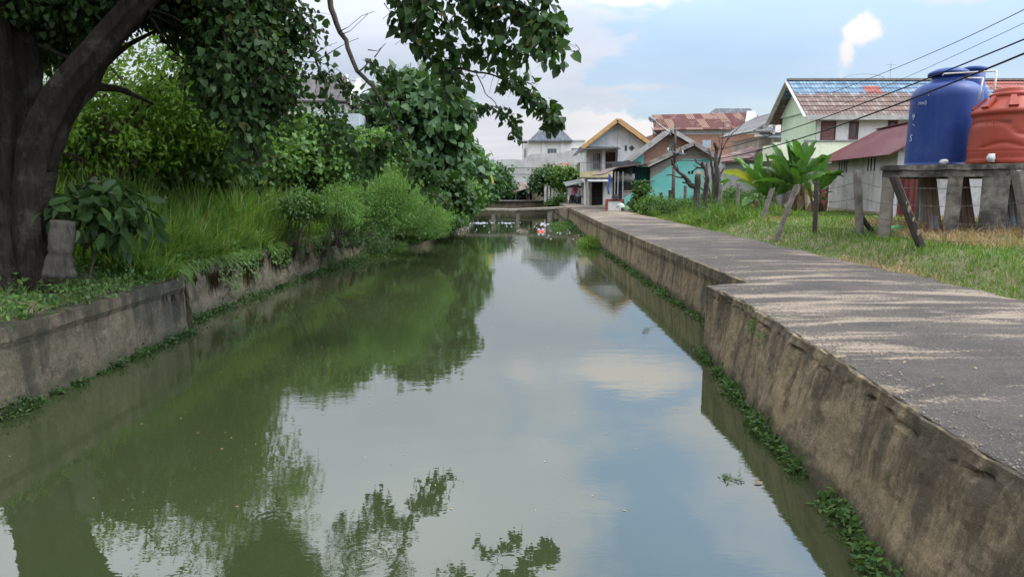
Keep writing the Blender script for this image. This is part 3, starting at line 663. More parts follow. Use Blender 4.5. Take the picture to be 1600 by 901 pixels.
# ---- group of grey-roofed houses behind the bananas
def back_houses():
    DT = tile_mat('dark_tiles', (0.115, 0.12, 0.125), (0.085, 0.09, 0.095), (0.15, 0.15, 0.15), (1, 0), 0.28, 0.22)
    DT2 = tile_mat('grey_tiles', (0.2, 0.195, 0.185), (0.14, 0.135, 0.13), (0.27, 0.26, 0.24), (1, 0), 0.28, 0.22)
    BT = tile_mat('brown_tiles', (0.19, 0.095, 0.075), (0.12, 0.075, 0.065), (0.28, 0.2, 0.16), (1, 0), 0.28, 0.2)
    Y = 50.0
    r = thing('veranda_house', 'beige house with stepped grey roofs and a roof veranda beside the mint house', 'house', (18, Y, 1.3))
    x0, x1, z0, z1 = R4(1180, 1250, 330, 213, Y); MB().box(x0, x1+3, Y, Y+6, 0.8, z1).build('wall', M('beige_plaster', (0.5,0.42,0.34), (0.42,0.36,0.3), 1, .9, .2, .5, (0.2,0.17,0.14), streak=.4), r)
    a = U(1174, 208, Y-.6); b_ = U(1236, 172, Y-.6)
    MB().plate([(a.x, Y-.7, a.z), (b_.x, Y-.7, b_.z), (b_.x, Y+6.5, b_.z+.1), (a.x, Y+6.5, a.z+.1)], .12).build('roof', DT2, r)
    a = U(1196, 199, Y-1.2); b_ = U(1245, 183, Y-1.2)
    MB().plate([(a.x, Y-1.6, a.z-.1), (b_.x, Y-1.6, b_.z-.1), (b_.x, Y+2, b_.z+.05), (a.x, Y+2, a.z+.05)], .1).build('roof', M('fibre_cement', (0.42,0.41,0.39), (0.3,0.29,0.28), 2, .9, .2, .6), r)
    for px in (1208, 1221):
        p = U(px, 225, Y-1.2); q = U(px, 194, Y-1.2); MB().bar(p, (p.x, q.y, q.z), .14).build('veranda_post', M('white_plaster', (0.6,0.6,0.6)), r)
    a = U(1196, 218, Y-1.5); b_ = U(1245, 207, Y-1.5); MB().plate([(a.x, Y-2.2, a.z), (b_.x+1, Y-2.2, a.z), (b_.x+1, Y-.2, b_.z), (a.x, Y-.2, b_.z)], .1).build('lower_roof', DT, r)
    a = U(1205, 236, Y-2); b_ = U(1245, 222, Y-2); MB().plate([(a.x, Y-2.3, a.z), (b_.x+1, Y-2.3, b_.z-.5), (b_.x+1, Y-2.3, b_.z+.1), (a.x, Y-2.3, a.z+.55)], .12).build('parapet', M('cream_plaster', (0.6,0.6,0.5)), r)
    Y = 43.0
    r = thing('low_house', 'low house with brown tiled roof and white gable half hidden by bananas', 'house', (15, Y, 1.3))
    x0, x1, z0, z1 = R4(1130, 1200, 330, 250, Y); MB().box(x0, x1+1, Y, Y+5, .8, z1).build('wall', M('grey_white_plaster', (0.45,0.45,0.45), (0.35,0.35,0.36), 1, .9, .2, .5), r)
    a = U(1126, 256, Y-.5); b_ = U(1190, 236, Y-.5)
    MB().plate([(a.x, Y-.6, a.z), (b_.x+.9, Y-.6, a.z+.5), (b_.x+.4, Y+2.5, b_.z+.3), (a.x+.9, Y+2.5, b_.z-.3)], .12).build('roof', BT, r)
    # white gable with curved barge
    pts = [U(px, py, Y-.7) for px, py in ((1178,252),(1182,238),(1190,235),(1200,239),(1205,252))]
    MB().plate([(p.x, Y-.7, p.z) for p in pts], -.1).build('gable', M('white_plaster', (0.6,0.6,0.6)), r)
    mb = MB(); [mb.bar((p.x, Y-.82, p.z+.1), (q.x, Y-.82, q.z+.1), .28, .14) for p, q in zip(pts[:-1], pts[1:])]; mb.build('barge_board', M('dark_barge', (0.16,0.13,0.12)), r)
    # red triangular tent-like dormer behind the bananas
    Y = 92.0
    r = thing('hip_roof_house', 'large dark grey hip roof rising behind the rusty iron roof', 'house', (27, Y, 1.3))
    P = lambda px, py, y: Vector((U(px, py, y).x, y, U(px, py, y).z))
    e = P(1205, 205, Y).z; x0 = P(1085, 205, Y).x; x1 = P(1212, 205, Y).x; r0 = P(1118, 169.5, Y+4); r1 = P(1172, 169.5, Y+4)
    mb = MB(); mb.add([(x0, Y, e), (x1, Y, e), (x1, Y+9, e), (x0, Y+9, e), r0, r1], [(0,1,5,4), (1,2,5), (2,3,4,5), (3,0,4), (0,3,2,1)]); mb.build('roof', tile_mat('slate_roof', (0.105,0.115,0.125), (0.08,0.088,0.096), (0.13,0.14,0.15), (1,0), .5, .35), r)
    MB().box(x0+.5, x1-.5, Y+.5, Y+8.5, .8, e-.01).build('wall', WHITEP, r)
    Y = 72.0
    r = thing('brick_warehouse', 'tall bare brick building under a patchwork rusty iron roof', 'building', (20, Y, 1.2))
    x0, x1, z0, z1 = R4(1017, 1179, 330, 210, Y); zt = P(1100, 203, Y).z
    MB().box(x0, x1, Y, Y+9, .8, z1).build('wall', brick_mat(), r)
    MB().box(x0+.9, x1-.8, Y-.02, Y+.5, z1, zt).build('white_band', M('pale_band', (0.5,0.52,0.54), (0.4,0.42,0.45), 1, .8, .1, .4), r)
    MB().plate([(x0, Y+.5, z1), (x0+.9, Y+.5, z1), (x0+.9, Y+.5, zt+1.5), (x0, Y+4, zt+1.9), (x0, Y+4, z1)][:3], .1).build('brick_pier', brick_mat(), r)
    RI = corr_mat('rusty_patched_iron', (0.10, 0.034, 0.028), (0.07, 0.028, 0.026), (1, 0), 0.22, (0.24, 0.15, 0.105), 0.75, .7, .85)
    a = P(1022, 203, Y-.6); b_ = P(1187, 201, Y-.6); c = P(1180, 175.5, Y+4); d = P(1019, 179.5, Y+4)
    MB().plate([(a.x, Y-.6, a.z), (b_.x, Y-.6, b_.z), c, d], -.08).build('roof', RI, r)
    a2 = P(1176, 203, Y-.6); c2 = P(1179, 175, Y+4); d2 = P(1167, 175.3, Y+4)
    MB().plate([(a2.x-.9, Y-.63, a2.z+.12), (b_.x+.1, Y-.63, b_.z+.12), (c2.x+.05, c2.y, c2.z+.12), (d2.x, d2.y, d2.z+.12)], -.05).build('roof_patch', corr_mat('silver_iron', (0.42,0.44,0.46), (0.35,0.36,0.37), (1,0), .2, (0.25,0.23,0.2), .6, .5), r)
    x0_, x1_, z0_, z1_ = R4(1097, 1111, 219, 231, Y); MB().box(x0_, x1_, Y-.05, Y+.01, z0_, z1_).build('window_sheet', M('blue_sheet', (0.42,0.5,0.55), (0.3,0.35,0.4), 3, .6), r)
    x0_, x1_, z0_, z1_ = R4(1018, 1031, 196, 218, Y-.8); 
    mb = MB(); mb.plate([(x0_, Y-.3, z1_), (x1_, Y-.3, z1_-1.2), (x1_, Y-.3, z0_+.4), (x0_+.2, Y-.3, z0_+.7)], .06); mb.build('loose_sheet', M('silver_iron2', (0.5,0.5,0.5), (0.35,0.35,0.36), 2, .6), r)
back_houses()

# ---- turquoise house and its porch
def turquoise_house():
    TQ = M('turquoise_plaster', (0.13, 0.47, 0.42), (0.17, 0.52, 0.46), 0.9, 0.85, 0.15, 0.55, (0.27, 0.40, 0.36), streak=0.3)
    TQ2, nt, b, out = nodes('peeling_turquoise'); t = NT(nt); x, y, z = t.sep()
    base = t.mix(t.range(t.noise(0.9, 6, 0.65), .35, .65), (0.17, 0.56, 0.49), (0.25, 0.60, 0.53))
    base = t.mix(t.range(t.noise(5, 6, 0.7), .55, .75, 0, .5), base, (0.35, 0.45, 0.42))
    render = t.mix(t.range(t.noise(1.5, 5, .6), .35, .65), (0.33, 0.29, 0.24), (0.25, 0.22, 0.19))
    Y = 52.0; pl = U(1016, 280, Y); pr = U(1045, 262, Y); pk = U(1085, 224, Y)
    # bare render in the gable: boundary rises from the left eave, then runs level
    lim = t.math('MINIMUM', t.math('ADD', pl.z, t.math('MULTIPLY', t.math('SUBTRACT', x, pl.x), 0.62)), U(1085, 249, Y).z)
    v = t.math('ADD', t.math('SUBTRACT', z, lim), t.math('MULTIPLY', t.math('SUBTRACT', t.noise(2.0, 5, .6), .5), 0.7))
    col = t.mix(t.range(v, 0.0, 0.05), base, render)
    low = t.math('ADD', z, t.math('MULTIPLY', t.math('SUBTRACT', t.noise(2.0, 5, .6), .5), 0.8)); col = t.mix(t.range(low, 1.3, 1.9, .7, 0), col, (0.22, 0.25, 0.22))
    t.L.new(col, b.inputs['Base Color']); b.inputs['Roughness'].default_value = .88; t.bump(t.noise(20, 4, .7), .2, .02, b)
    r = thing('turquoise_house', 'single-storey house with peeling turquoise gable wall behind the power pole', 'house', (pl.x, Y, 1.2))
    xl = pl.x; xr = U(1121, 280, Y).x; xp = pk.x; zl = U(1016, 262, Y).z; zp = U(1085, 230, Y).z; zr_ = U(1121, 247, Y).z
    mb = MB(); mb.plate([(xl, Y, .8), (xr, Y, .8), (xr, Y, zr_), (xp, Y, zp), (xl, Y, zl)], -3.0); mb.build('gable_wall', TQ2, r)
    FC = M('old_fibre_roof', (0.20, 0.185, 0.17), (0.13, 0.12, 0.11), 1.5, .9, .3, .6)
    def slope(xa, za, xb, zb, nm='roof', y0=Y-.7, y1=Y+2.3, tk=.08, mat=FC):
        return MB().plate([(xa, y0, za), (xb, y0, zb), (xb, y1, zb), (xa, y1, za)], tk).build(nm, mat, r)
    e = U(1085, 224, Y-.7); f = U(1127, 250, Y-.7); slope(e.x, e.z, f.x, f.z)
    g = U(1010, 257, Y-.7); slope(e.x-.02, e.z+.0, g.x, g.z)
    BB = M('grey_barge', (0.30, 0.27, 0.24), (0.2, 0.18, 0.16), 2, .9, .2, .5)
    mb = MB(); mb.bar((e.x, Y-.76, e.z), (f.x, Y-.76, f.z), .05, .3); mb.bar((e.x, Y-.76, e.z), (g.x, Y-.76, g.z), .05, .3); mb.build('barge_board', BB, r)
    VS = [(1075,1078.5,267.5,272),(1080,1083.5,267.5,272),(1108,1111,268,272),(1113,1116,268,272)]
    vents(r, VS, Y)
    # porch at the left
    YP = Y; zt = U(945, 273, YP-2).z
    p0 = U(944, 273, YP-2.2); p1 = U(966, 262, YP-2.2); p2 = U(1018, 255, YP-2.2)
    mb = MB(); mb.plate([(p0.x, YP-2.2, p0.z), (p1.x, YP-2.2, p1.z), (p1.x, YP+5, p1.z), (p0.x, YP+5, p0.z)], .07); mb.plate([(p1.x-.01, YP-2.2, p1.z), (p2.x, YP-2.2, p2.z), (p2.x, YP+5, p2.z), (p1.x-.01, YP+5, p1.z)], .07)
    mb.build('porch_roof', M('porch_iron', (0.20,0.13,0.11), (0.12,0.10,0.09), 2, .8, .2, .5), r)
    for px in (961, 966, 973.5):
        q = U(px, 268, YP-2.0); mb = MB(); mb.tube([(q.x, YP-2, 1.1), (q.x, YP-2, q.z)], .038, 7); mb.build('porch_post', M('pale_post', (0.36,0.38,0.39), (0.3,0.3,0.3), 4), r)
    x0, x1, z0, z1 = R4(973, 1016, 330, 299, YP-1.6); MB().box(x0, xl, YP-1.7, YP-1.5, .8, z1).build('low_wall', TQ2, r)
    MB().box(x0-.03, xl, YP-1.75, YP-1.45, z1, z1+.07).build('wall_cap', CONC, r)
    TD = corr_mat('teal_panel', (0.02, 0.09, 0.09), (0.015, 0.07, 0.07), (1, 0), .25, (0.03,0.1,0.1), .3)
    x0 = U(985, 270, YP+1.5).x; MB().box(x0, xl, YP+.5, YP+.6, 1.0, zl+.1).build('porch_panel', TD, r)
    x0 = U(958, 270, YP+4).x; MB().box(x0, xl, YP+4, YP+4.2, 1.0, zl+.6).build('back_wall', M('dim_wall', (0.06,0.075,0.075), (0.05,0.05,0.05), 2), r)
    # red and white kerb wall in front of the porch
    r2 = thing('parapet_wall', 'low red-edged white parapet beside the porch posts', 'wall', (U(963,330,YP-3).x, YP-3, 1.2)); r2['kind'] = 'thing'
    x0, x1, z0, z1 = R4(947, 974.5, 330, 312, YP-3.2); MB().box(x0, x1, YP-3.2, YP-3.0, 1.05, z1-.1).build('wall_panel', M('white_plaster', (0.5,0.5,0.5)), r2)
    RK = M('red_kerb', (0.28,0.07,0.055), (0.2,0.06,0.05), 3, .7, .2, .4)
    mb = MB(); mb.box(x0-.03, x1+.03, YP-3.25, YP-2.95, z1-.1, z1+.04); mb.box(x1-.16, x1+.05, YP-3.26, YP-2.94, 1.05, z1-.1); mb.box(x0-.03, x0+.12, YP-3.26, YP-2.94, 1.05, z1-.1); mb.build('coping', RK, r2)
    # water drum on the porch
    q0 = U(962, 273, YP-.5); q1 = U(991, 275, YP-.5)
    r3 = thing('drum', 'pale cylindrical drum lying under the porch roof', 'drum', (q0.x, YP-.5, q0.z))
    mb = MB(); mb.tube([(q0.x, YP-.4, q0.z-.12), (q1.x, YP-.4, q1.z-.12)], .3, 20, cap=True); mb.build('drum_body', M('pale_drum', (0.5,0.46,0.42), (0.36,0.33,0.3), 2, .6, .1, .5), r3, True)
    for hx in (q0.x+.3, q1.x-.3): MB().tube([(hx, YP-.4, q0.z-.12), (hx+.06, YP-.4, q0.z-.12)], .32, 20).build('hoop', STEEL, r3)
    mb = MB(); mb.bar((q0.x-.3, YP-.4, q0.z-.47), (q1.x+1.5, YP-.4, q0.z-.47), .5, .07); mb.build('shelf', OLDWOOD, r3)
    # cloth
    c0, c1, d0, d1 = R4(949.5, 953.5, 303, 272, YP-2.4); mb = MB(); n = 14
    V = [(c0+(c1-c0)*(i/n)*(1-.25*(k/10)) + .05*math.sin(k*.7), YP-2.4+.05*math.sin(i*1.8+k*.3), d1-(d1-d0)*k/10) for k in range(11) for i in range(n+1)]
    mb.add(V, [(k*(n+1)+i, k*(n+1)+i+1, (k+1)*(n+1)+i+1, (k+1)*(n+1)+i) for k in range(10) for i in range(n)]); o = mb.build('cloth', M('blue_cloth', (0.05,0.14,0.50), (0.08,0.2,0.55), 3, .8), None, True)
    so = o.modifiers.new('thick', 'SOLIDIFY'); so.thickness = .015
    tag(o, 'bright blue cloth hanging from the edge of the porch roof', 'cloth')
    # bricks-gable house behind
    Y2 = 58.5; r = thing('brick_gable_house', 'bare brick gable house between the white balcony house and turquoise house', 'house', (12, Y2, 1.2))
    a = U(990, 250, Y2); p = U(1048, 210, Y2); c = U(1106, 236, Y2)
    MB().plate([(a.x, Y2, .8), (c.x, Y2, .8), (c.x, Y2, c.z-.2), (p.x, Y2, p.z), (a.x, Y2, a.z)], -3).build('gable_wall', brick_mat(), r)
    MB().plate([(a.x-.02, Y2-.03, .8), (U(1006,250,Y2).x, Y2-.03, .8), (U(1006,240,Y2).x, Y2-.03, U(1006,240,Y2).z), (a.x-.02, Y2-.03, a.z)], -.028).build('painted_corner', TQ, r)
    e = U(1048, 203, Y2-.8); f = U(1112, 240, Y2-.8); g = U(984, 251, Y2-.8)
    MB().plate([(e.x, Y2-.8, e.z), (f.x, Y2-.8, f.z), (f.x, Y2+2.2, f.z), (e.x, Y2+2.2, e.z)], .08).build('roof', FC, r)
    MB().plate([(e.x, Y2-.8, e.z), (g.x, Y2-.8, g.z), (g.x, Y2+2.2, g.z), (e.x, Y2+2.2, e.z)], -.08).build('roof', FC, r)
    mb = MB(); mb.bar((e.x, Y2-.86, e.z), (f.x, Y2-.86, f.z), .05, .34); mb.bar((e.x, Y2-.86, e.z), (g.x, Y2-.86, g.z), .05, .34); mb.build('barge_board', M('pale_barge', (0.42,0.40,0.38), (0.3,0.28,0.26), 2, .9, .2, .5), r)
    MB().box(p.x-.2, p.x+.2, Y2-.1, Y2-.01, 4, p.z-.3).build('concrete_post', CONC, r)
turquoise_house()

# ---- white two-storey house with balcony
def balcony_house():
    Y = 66.0; P = lambda px, py, y=Y: U(px, py, y)
    r = thing('balcony_house', 'white two-storey house with orange barge boards, balcony and yellow parapet', 'house', (P(920, 318).x, Y, 1.2))
    GW = M('stained_white', (0.72, 0.72, 0.70), (0.62, 0.62, 0.61), 0.8, .85, .15, .5, (0.33,0.33,0.32), streak=.5)
    pk = P(965, 192); el = P(914, 228); er = P(1016, 224); xm = P(965, 250).x
    # right half: flush wall full height
    MB().plate([(xm, Y, .8), (er.x-.4, Y, .8), (er.x-.4, Y, P(1010,226).z), (xm, Y, pk.z)], -9).build('wall', GW, r)
    # left half: gable above, recessed rooms
    zc = P(940, 232).z; xl = P(919, 250).x
    MB().plate([(xl-.3, Y+.1, zc), (xm-.002, Y+.1, zc), (xm-.002, Y+.1, pk.z), (xl-.3, Y+.1, el.z+.1)], -8).build('gable', GW, r)
    MB().box(xl, xm-.002, Y+1.6, Y+8, .8, zc-.002).build('recessed_wall', GW, r)
    ZB = P(940, 268).z; ZB2 = P(940, 279).z
    MB().box(P(904,275).x, xm+.7, Y-1.1, Y+1.58, ZB2-.0, ZB2+.12).build('balcony_slab', CONC, r)
    MB().box(P(906,275,Y-1.1).x, P(966,275,Y-1.1).x, Y-1.15, Y-1.05, ZB2+.12, ZB-.0).build('parapet', M('yellow_parapet', (0.62,0.52,0.28), (0.5,0.43,0.26), 2, .8, .1, .5, (0.25,0.2,0.12), streak=.5), r)
    rl = MB(); zt = P(940, 254, Y-1.1).z; xa = P(906,275,Y-1.1).x; xb = P(966,275,Y-1.1).x
    rl.bar((xa, Y-1.1, zt), (xb, Y-1.1, zt), .05)
    for x in np.arange(xa, xb, .16): rl.bar((x, Y-1.1, ZB), (x, Y-1.1, zt-.02), .025)
    for y in np.arange(Y-1.1, Y+1.5, .18): rl.bar((xa, y, ZB), (xa, y, zt-.02), .025)
    rl.bar((xa, Y-1.1, zt), (xa, Y+1.5, zt), .05); rl.build('railing', M('old_railing', (0.30,0.29,0.24), (0.2,0.2,0.18), 4), r)
    for px in (919, 943):
        q = P(px, 250); MB().box(q.x-.16, q.x+.16, Y-.05, Y+.25, ZB2+.12, zc-.01).build('column', GW, r)
    win(r, 925, 939, 238, 266, Y+1.6, GW, GLASS, 3, 1, fw=.1); win(r, 945, 962, 238, 266, Y+1.6, M('brown_frame', (0.2,0.12,0.09)), M('curtain_glass', (0.12,0.075,0.06), (0.08,0.05,0.04)), 2, 1, fw=.1)
    # balcony awning (dark, curved sheet)
    a = P(896, 246, Y-1.8); b_ = P(965, 233, Y-1.8); mb = MB()
    mb.plate([(P(900,0).x, Y-2.0, P(0,243,Y-2).z), (P(912,0).x, Y-2.0, P(0,233.5,Y-2).z), (P(912,0).x, Y+1, P(0,233.5,Y).z+.2), (P(900,0).x, Y+1, P(0,243,Y).z)], .05)
    mb.plate([(P(912,0).x, Y-2.0, P(0,233.5,Y-2).z), (xm, Y-2.0, P(0,232.5,Y-2).z), (xm, Y+.05, zc+.1), (P(912,0).x, Y+.05, zc+.1)], .05)
    DS = M('dark_sheet', (0.06,0.06,0.062), (0.04,0.04,0.042), 2, .8); mb.build('awning', DS, r)
    # roof
    e = P(965, 187, Y-.9); f = P(1018, 226, Y-.9); g = P(909, 231, Y-.9)
    ST = tile_mat('slate_tiles', (0.13,0.135,0.145), (0.10,0.105,0.112), (0.17,0.17,0.18), (0,1), .3, .22)
    MB().plate([(e.x, Y-.9, e.z), (f.x, Y-.9, f.z), (f.x, Y+3, f.z), (e.x, Y+3, e.z)], .1).build('roof', ST, r)
    MB().plate([(e.x, Y-.9, e.z), (g.x, Y-.9, g.z), (g.x, Y+3, g.z), (e.x, Y+3, e.z)], -.1).build('roof', ST, r)
    # taller rear roof
    e2 = P(971, 186, Y+3); f2 = P(1012, 216, Y+3); g2 = P(927, 216, Y+3)
    MB().add([(g2.x, Y+3, g2.z), (f2.x, Y+3, f2.z), (f2.x, Y+9, f2.z), (g2.x, Y+9, g2.z), (e2.x, Y+3.1, e2.z+.0), (e2.x, Y+9, e2.z)], [(0,1,4), (1,2,5,4), (2,3,5), (3,0,4,5), (0,3,2,1)]).build('rear_roof', ST, r)
    OR = M('orange_barge', (0.58,0.33,0.12), (0.42,0.24,0.1), 3, .7, .1, .3)
    mb = MB(); mb.bar((e.x, Y-.97, e.z-.02), (f.x, Y-.97, f.z-.02), .06, .36); mb.bar((e.x, Y-.97, e.z-.02), (g.x, Y-.97, g.z-.02), .06, .36); mb.build('barge_board', OR, r)
    # windows in the flush wall: slot and diamond
    x0, x1, z0, z1 = R4(976, 979.5, 236, 227, Y); MB().box(x0, x1, Y-.04, Y+.02, z0, z1).build('slot_window', GLASS, r)
    q = P(987, 231.5); s = .28; MB().plate([(q.x-s, Y-.04, q.z), (q.x, Y-.04, q.z-s), (q.x+s, Y-.04, q.z), (q.x, Y-.04, q.z+s)], -.06).build('diamond_window', GLASS, r)
    # ground floor
    win(r, 924, 949, 284, 322, Y+.6, M('iron_grille', (0.05,0.05,0.055), (0.035,0.035,0.04), 3), DARKIN, 9, 2, fw=.08, name='grille_door')
    MB().box(P(919,0).x, P(924.5,0).x, Y-.2, Y+.6, .9, ZB2-.01).build('column', GW, r)
    MB().box(P(948.5,0).x, xm, Y-.1, Y+1.5, .9, ZB2-.01).build('ground_wall', GW, r)
    a0, a1, b0, b1 = R4(919, 951, 284, 280.5, Y-1.8)
    MB().plate([(a0, Y-1.8, b0), (a1, Y-1.8, b0), (a1, Y-.2, b1+.15), (a0, Y-.2, b1+.15)], .06).build('canopy', M('pale_canopy', (0.45,0.47,0.48), (0.36,0.37,0.38), 2, .6), r)
    MB().tube([(P(919.5,0).x, Y-1.7, 1.15), (P(919.5,0).x, Y-1.7, P(0,282,Y-1.7).z)], .09, 8).build('canopy_post', CONC, r)
balcony_house()

# ---- stall with clothes and the things round it
def stall():
    Y = 70.5; r = thing('clothes_stall', 'lean-to stall roofed with patched sheets between the balcony house and white posts', 'stall', (6.2, Y, 1.2))
    P = lambda px, py, y=Y: U(px, py, y)
    a0, a1, z0, z1 = R4(883, 921, 290, 284, Y)
    MB().plate([(a0, Y-1, z0-.1), (a1, Y-1, z1), (a1, Y+2.5, z1+.4), (a0, Y+2.5, z0+.3)], .06).build('roof', M('patched_sheet', (0.10,0.14,0.15), (0.3,0.29,0.24), 1.2, .8, .1, .5), r)
    for px in (885, 918): q = P(px, 300); MB().bar((q.x, Y-.9, 1.15), (q.x, Y-.9, z0+.0), .1).build('post', OLDWOOD, r)
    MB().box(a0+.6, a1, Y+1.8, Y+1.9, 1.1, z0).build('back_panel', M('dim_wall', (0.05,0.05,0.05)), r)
    mb = MB(); mb.tube([P(889, 291.5, Y-.6), P(903, 293, Y-.6), P(917, 290.5, Y-.6)], .012, 5); o = mb.build('clothes_line', STEEL, r)
    cols = [('white', (0.6,0.6,0.6)), ('pink', (0.5,0.2,0.28)), ('grey', (0.25,0.27,0.3)), ('dark red', (0.25,0.04,0.05)), ('pale blue', (0.3,0.42,0.55)), ('black', (0.03,0.03,0.035)), ('cream', (0.55,0.5,0.4)), ('navy', (0.04,0.06,0.15)), ('mauve', (0.35,0.25,0.35))]
    for i, (nm, c) in enumerate(cols):
        q = P(890+i*3.2, 293.0, Y-.6); wv = .26; L_ = .8+.25*((i*7) % 3)/2
        V = [(q.x-.1, 0, q.z), (q.x+.1, 0, q.z), (q.x+wv, 0, q.z-.16), (q.x+wv*.85, 0, q.z-.34), (q.x+wv*.6, 0, q.z-.26), (q.x+wv*.7, 0, q.z-L_), (q.x-wv*.7, 0, q.z-L_), (q.x-wv*.6, 0, q.z-.26), (q.x-wv*.85, 0, q.z-.34), (q.x-wv, 0, q.z-.16)]
        mb = MB(); mb.plate([(x, Y-.63+.02*(i % 3), z) for x, _, z in V][::-1], .03)
        o = mb.build('hanging_shirt', M('cloth_'+nm.replace(' ', '_'), c, tuple(k*.7 for k in c), 5, .9)); tag(o, '%s shirt hanging on the line under the stall roof' % nm, 'shirt', 'clothes hung up in the stall')
    # motorcycle
    q = P(896, 310, Y-1.5); bx, by, bz = q.x, Y-2.2, 1.23
    r = thing('motorcycle', 'black motorcycle parked under the clothes at the stall', 'motorcycle', (bx, by, bz), math.radians(55))
    BK = M('black_rubber', (0.02,0.02,0.02)); BP = M('black_paint', (0.025,0.03,0.05), None, 3, .3, 0)
    for s, nm in ((-.62, 'rear'), (.62, 'front')):
        mb = MB(world=False); ring = [(s+.28*math.cos(a), 0, .28+.28*math.sin(a)) for a in np.linspace(0, 2*math.pi, 19)]
        mb.tube(ring, .055, 7, cap=False); wh = mb.build('wheel', BK, r, True)
        mb = MB(world=False); [mb.bar((s, 0, .28), (s+.24*math.cos(a), 0, .28+.24*math.sin(a)), .02) for a in np.linspace(0, 2*math.pi, 7)]; mb.build('rim', STEEL, wh)
    mb = MB(world=False); mb.tube([(-.55,0,.5),(-.2,0,.52),(.15,0,.5),(.4,0,.72)], [.12,.17,.15,.08], 10); mb.build('body', BP, r, True)
    mb = MB(world=False); mb.tube([(-.75,0,.74),(-.4,0,.76),(0,0,.7)], [.08,.12,.07], 10); mb.build('seat', BK, r, True)
    mb = MB(world=False); mb.bar((.62,0,.28),(.42,0,.95),.05); mb.bar((.38,-.33,1.0),(.38,.33,1.0),.035); mb.build('handlebar', STEEL, r)
    mb = MB(world=False); mb.lathe([(.02,-.08),(.09,-.05),(.1,.03),(.02,.06)], (.5,0,.86), 14); mb.build('headlight', WHITEP, r, True)
stall()

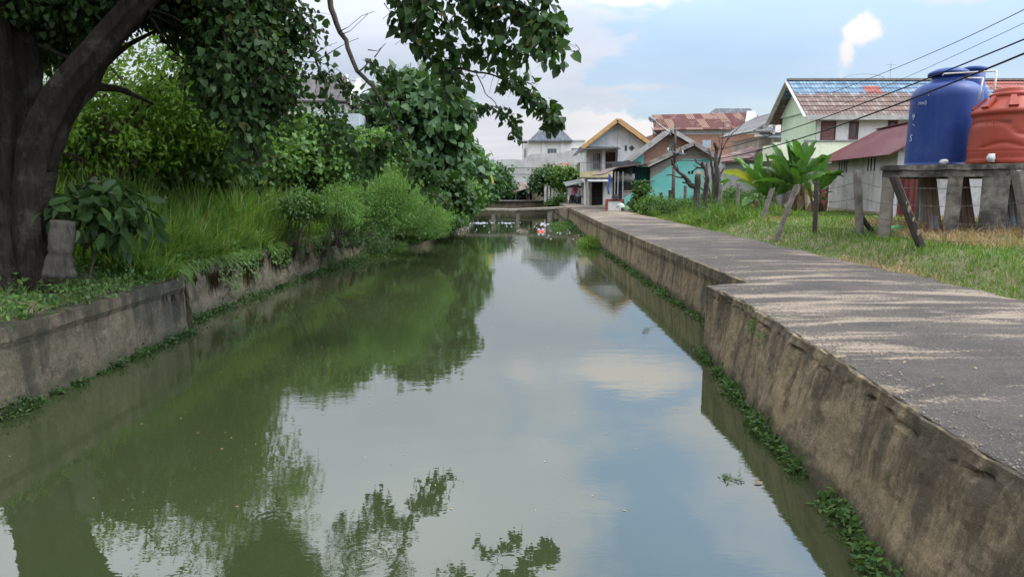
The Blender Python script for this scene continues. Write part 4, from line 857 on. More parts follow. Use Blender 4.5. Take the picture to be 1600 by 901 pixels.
# ---- white and brown fence posts beyond the stall, small house, person
def far_row():
    P = lambda px, py, y: U(px, py, y)
    Y = 88.0
    r = thing('small_house', 'small house with rusty tiled roof and dark porch at the canal bend', 'house', (2.5, Y, 1.2))
    BT = tile_mat('red_brown_tiles', (0.24,0.10,0.075), (0.16,0.08,0.065), (0.3,0.2,0.15), (1,0), .3, .22)
    a = P(830, 280, Y); b_ = P(868, 258, Y+3)
    MB().plate([(a.x, Y-.2, a.z), (P(868,262,Y).x+2, Y-.2, a.z+.3), (b_.x+2, Y+3.5, b_.z+.3), (b_.x-1.2, Y+3.5, b_.z-.2)], .1).build('roof', BT, r)
    x0, x1, z0, z1 = R4(833, 880, 320, 281, Y+.5); MB().box(x0, x1, Y+.5, Y+5, .9, z1).build('wall', M('faded_green_wall', (0.30,0.36,0.27), (0.33,0.20,0.14), .8, .9, .2, .5), r)
    x0, x1, z0, z1 = R4(801, 833, 300, 296, Y-1)
    MB().plate([(x0, Y-1.5, z0-.15), (x1, Y-1.5, z1+.3), (x1+.3, Y+1, z1+1.2), (x0, Y+1, z0+.8)], .08).build('porch_roof', M('rust_sheet', (0.20,0.12,0.09), (0.25,0.22,0.2), 1.2, .8, .2, .5), r)
    MB().box(x0+.2, x1, Y+1, Y+1.1, .9, z0+.4).build('porch_back', DARKIN, r)
    for px in (806, 832): q = P(px, 300, Y-1.3); MB().bar((q.x, Y-1.3, 1.1), (q.x, Y-1.3, z0), .12).build('porch_post', OLDWOOD, r)
    for i, (px, h) in enumerate(((852,1.9),(857.5,1.75),(863,1.5),(868,1.5),(873,1.4),(878,1.35))):
        q = P(px, 317, 82); mb = MB(); mb.box(q.x-.13, q.x+.13, 81.9, 82.1, 1.1, 1.15+h); mb.box(q.x-.16, q.x+.16, 81.87, 82.13, 1.15+h, 1.2+h)
        nm = ['tallest, at the left end', 'second from the left', 'third from the left', 'fourth from the left', 'second from the right', 'shortest, at the right end'][i]
        tag(mb.build('fence_post', WHITEP), 'white concrete post beyond the footbridge, %s' % nm, 'post', 'white posts along the far lane')
    # grey boundary walls and white villa
    GC = M('grey_cement_wall', (0.46,0.455,0.44), (0.37,0.365,0.355), .5, .9, .2, .6, (0.22,0.22,0.215), streak=.55)
    def seam(lst, Y, nm, lab, z0=1.0, mat=GC):
        V = [P(px, py, Y) for px, py in lst]; r = thing(nm, lab, 'wall', (V[0].x, Y, 1)); r['kind'] = 'thing'
        mb = MB(); mb.plate([(V[0].x, Y, z0)] + [(V[-1].x, Y, z0)] + [(v.x, Y, v.z) for v in V[::-1]], -.3); mb.build('panel', mat, r)
        return r, V
    r, V = seam([(735,250),(775,250),(800,248.5),(815,250),(829,241),(868,239)], 108, 'boundary_wall', 'long grey cement wall with a curved step beside the white villa')
    mb = MB(); [mb.bar((V[0].x, 107.97, z), (V[-1].x, 107.97, z), .05, .07) for z in (P(0,262,108).z, P(0,272,108).z, P(0,285,108).z)]; mb.build('seam_band', M('seam', (0.27,0.265,0.26)), r)
    seam([(869,240),(905,232),(925,232)], 106, 'boundary_wall', 'streaked grey cement wall left of the balcony house')
    Y = 128.0; r = thing('villa', 'white villa with steep dark hip roof behind the grey cement walls', 'house', (5, Y, 1))
    x0, x1, z0, z1 = R4(824, 893, 250, 219, Y); WV = M('villa_white', (0.66,0.65,0.61), (0.6,0.59,0.55), .6, .85, .05, .2)
    MB().box(x0, x1, Y, Y+8, 1, z1).build('wall', WV, r)
    xx, _, _, zz = R4(817, 818, 250, 224, Y); MB().box(xx, x0, Y+.5, Y+8, 1, zz).build('side_wing', WV, r)
    _, x2, _, zz = R4(893, 914, 250, 220.5, Y); MB().box(x1, x2, Y+.6, Y+8, 1, zz).build('side_wing', WV, r)
    MB().box(xx-.2, x2+.2, Y+.4, Y+8.2, zz+.01, zz+.25).build('roof_edge', M('slab_grey', (0.5,0.5,0.5)), r)
    e0 = P(826, 219.5, Y-.8); e1 = P(895, 219.5, Y-.8); k0 = P(856.5, 190, Y+3.5); k1 = P(866, 190, Y+3.5)
    MB().add([(e0.x, Y-.8, e0.z), (e1.x, Y-.8, e1.z), (e1.x, Y+8.8, e1.z), (e0.x, Y+8.8, e0.z), k0, k1, (e0.x, Y-.8, e0.z-.25), (e1.x, Y-.8, e1.z-.25), (e1.x, Y+8.8, e1.z-.25), (e0.x, Y+8.8, e0.z-.25)],
             [(0,1,5,4), (1,2,5), (2,3,4,5), (3,0,4), (0,6,7,1), (1,7,8,2), (2,8,9,3), (3,9,6,0), (6,9,8,7)]).build('roof', tile_mat('villa_slate', (0.10,0.112,0.13), (0.08,0.09,0.105), (0.12,0.13,0.15), (1,0), .6, .45), r)
    for px in (849, 878): q = P(px, 230, Y); MB().box(q.x-.25, q.x+.25, Y-.2, Y, 1, z1-.3).build('pilaster', WV, r)
    win(r, 854, 871, 231, 241, Y, WV, M('grey_glass', (0.12,0.13,0.15), (0.09,0.1,0.12)), 2, 0, fw=.15); win(r, 892, 903, 231, 240, Y+.55, WV, GLASS, 3, 0, fw=.1, proud=.1); win(r, 818, 822.5, 231, 250, Y+.5, WV, M('grey_glass', (0.1,0.1,0.1)), 0, 0, fw=.15)
    Y = 150.0; r = thing('distant_building', 'pale flat-topped building with roof boxes beyond the banana leaves', 'building', (-7, Y, 1))
    x0, x1, z0, z1 = R4(728, 772, 260, 249, Y); MB().box(x0, x1, Y, Y+8, 1, z1).build('wall', WHITEP, r)
    for k, (p0, p1, q1) in enumerate(((733,742,233),(741,757,238),(757,762,246))):
        x0, x1, _, z2 = R4(p0, p1, 249, q1, Y+1); MB().box(x0, x1, Y+1, Y+4, z1, z2).build('roof_box', WHITEP, r)
far_row()

# ---- houses behind the left bank
def left_houses():
    P = U; Y = 44.0
    DT = tile_mat('brown_grey_tiles', (0.085,0.075,0.075), (0.065,0.06,0.06), (0.11,0.10,0.10), (1,0), .35, .26)
    r = thing('grey_roof_house', 'white house with dark ribbed tile roof seen through the tree leaves', 'house', (P(480,200,Y).x, Y, 1.5))
    a = P(420, 157, Y-.5); b_ = P(548, 157, Y-.5); c = P(536, 119, Y+3.4); d = P(415, 119, Y+3.4)
    MB().plate([(a.x, Y-.5, a.z), (b_.x, Y-.5, b_.z), (c.x+.2, Y+3.4, c.z), (d.x, Y+3.4, d.z)], -.12).build('roof', DT, r)
    MB().plate([(a.x, Y+7.2, a.z), (b_.x, Y+7.2, b_.z), (c.x+.2, Y+3.4, c.z), (d.x, Y+3.4, d.z)], .12).build('roof', DT, r)
    x1 = P(541, 157, Y).x; x0 = P(425, 157, Y).x; ze = a.z-.05
    MB().box(x0, x1, Y, Y+6.8, 1, ze-.1).build('wall', WHITEP, r)
    MB().plate([(x1, Y, ze), (x1, Y+6.8, ze), (x1, Y+3.4, c.z-.15)], .2).build('gable', WHITEP, r)
    mb = MB(); mb.bar((c.x+.25, Y+3.4, c.z-.1), (b_.x+.02, Y-.5, b_.z-.1), .08, .4); mb.build('barge_board', WHITEP, r)
    x0, x1_, z0, z1 = R4(485, 562, 260, 178, Y-2); MB().box(x0, x1_, Y-2.2, Y-.01, 1, z1).build('extension', M('pale_blue_wall', (0.42,0.48,0.52), (0.36,0.41,0.45), .8, .9, .1, .3), r)
    q = P(458, 137, Y+1); mb = MB(); mb.tube([(q.x, Y+1, q.z-.3), (q.x, Y+1, q.z+.25)], .3, 14); mb.build('water_tank', M('tank_blue', (0.03,0.1,0.35)), r, True)
    Y = 50.0; r = thing('dark_roof_house', 'second house with low dark tile roof behind the leaning branch', 'house', (P(590,200,Y).x, Y, 1.5))
    a = P(556, 180, Y); b_ = P(640, 180, Y); c = P(625, 153, Y+3); d = P(562, 153, Y+3)
    MB().plate([(a.x, Y-.4, a.z), (b_.x, Y-.4, b_.z), c, d], -.1).build('roof', DT, r)
    MB().box(a.x+.3, b_.x-.3, Y, Y+6, 1, a.z-.15).build('wall', WHITEP, r)
    Y = 64.0; r = thing('unfinished_block', 'tall beige concrete block with bare steel rods standing on its roof', 'building', (P(620,200,Y).x, Y, 1.5))
    x0, x1, z0, z1 = R4(603, 632, 240, 113, Y); MB().box(x0, x1, Y, Y+5, 1, z1).build('tower', M('beige_cement', (0.45,0.40,0.29), (0.38,0.33,0.25), .8, .9, .2, .4, streak=.4), r)
    x0, x1, z0, z1 = R4(632, 704, 240, 158, Y+1); MB().box(x0, x1, Y+1, Y+6, 1, z1).build('wing', WHITEP, r)
    x0, x1, z0, z1 = R4(622, 650, 240, 150, Y-1); MB().box(x0, x1, Y-1, Y+.9, z0, z1).build('annex', M('pale_blue_wall', (0.4,0.45,0.5)), r)
    random.seed(5)
    for pxc, py0, py1, yb in ((641, 117, 97, 146), (657, 115, 95, 146), (663, 113, 95, 146), (668, 115, 98, 146)):
        mb = MB(); x0, x1, z0, z1 = R4(pxc-2.2, pxc+2.2, yb, py0, Y+2); mb.box(x0, x1, Y+1.9, Y+2.1, z0, z1); cl = mb.build('column_stub', CONC, r)
        mb = MB()
        for k in range(7):
            x = x0+(x1-x0)*k/6; mb.bar((x, Y+2, z1-.1), (x+random.uniform(-.15, .15), Y+2+random.uniform(-.1, .1), P(0, py1+random.uniform(0, 4), Y+2).z), .035)
        mb.build('rebar', M('rebar', (0.2,0.19,0.2)), cl)
left_houses()
for o in list(bpy.data.objects):
    if o.parent is None and o.type == 'EMPTY' and 'wall' in o.name and 'kind' not in o: o['kind'] = 'thing'

# ================================================================== TANKS, PLATFORM, FENCE, POLE, WIRES
GP = 1.72
PC = Vector((9.6, 18.0, 0)); PA = math.radians(-35); PU = Vector((math.cos(PA), math.sin(PA), 0)); PV_ = Vector((-math.sin(PA), math.cos(PA), 0)); PT = 3.52
def at_px(px):                      # distance along the platform's front edge under a pixel column
    k = (px-CX)/FPX*.99; return (k*PC.y-PC.x)/(PU.x-k*PU.y)
LEGC = M('leg_concrete', (0.25, 0.225, 0.18), (0.16, 0.14, 0.115), 2.5, 0.9, 0.3, 0.7, (0.06, 0.055, 0.045), streak=0.6)
def platform():
    r = thing('tank_platform', 'mouldy concrete frame platform carrying the water tanks', 'platform', (PC.x, PC.y, GP), PA)
    x1, y1, zt = 6.0, 6.6, PT-GP; V = []; F = []; xs = np.arange(-.03, x1, .1)
    for x in xs:
        n = lambda k: .035*mnoise.noise(Vector((x*3, k, 0)))
        V += [(x, -.06+n(1), zt-.13+n(2)), (x, -.06+n(3), zt+n(4)*.6), (x, y1, zt), (x, y1, zt-.13)]
    for i in range(len(xs)-1):
        for k in range(4): F.append((i*4+k, (i+1)*4+k, (i+1)*4+(k+1) % 4, i*4+(k+1) % 4))
    F += [(0,1,2,3), tuple((len(xs)-1)*4+k for k in (3,2,1,0))]
    mb = MB(world=False); mb.add(V, F); mb.build('slab', DARKC, r)
    zb = zt-.135; zl = zb-.17
    MB(world=False).box(.02, x1-.05, 0, .22, zl, zb).build('beam', DARKC, r)
    MB(world=False).box(.02, x1-.05, y1-.3, y1-.06, zl, zb).build('beam', DARKC, r)
    MB(world=False).box(.03, .25, .22, y1-.3, zl, zb).build('beam', DARKC, r)
    for p0, p1, cm in ((1369,1388,LEGC),(1478,1503,DARKC),(1532,1577,DARKC),(1640,1670,DARKC)):
        a = max(.02, at_px(p0)); b_ = a+(at_px(p1)-at_px(p0)); V = []; n = 9
        for k in range(n):
            z = -.5+(zl+.5)*k/(n-1); j = lambda s_: .022*mnoise.noise(Vector((z*3, s_+p0, 0)))
            V += [(a+.01+j(0), .012+j(1), z), (b_+j(2), .01+j(3), z), (b_+j(4), .30, z), (a+.01+j(5), .30, z)]
        F = [(k*4+i, k*4+(i+1) % 4, (k+1)*4+(i+1) % 4, (k+1)*4+i) for k in range(n-1) for i in range(4)]
        mb = MB(world=False); mb.add(V, F); mb.build('leg', cm, r)
    for a in (.35, 2.2, 3.9, 5.4): MB(world=False).box(a, a+.36, y1-.32, y1-.04, -.5, zl+.01).build('leg', LEGC, r)
platform()

def logo(parent, c, rad, z, a0, a1, col, items):
    """small raised strokes following the curve of a tank: items = [(angle deg, dz, width deg, h)]"""
    mb = MB()
    for a, dz, wd, h in items:
        t0, t1 = math.radians(a-wd/2), math.radians(a+wd/2); rr = rad+.004
        mb.plate([(c.x+rr*math.cos(t0), c.y+rr*math.sin(t0), z+dz), (c.x+rr*math.cos(t1), c.y+rr*math.sin(t1), z+dz), (c.x+rr*math.cos(t1), c.y+rr*math.sin(t1), z+dz+h), (c.x+rr*math.cos(t0), c.y+rr*math.sin(t0), z+dz+h)], .006)
    return mb.build('lettering', col, parent)
def text_part(body, size, c, rad, ang, z, mat, parent, name='lettering'):
    """real letters bent round the tank wall"""
    cu = bpy.data.curves.new('txt', 'FONT'); cu.body = body; cu.size = size; cu.extrude = 0.004; cu.align_x = 'CENTER'; cu.resolution_u = 2
    ob = bpy.data.objects.new('txt', cu); COL.objects.link(ob)
    dg = bpy.context.evaluated_depsgraph_get(); me0 = ob.evaluated_get(dg).to_mesh()
    vs = [v.co.copy() for v in me0.vertices]; fs = [tuple(p.vertices) for p in me0.polygons]
    ob.to_mesh_clear(); bpy.data.objects.remove(ob); bpy.data.curves.remove(cu)
    mb = MB()
    V = []
    for v in vs:
        a = math.radians(ang) + v.x/rad; rr = rad + .006 + v.z; V.append((c.x+rr*math.cos(a), c.y+rr*math.sin(a), z+v.y))
    mb.add(V, fs); return mb.build(name, mat, parent)
BLUE = M('tank_plastic_blue', (0.010, 0.040, 0.19), (0.009, 0.034, 0.16), 0.9, 0.45, 0.03, 0.25, (0.06, 0.09, 0.22), streak=0.25, spec=0.3)
ORG = M('tank_plastic_red', (0.33, 0.055, 0.030), (0.28, 0.046, 0.026), 0.9, 0.5, 0.03, 0.25, (0.25, 0.08, 0.06), streak=0.3, spec=0.3)
GLAZEW = M('white_valve', (0.7, 0.7, 0.7)); LETW = M('faded_white_lettering', (0.45,0.5,0.6), (0.3,0.35,0.5), 9)
def blue_tank():
    Y = 19.2; c = U(1469, 258, Y); c.z = PT; R = .88; H = U(0, 105, Y).z - PT - .02
    r = thing('water_tank', 'large plain blue water tank with a wide domed lid on the platform', 'water tank', tuple(c))
    prof = [(R*.96, 0), (R*1.0, .05)]
    for k in range(30): prof.append((R*(1.0-.03*k/29), .05+(H-.86)*k/29))
    for a in np.linspace(0, math.pi/2, 14)[1:]: prof.append((R*(.46+.51*math.cos(a)), H-.81+.42*math.sin(a)))
    zt = H-.39
    prof += [(R*.46, zt), (R*.44, zt+.03), (R*.44, zt+.17)]
    MB().lathe(prof, c, 56).build('body', BLUE, r, True)
    z = zt+.16; lid = MB().lathe([(R*.48, z), (R*.55, z+.02), (R*.56, z+.09), (R*.53, z+.12), (R*.36, z+.19), (R*.15, z+.225), (.01, z+.23)], c, 48).build('lid', BLUE, r, True)
    for tx, sz, an, dz in (('ros)', .15, 201, -1.0), ("'", .14, 211, -.86), ('9', .22, 184, -1.38), ('-.', .2, 186, -1.55), ('S', .26, 182, -1.95)): text_part(tx, sz, c, R*1.0+.004, an, PT+H+dz, LETW, r)
    q = (c.x - .42, c.y - R*.9, PT+.10)
    MB().tube([(q[0], q[1]+.1, q[2]), (q[0], q[1]-.12, q[2])], .07, 14).build('valve', GLAZEW, r, True)
    # seams
    return r
blue_tank()
def red_tank():
    Y = 17.3; c = U(1570, 258, Y); c.z = PT; R = .83; H = U(0, 166, Y-.5).z-PT
    r = thing('water_tank', 'terracotta red ribbed water tank with stepped neck at the right edge', 'water tank', tuple(c))
    n = 72; rows = []; z = 0
    prof = [(R*.97, 0), (R, .04), (R, .12), (R*.98, .15), (R, .18), (R*.98, .24), (R, .27), (R*.975, .30), (R*1.0, .34)]
    zz = np.linspace(.36, H-.16, 26); prof += [(R*(1.0-.035*(q-.36)/(H-.5)), q) for q in zz]
    prof += [(R*.99, H-.14), (R*.99, H-.08), (R*.95, H-.04), (R*.72, H+.10), (R*.55, H+.24), (R*.52, H+.27), (R*.55, H+.29), (R*.55, H+.34), (R*.5, H+.37), (R*.42, H+.39), (R*.44, H+.45), (R*.3, H+.5), (.01, H+.52)]
    V = []; F = []
    for i, (q, z) in enumerate(prof):
        for k in range(n):
            a = 2*math.pi*k/n; rr = q
            if .36 < z < H-.16:
                w1 = .62*H + .16*math.tanh(3.2*math.sin(a*2+1.1)); w2 = .28*H + .12*math.cos(a*3+.6)
                rr -= .05*math.exp(-((z-w1)/.05)**2) + .035*math.exp(-((z-w2)/.045)**2)
                rr -= .035*(z > w1)*min(1, (z-w1)/.1)
            V.append((c.x+rr*math.cos(a), c.y+rr*math.sin(a), c.z+z))
    for i in range(len(prof)-1):
        for k in range(n): F.append((i*n+k, i*n+(k+1) % n, (i+1)*n+(k+1) % n, (i+1)*n+k))
    F.append(tuple(range(n))[::-1]); F.append(tuple((len(prof)-1)*n+k for k in range(n)))
    mb = MB(); mb.add(V, F); mb.build('body', ORG, r, True)
    for k in range(8):
        a = 2*math.pi*(k+.3)/8; MB().plate([(c.x+R*.93*math.cos(a-.13), c.y+R*.93*math.sin(a-.13), c.z+H-.02), (c.x+R*.93*math.cos(a+.13), c.y+R*.93*math.sin(a+.13), c.z+H-.02), (c.x+R*.6*math.cos(a+.1), c.y+R*.6*math.sin(a+.1), c.z+H+.24), (c.x+R*.6*math.cos(a-.1), c.y+R*.6*math.sin(a-.1), c.z+H+.24)], .06).build('shoulder_rib', ORG, r)
    GR = M('grey_print', (0.12,0.07,0.07)); 
    for tx, sz, an, dz in (('=', .12, 188, -.50), ('-', .12, 201, -.42), ('I', .14, 212, -.42), ('- rooma', .09, 227, -.36), ('Q', .26, 178, -.86), ('8', .15, 173, -1.4)): text_part(tx, sz, c, R*.955, an, PT+H+dz, GR, r)
    a = math.radians(214); q = (c.x+R*math.cos(a), c.y+R*math.sin(a)); mb = MB(); mb.tube([(q[0]+.05, q[1]+.05, PT+.14), (q[0]-.1, q[1]-.14, PT+.14)], .09, 12); mb.tube([(q[0]-.04, q[1]-.08, PT+.24), (q[0]-.04, q[1]-.08, PT+.04)], .07, 10); mb.build('valve', GLAZEW, r, True)
red_tank()
def third_tank():
    Y = 21.6; c = U(1507, 258, Y); c.z = PT; R = .44; zt = U(0, 105, Y).z-PT
    r = thing('water_tank', 'narrow blue water tank mostly hidden behind the large blue one', 'water tank', tuple(c))
    MB().lathe([(R, 0), (R, zt-.9), (R*.93, zt-.72), (R*.78, zt-.6), (R*.72, zt-.5), (R*.72, zt-.12)], c, 40).build('body', BLUE, r, True)
    MB().lathe([(R*.76, zt-.13), (R*.8, zt-.1), (R*.8, zt-.04), (R*.6, zt), (.01, zt+.01)], c, 40).build('lid', BLUE, r, True)
third_tank()
def pipes():
    PV = M('white_pipe', (0.62, 0.60, 0.56), (0.5,0.48,0.45), 4, .5)
    Y = 17.6; r = thing('water_pipe', 'white plastic pipe frame running over the tanks', 'pipe', tuple(U(1555, 200, Y)))
    A = [U(px, py, y) for px, py, y in ((1473,118,18.6),(1475,115.5,18.6),(1520,113,18.0),(1557,111,17.6))]
    mb = MB(); mb.tube(A, .02, 8); mb.build('pipe_run', PV, r, True)
    p = A[-1]; mb = MB(); mb.tube([p, (p.x, p.y, U(0, 158, p.y).z)], .024, 8); mb.build('riser', PV, r, True)
    B = [U(px, py, 18) for px, py in ((1510,122),(1536,122))]; mb = MB(); mb.tube(B, .018, 8); mb.tube([B[1], (B[1].x-.06, B[1].y, U(0, 158, 18).z)], .024, 8); mb.build('branch_pipe', PV, r, True)
pipes()

# corrugated sheets leaning under the platform
RS = corr_mat('rusty_leaning_sheet', (0.30, 0.22, 0.17), (0.24, 0.13, 0.09), (1, 0), 0.085, (0.36,0.38,0.42), .8, .6, .26)
GS = corr_mat('grey_leaning_sheet', (0.38, 0.40, 0.42), (0.3,0.32,0.34), (1, 0), 0.085, (0.25,0.2,0.17), .5, .5, .5)
def lean_sheet(pts, Y, lab, mat, back=.35):
    (a, b_, c, d) = pts; V = []
    n = 26
    p0, p1 = U(*a, Y), U(*b_, Y); p2, p3 = U(*c, Y), U(*d, Y)
    F = []
    for k in range(2):
        for i in range(n+1):
            f = i/n; q = (p0.lerp(p1, f) if k == 0 else p3.lerp(p2, f)); V.append((q.x, Y + (0 if k == 0 else back) + .018*math.sin(i*math.pi*.9), max(q.z, GP-.1) if k == 0 else q.z))
    F = [(i, i+1, n+1+i+1, n+1+i) for i in range(n)]
    mb = MB(); mb.add(V, F); o = mb.build('corrugated_sheet', mat); s = o.modifiers.new('t', 'SOLIDIFY'); s.thickness = .006
    tag(o, lab, 'iron sheet', 'iron sheets leaning under the platform')
lean_sheet([(1446,359),(1471,357),(1475,274),(1456,274)], 17.9, 'rusty corrugated sheet with one bluish edge, leaning left of the dark pillar', RS)
lean_sheet([(1497,355),(1524,355),(1527,274),(1504,274)], 17.6, 'rust-brown corrugated sheet standing between the two dark pillars', RS)
lean_sheet([(1572,357),(1610,357),(1606,272),(1578,272)], 17.4, 'clean grey corrugated sheet behind the wide pillar', GS)
lean_sheet([(1436,345),(1447,345),(1455,274),(1444,274)], 18.6, 'narrow white board leaning beside the rusty sheet', M('white_board2', (0.62,0.62,0.6), (0.5,0.5,0.48), 2, .7), .2)
o = MB(); q = U(1402, 352, 19.3)
V = [(q.x+.22*math.cos(a)*(1+.3*mnoise.noise(Vector((a*3, 0, 0)))), q.y+.12*math.sin(a), GP+.02+.1*h) for h in (0, 1) for a in np.linspace(0, 2*math.pi, 13)[:-1]]
V.append((q.x, q.y, GP+.2)); F = [(i, (i+1) % 12, 12+(i+1) % 12, 12+i) for i in range(12)] + [(12+i, 12+(i+1) % 12, 24) for i in range(12)]
o.add(V, F); tag(o.build('plastic_bag', M('green_plastic', (0.12,0.5,0.15), (0.2,0.6,0.3), 6, .4), None, True), 'crumpled bright green plastic bag on the ground under the platform', 'bag')

# fence posts
random.seed(11)
POSTS = []
def post(top, base, wpx, lab, mat, zg=1.6, holes=False):
    b_ = G(*base, zg); t_ = U(*top, b_.y); wd = wpx/1067*b_.y
    b0 = b_ + (b_-t_).normalized()*.35
    mb = MB(); n = 14; P_ = [b0.lerp(t_, k/(n-1)) for k in range(n)]
    V = []; F = []
    for i, p in enumerate(P_):
        for k in range(8):
            a = 2*math.pi*(k+.5)/8; rr = wd/2*(1.12 if k % 2 == 0 else 1.0) * (1+.10*mnoise.noise(Vector((a*2, i*.5, base[0]))))
            V.append((p.x+rr*math.cos(a), p.y+rr*math.sin(a), p.z+(.05*mnoise.noise(Vector((a, base[0], 2))) if i == n-1 else 0)))
    for i in range(n-1):
        for k in range(8): F.append((i*8+k, i*8+(k+1) % 8, (i+1)*8+(k+1) % 8, (i+1)*8+k))
    F.append(tuple(range(8))[::-1]); F.append(tuple((n-1)*8+k for k in range(8)))
    r = thing('fence_post', lab, 'fence post', tuple(b_), 0, 'wooden posts of the barbed wire fence')
    mb.add(V, F); mb.build('shaft', mat, r); POSTS.append((b_, t_, wd))
    return r
post((1071,290),(1070,327),5,'short pale grey post beside the power pole', OLDWOOD, 1.3)
post((1127,287),(1121.6,338),6,'upright pale post left of the bananas, just right of the dead tree', OLDWOOD, 1.45)
post((1154,287),(1150,345),6,'slightly leaning pale post in front of the left banana leaves', OLDWOOD, 1.5)
post((1207,294),(1190,346),7,'strongly tilted grey post standing against the banana trunks', OLDWOOD, 1.58)
post((1245,289),(1219,359),8,'most tilted grey post right of the banana trunks', OLDWOOD)
post((1276,284),(1273,363),7.5,'thin upright blackened post right of the bananas', DARKWOOD)
post((1339,267),(1344,369),11.5,'thick upright pale grey post before the grey shed', OLDWOOD)
rg = post((1396,276),(1440,387),14,'thick black post leaning hard in front of the platform, with pale knots', DARKWOOD)
b_, t_, wd = POSTS[-1]
for f, ks in ((.22, .9), (.40, .6), (.55, 1.0), (.635, .5)):
    p = b_.lerp(t_, f); mb = MB(); mb.lathe([(.075, 0), (.05, .012)], (0, 0, 0), 10)
    mb.v = [(p.x+x*0.55*ks, p.y-wd*.52-z, p.z+y*ks*1.1) for x, y, z in mb.v]; mb.build('knot', M('pale_knot', (0.30,0.22,0.15), (0.18,0.13,0.1), 12), rg)
post((1589,266),(1612,389),18,'heavy weathered post leaning at the right edge of the view', OLDWOOD)
for i, (px, py0, py1, lab) in enumerate(((1047,297,326,'stubby post just left of the power pole'), (1033,301,326,'dark stub among weeds, second left of the power pole'), (1021,303,326,'low stub nearest the porch wall'), (1112,330,346,'short dark stump in the grass before the pale posts'))):
    rr = post((px,py0),(px,py1),5,lab, DARKWOOD, 1.3)
b_, t_, wd = POSTS[6]; p = b_.lerp(t_, .35); q = G(1366, 367, 1.62)
r = thing('fence_brace', 'short slanting brace propping the thick pale post', 'brace', tuple(q)); MB().bar(p, q, .1, .09).build('timber', DARKWOOD, r)
# barbed wire strands
WIRE = M('rusty_wire', (0.09,0.075,0.065), (0.06,0.05,0.045), 20, .8)
def strand(pidx, fr, lab):
    pts = []
    for a, b2 in zip(pidx[:-1], pidx[1:]):
        A = POSTS[a][0].lerp(POSTS[a][1], fr); B = POSTS[b2][0].lerp(POSTS[b2][1], fr)
        A = A + Vector((-.02, -POSTS[a][2]*.5, 0)); B = B + Vector((-.02, -POSTS[b2][2]*.5, 0))
        for i in range(12): f = i/12; p = A.lerp(B, f); p.z -= .05*math.sin(math.pi*f)+.012*mnoise.noise(p*3); pts.append(p)
    pts.append(B); r = thing('barbed_wire', lab, 'barbed wire', tuple(pts[0])); mb = MB(); mb.tube(pts, .006, 5); mb.build('wire', WIRE, r)
    mb = MB(); rr = random.Random(3)
    for p, q in zip(pts[:-1], pts[1:]):
        L_ = (q-p).length; k = max(1, int(L_/.16))
        for i in range(k):
            c = p.lerp(q, (i+.5)/k)
            for s in (0, 1):
                d = Vector((rr.uniform(-1, 1), rr.uniform(-1, 1), rr.uniform(-1, 1))).normalized()*.022; mb.bar(c-d, c+d, .005)
    mb.build('barbs', WIRE, r)
for fr, nm in ((.12, 'lowest'), (.36, 'second lowest'), (.60, 'third'), (.84, 'top')):
    strand([3, 4, 5, 6, 7, 8], fr, '%s strand of barbed wire along the wooden posts' % nm)

# ---- utility pole with street lamp
PY = 49.5
def pole():
    b_ = U(1051, 325, PY); zt = U(1052, 191, PY).z; x = b_.x
    r = thing('utility_pole', 'rusty brown utility pole carrying a long street lamp arm and cables', 'utility pole', (x, PY, 1.2))
    RP = M('rusty_pole', (0.10,0.07,0.055), (0.06,0.045,0.04), 4, .7, .2)
    mb = MB(); mb.tube([(x, PY, 0.9), (x, PY, 4.5)], [.14, .12], 12); mb.tube([(x, PY, 4.5), (x, PY, zt)], [.095, .08], 12); mb.build('shaft', RP, r, True)
    h = U(1016, 186, PY-.5); e = U(1048, 212, PY)
    mb = MB(); mb.tube([e, U(1046, 207, PY), U(1022, 189, PY-.4)], .05, 8); mb.build('lamp_arm', STEEL, r, True)
    mb = MB(); a = U(1014, 183.5, PY-.5); b2 = U(1024, 190, PY-.4); mb.tube([a, a.lerp(b2, .3), a.lerp(b2, .8), b2], [.08, .17, .15, .07], 10); lh = mb.build('lamp_head', M('lamp_grey', (0.22,0.22,0.22)), r, True)
    mb = MB(); c = a.lerp(b2, .45); mb.lathe([(.02, -.22), (.1, -.19), (.12, -.12)], c, 12); mb.build('lamp_glass', M('lamp_glass_w', (0.6,0.62,0.62), None, 3, .2), lh, True)
    mb = MB(); z = U(0, 241, PY).z; mb.bar((x-.6, PY-.12, z+.25), (x+.7, PY-.12, z-.0), .07); mb.bar((x-.2, PY-.12, zt-.5), (x+.35, PY-.12, zt-.4), .06); mb.build('crossarm', STEEL, r)
    for s in (-.5, .55): MB().lathe([(.03, 0), (.06, .04), (.04, .09), (.06, .14), (.02, .18)], (x+s, PY-.12, z+.28-(s+.6)*.2), 10).build('insulator', WHITEP, r, True)
    mb = MB(); [mb.tube([(x+.32*math.cos(t)+.05, PY-.2, z+.35+.34*math.sin(t)) for t in np.linspace(0, 6.283, 16)], .02, 5) for _ in (0,)]; mb.build('cable_coil', M('black_cable', (0.02,0.02,0.02)), r)
    return Vector((x, PY, zt))
pt = pole()
def cable(pts, lab, rad=.012, ext=1.0):
    """cable hung through the given supports"""
    P_ = [Vector(p) for p in pts]; out = []
    for a, b2, sag in zip(P_[:-1], P_[1:], [.0]*9):
        pass
    # smooth curve through three control points
    A, B, C = P_[0], P_[1], P_[-1]
    for i in range(41):
        t = ext*i/40; out.append(A*(1-t)*(1-2*t) + B*4*t*(1-t) + C*t*(2*t-1))
    r = thing('power_cable', lab, 'cable', tuple(A)); mb = MB(); mb.tube(out, rad, 5); mb.build('cable', M('black_cable', (0.02,0.02,0.02)), r, True)
def mid(a, b2, px, py, f=.5):
    Y = a.y+(b2.y-a.y)*f; return U(px, py, Y)
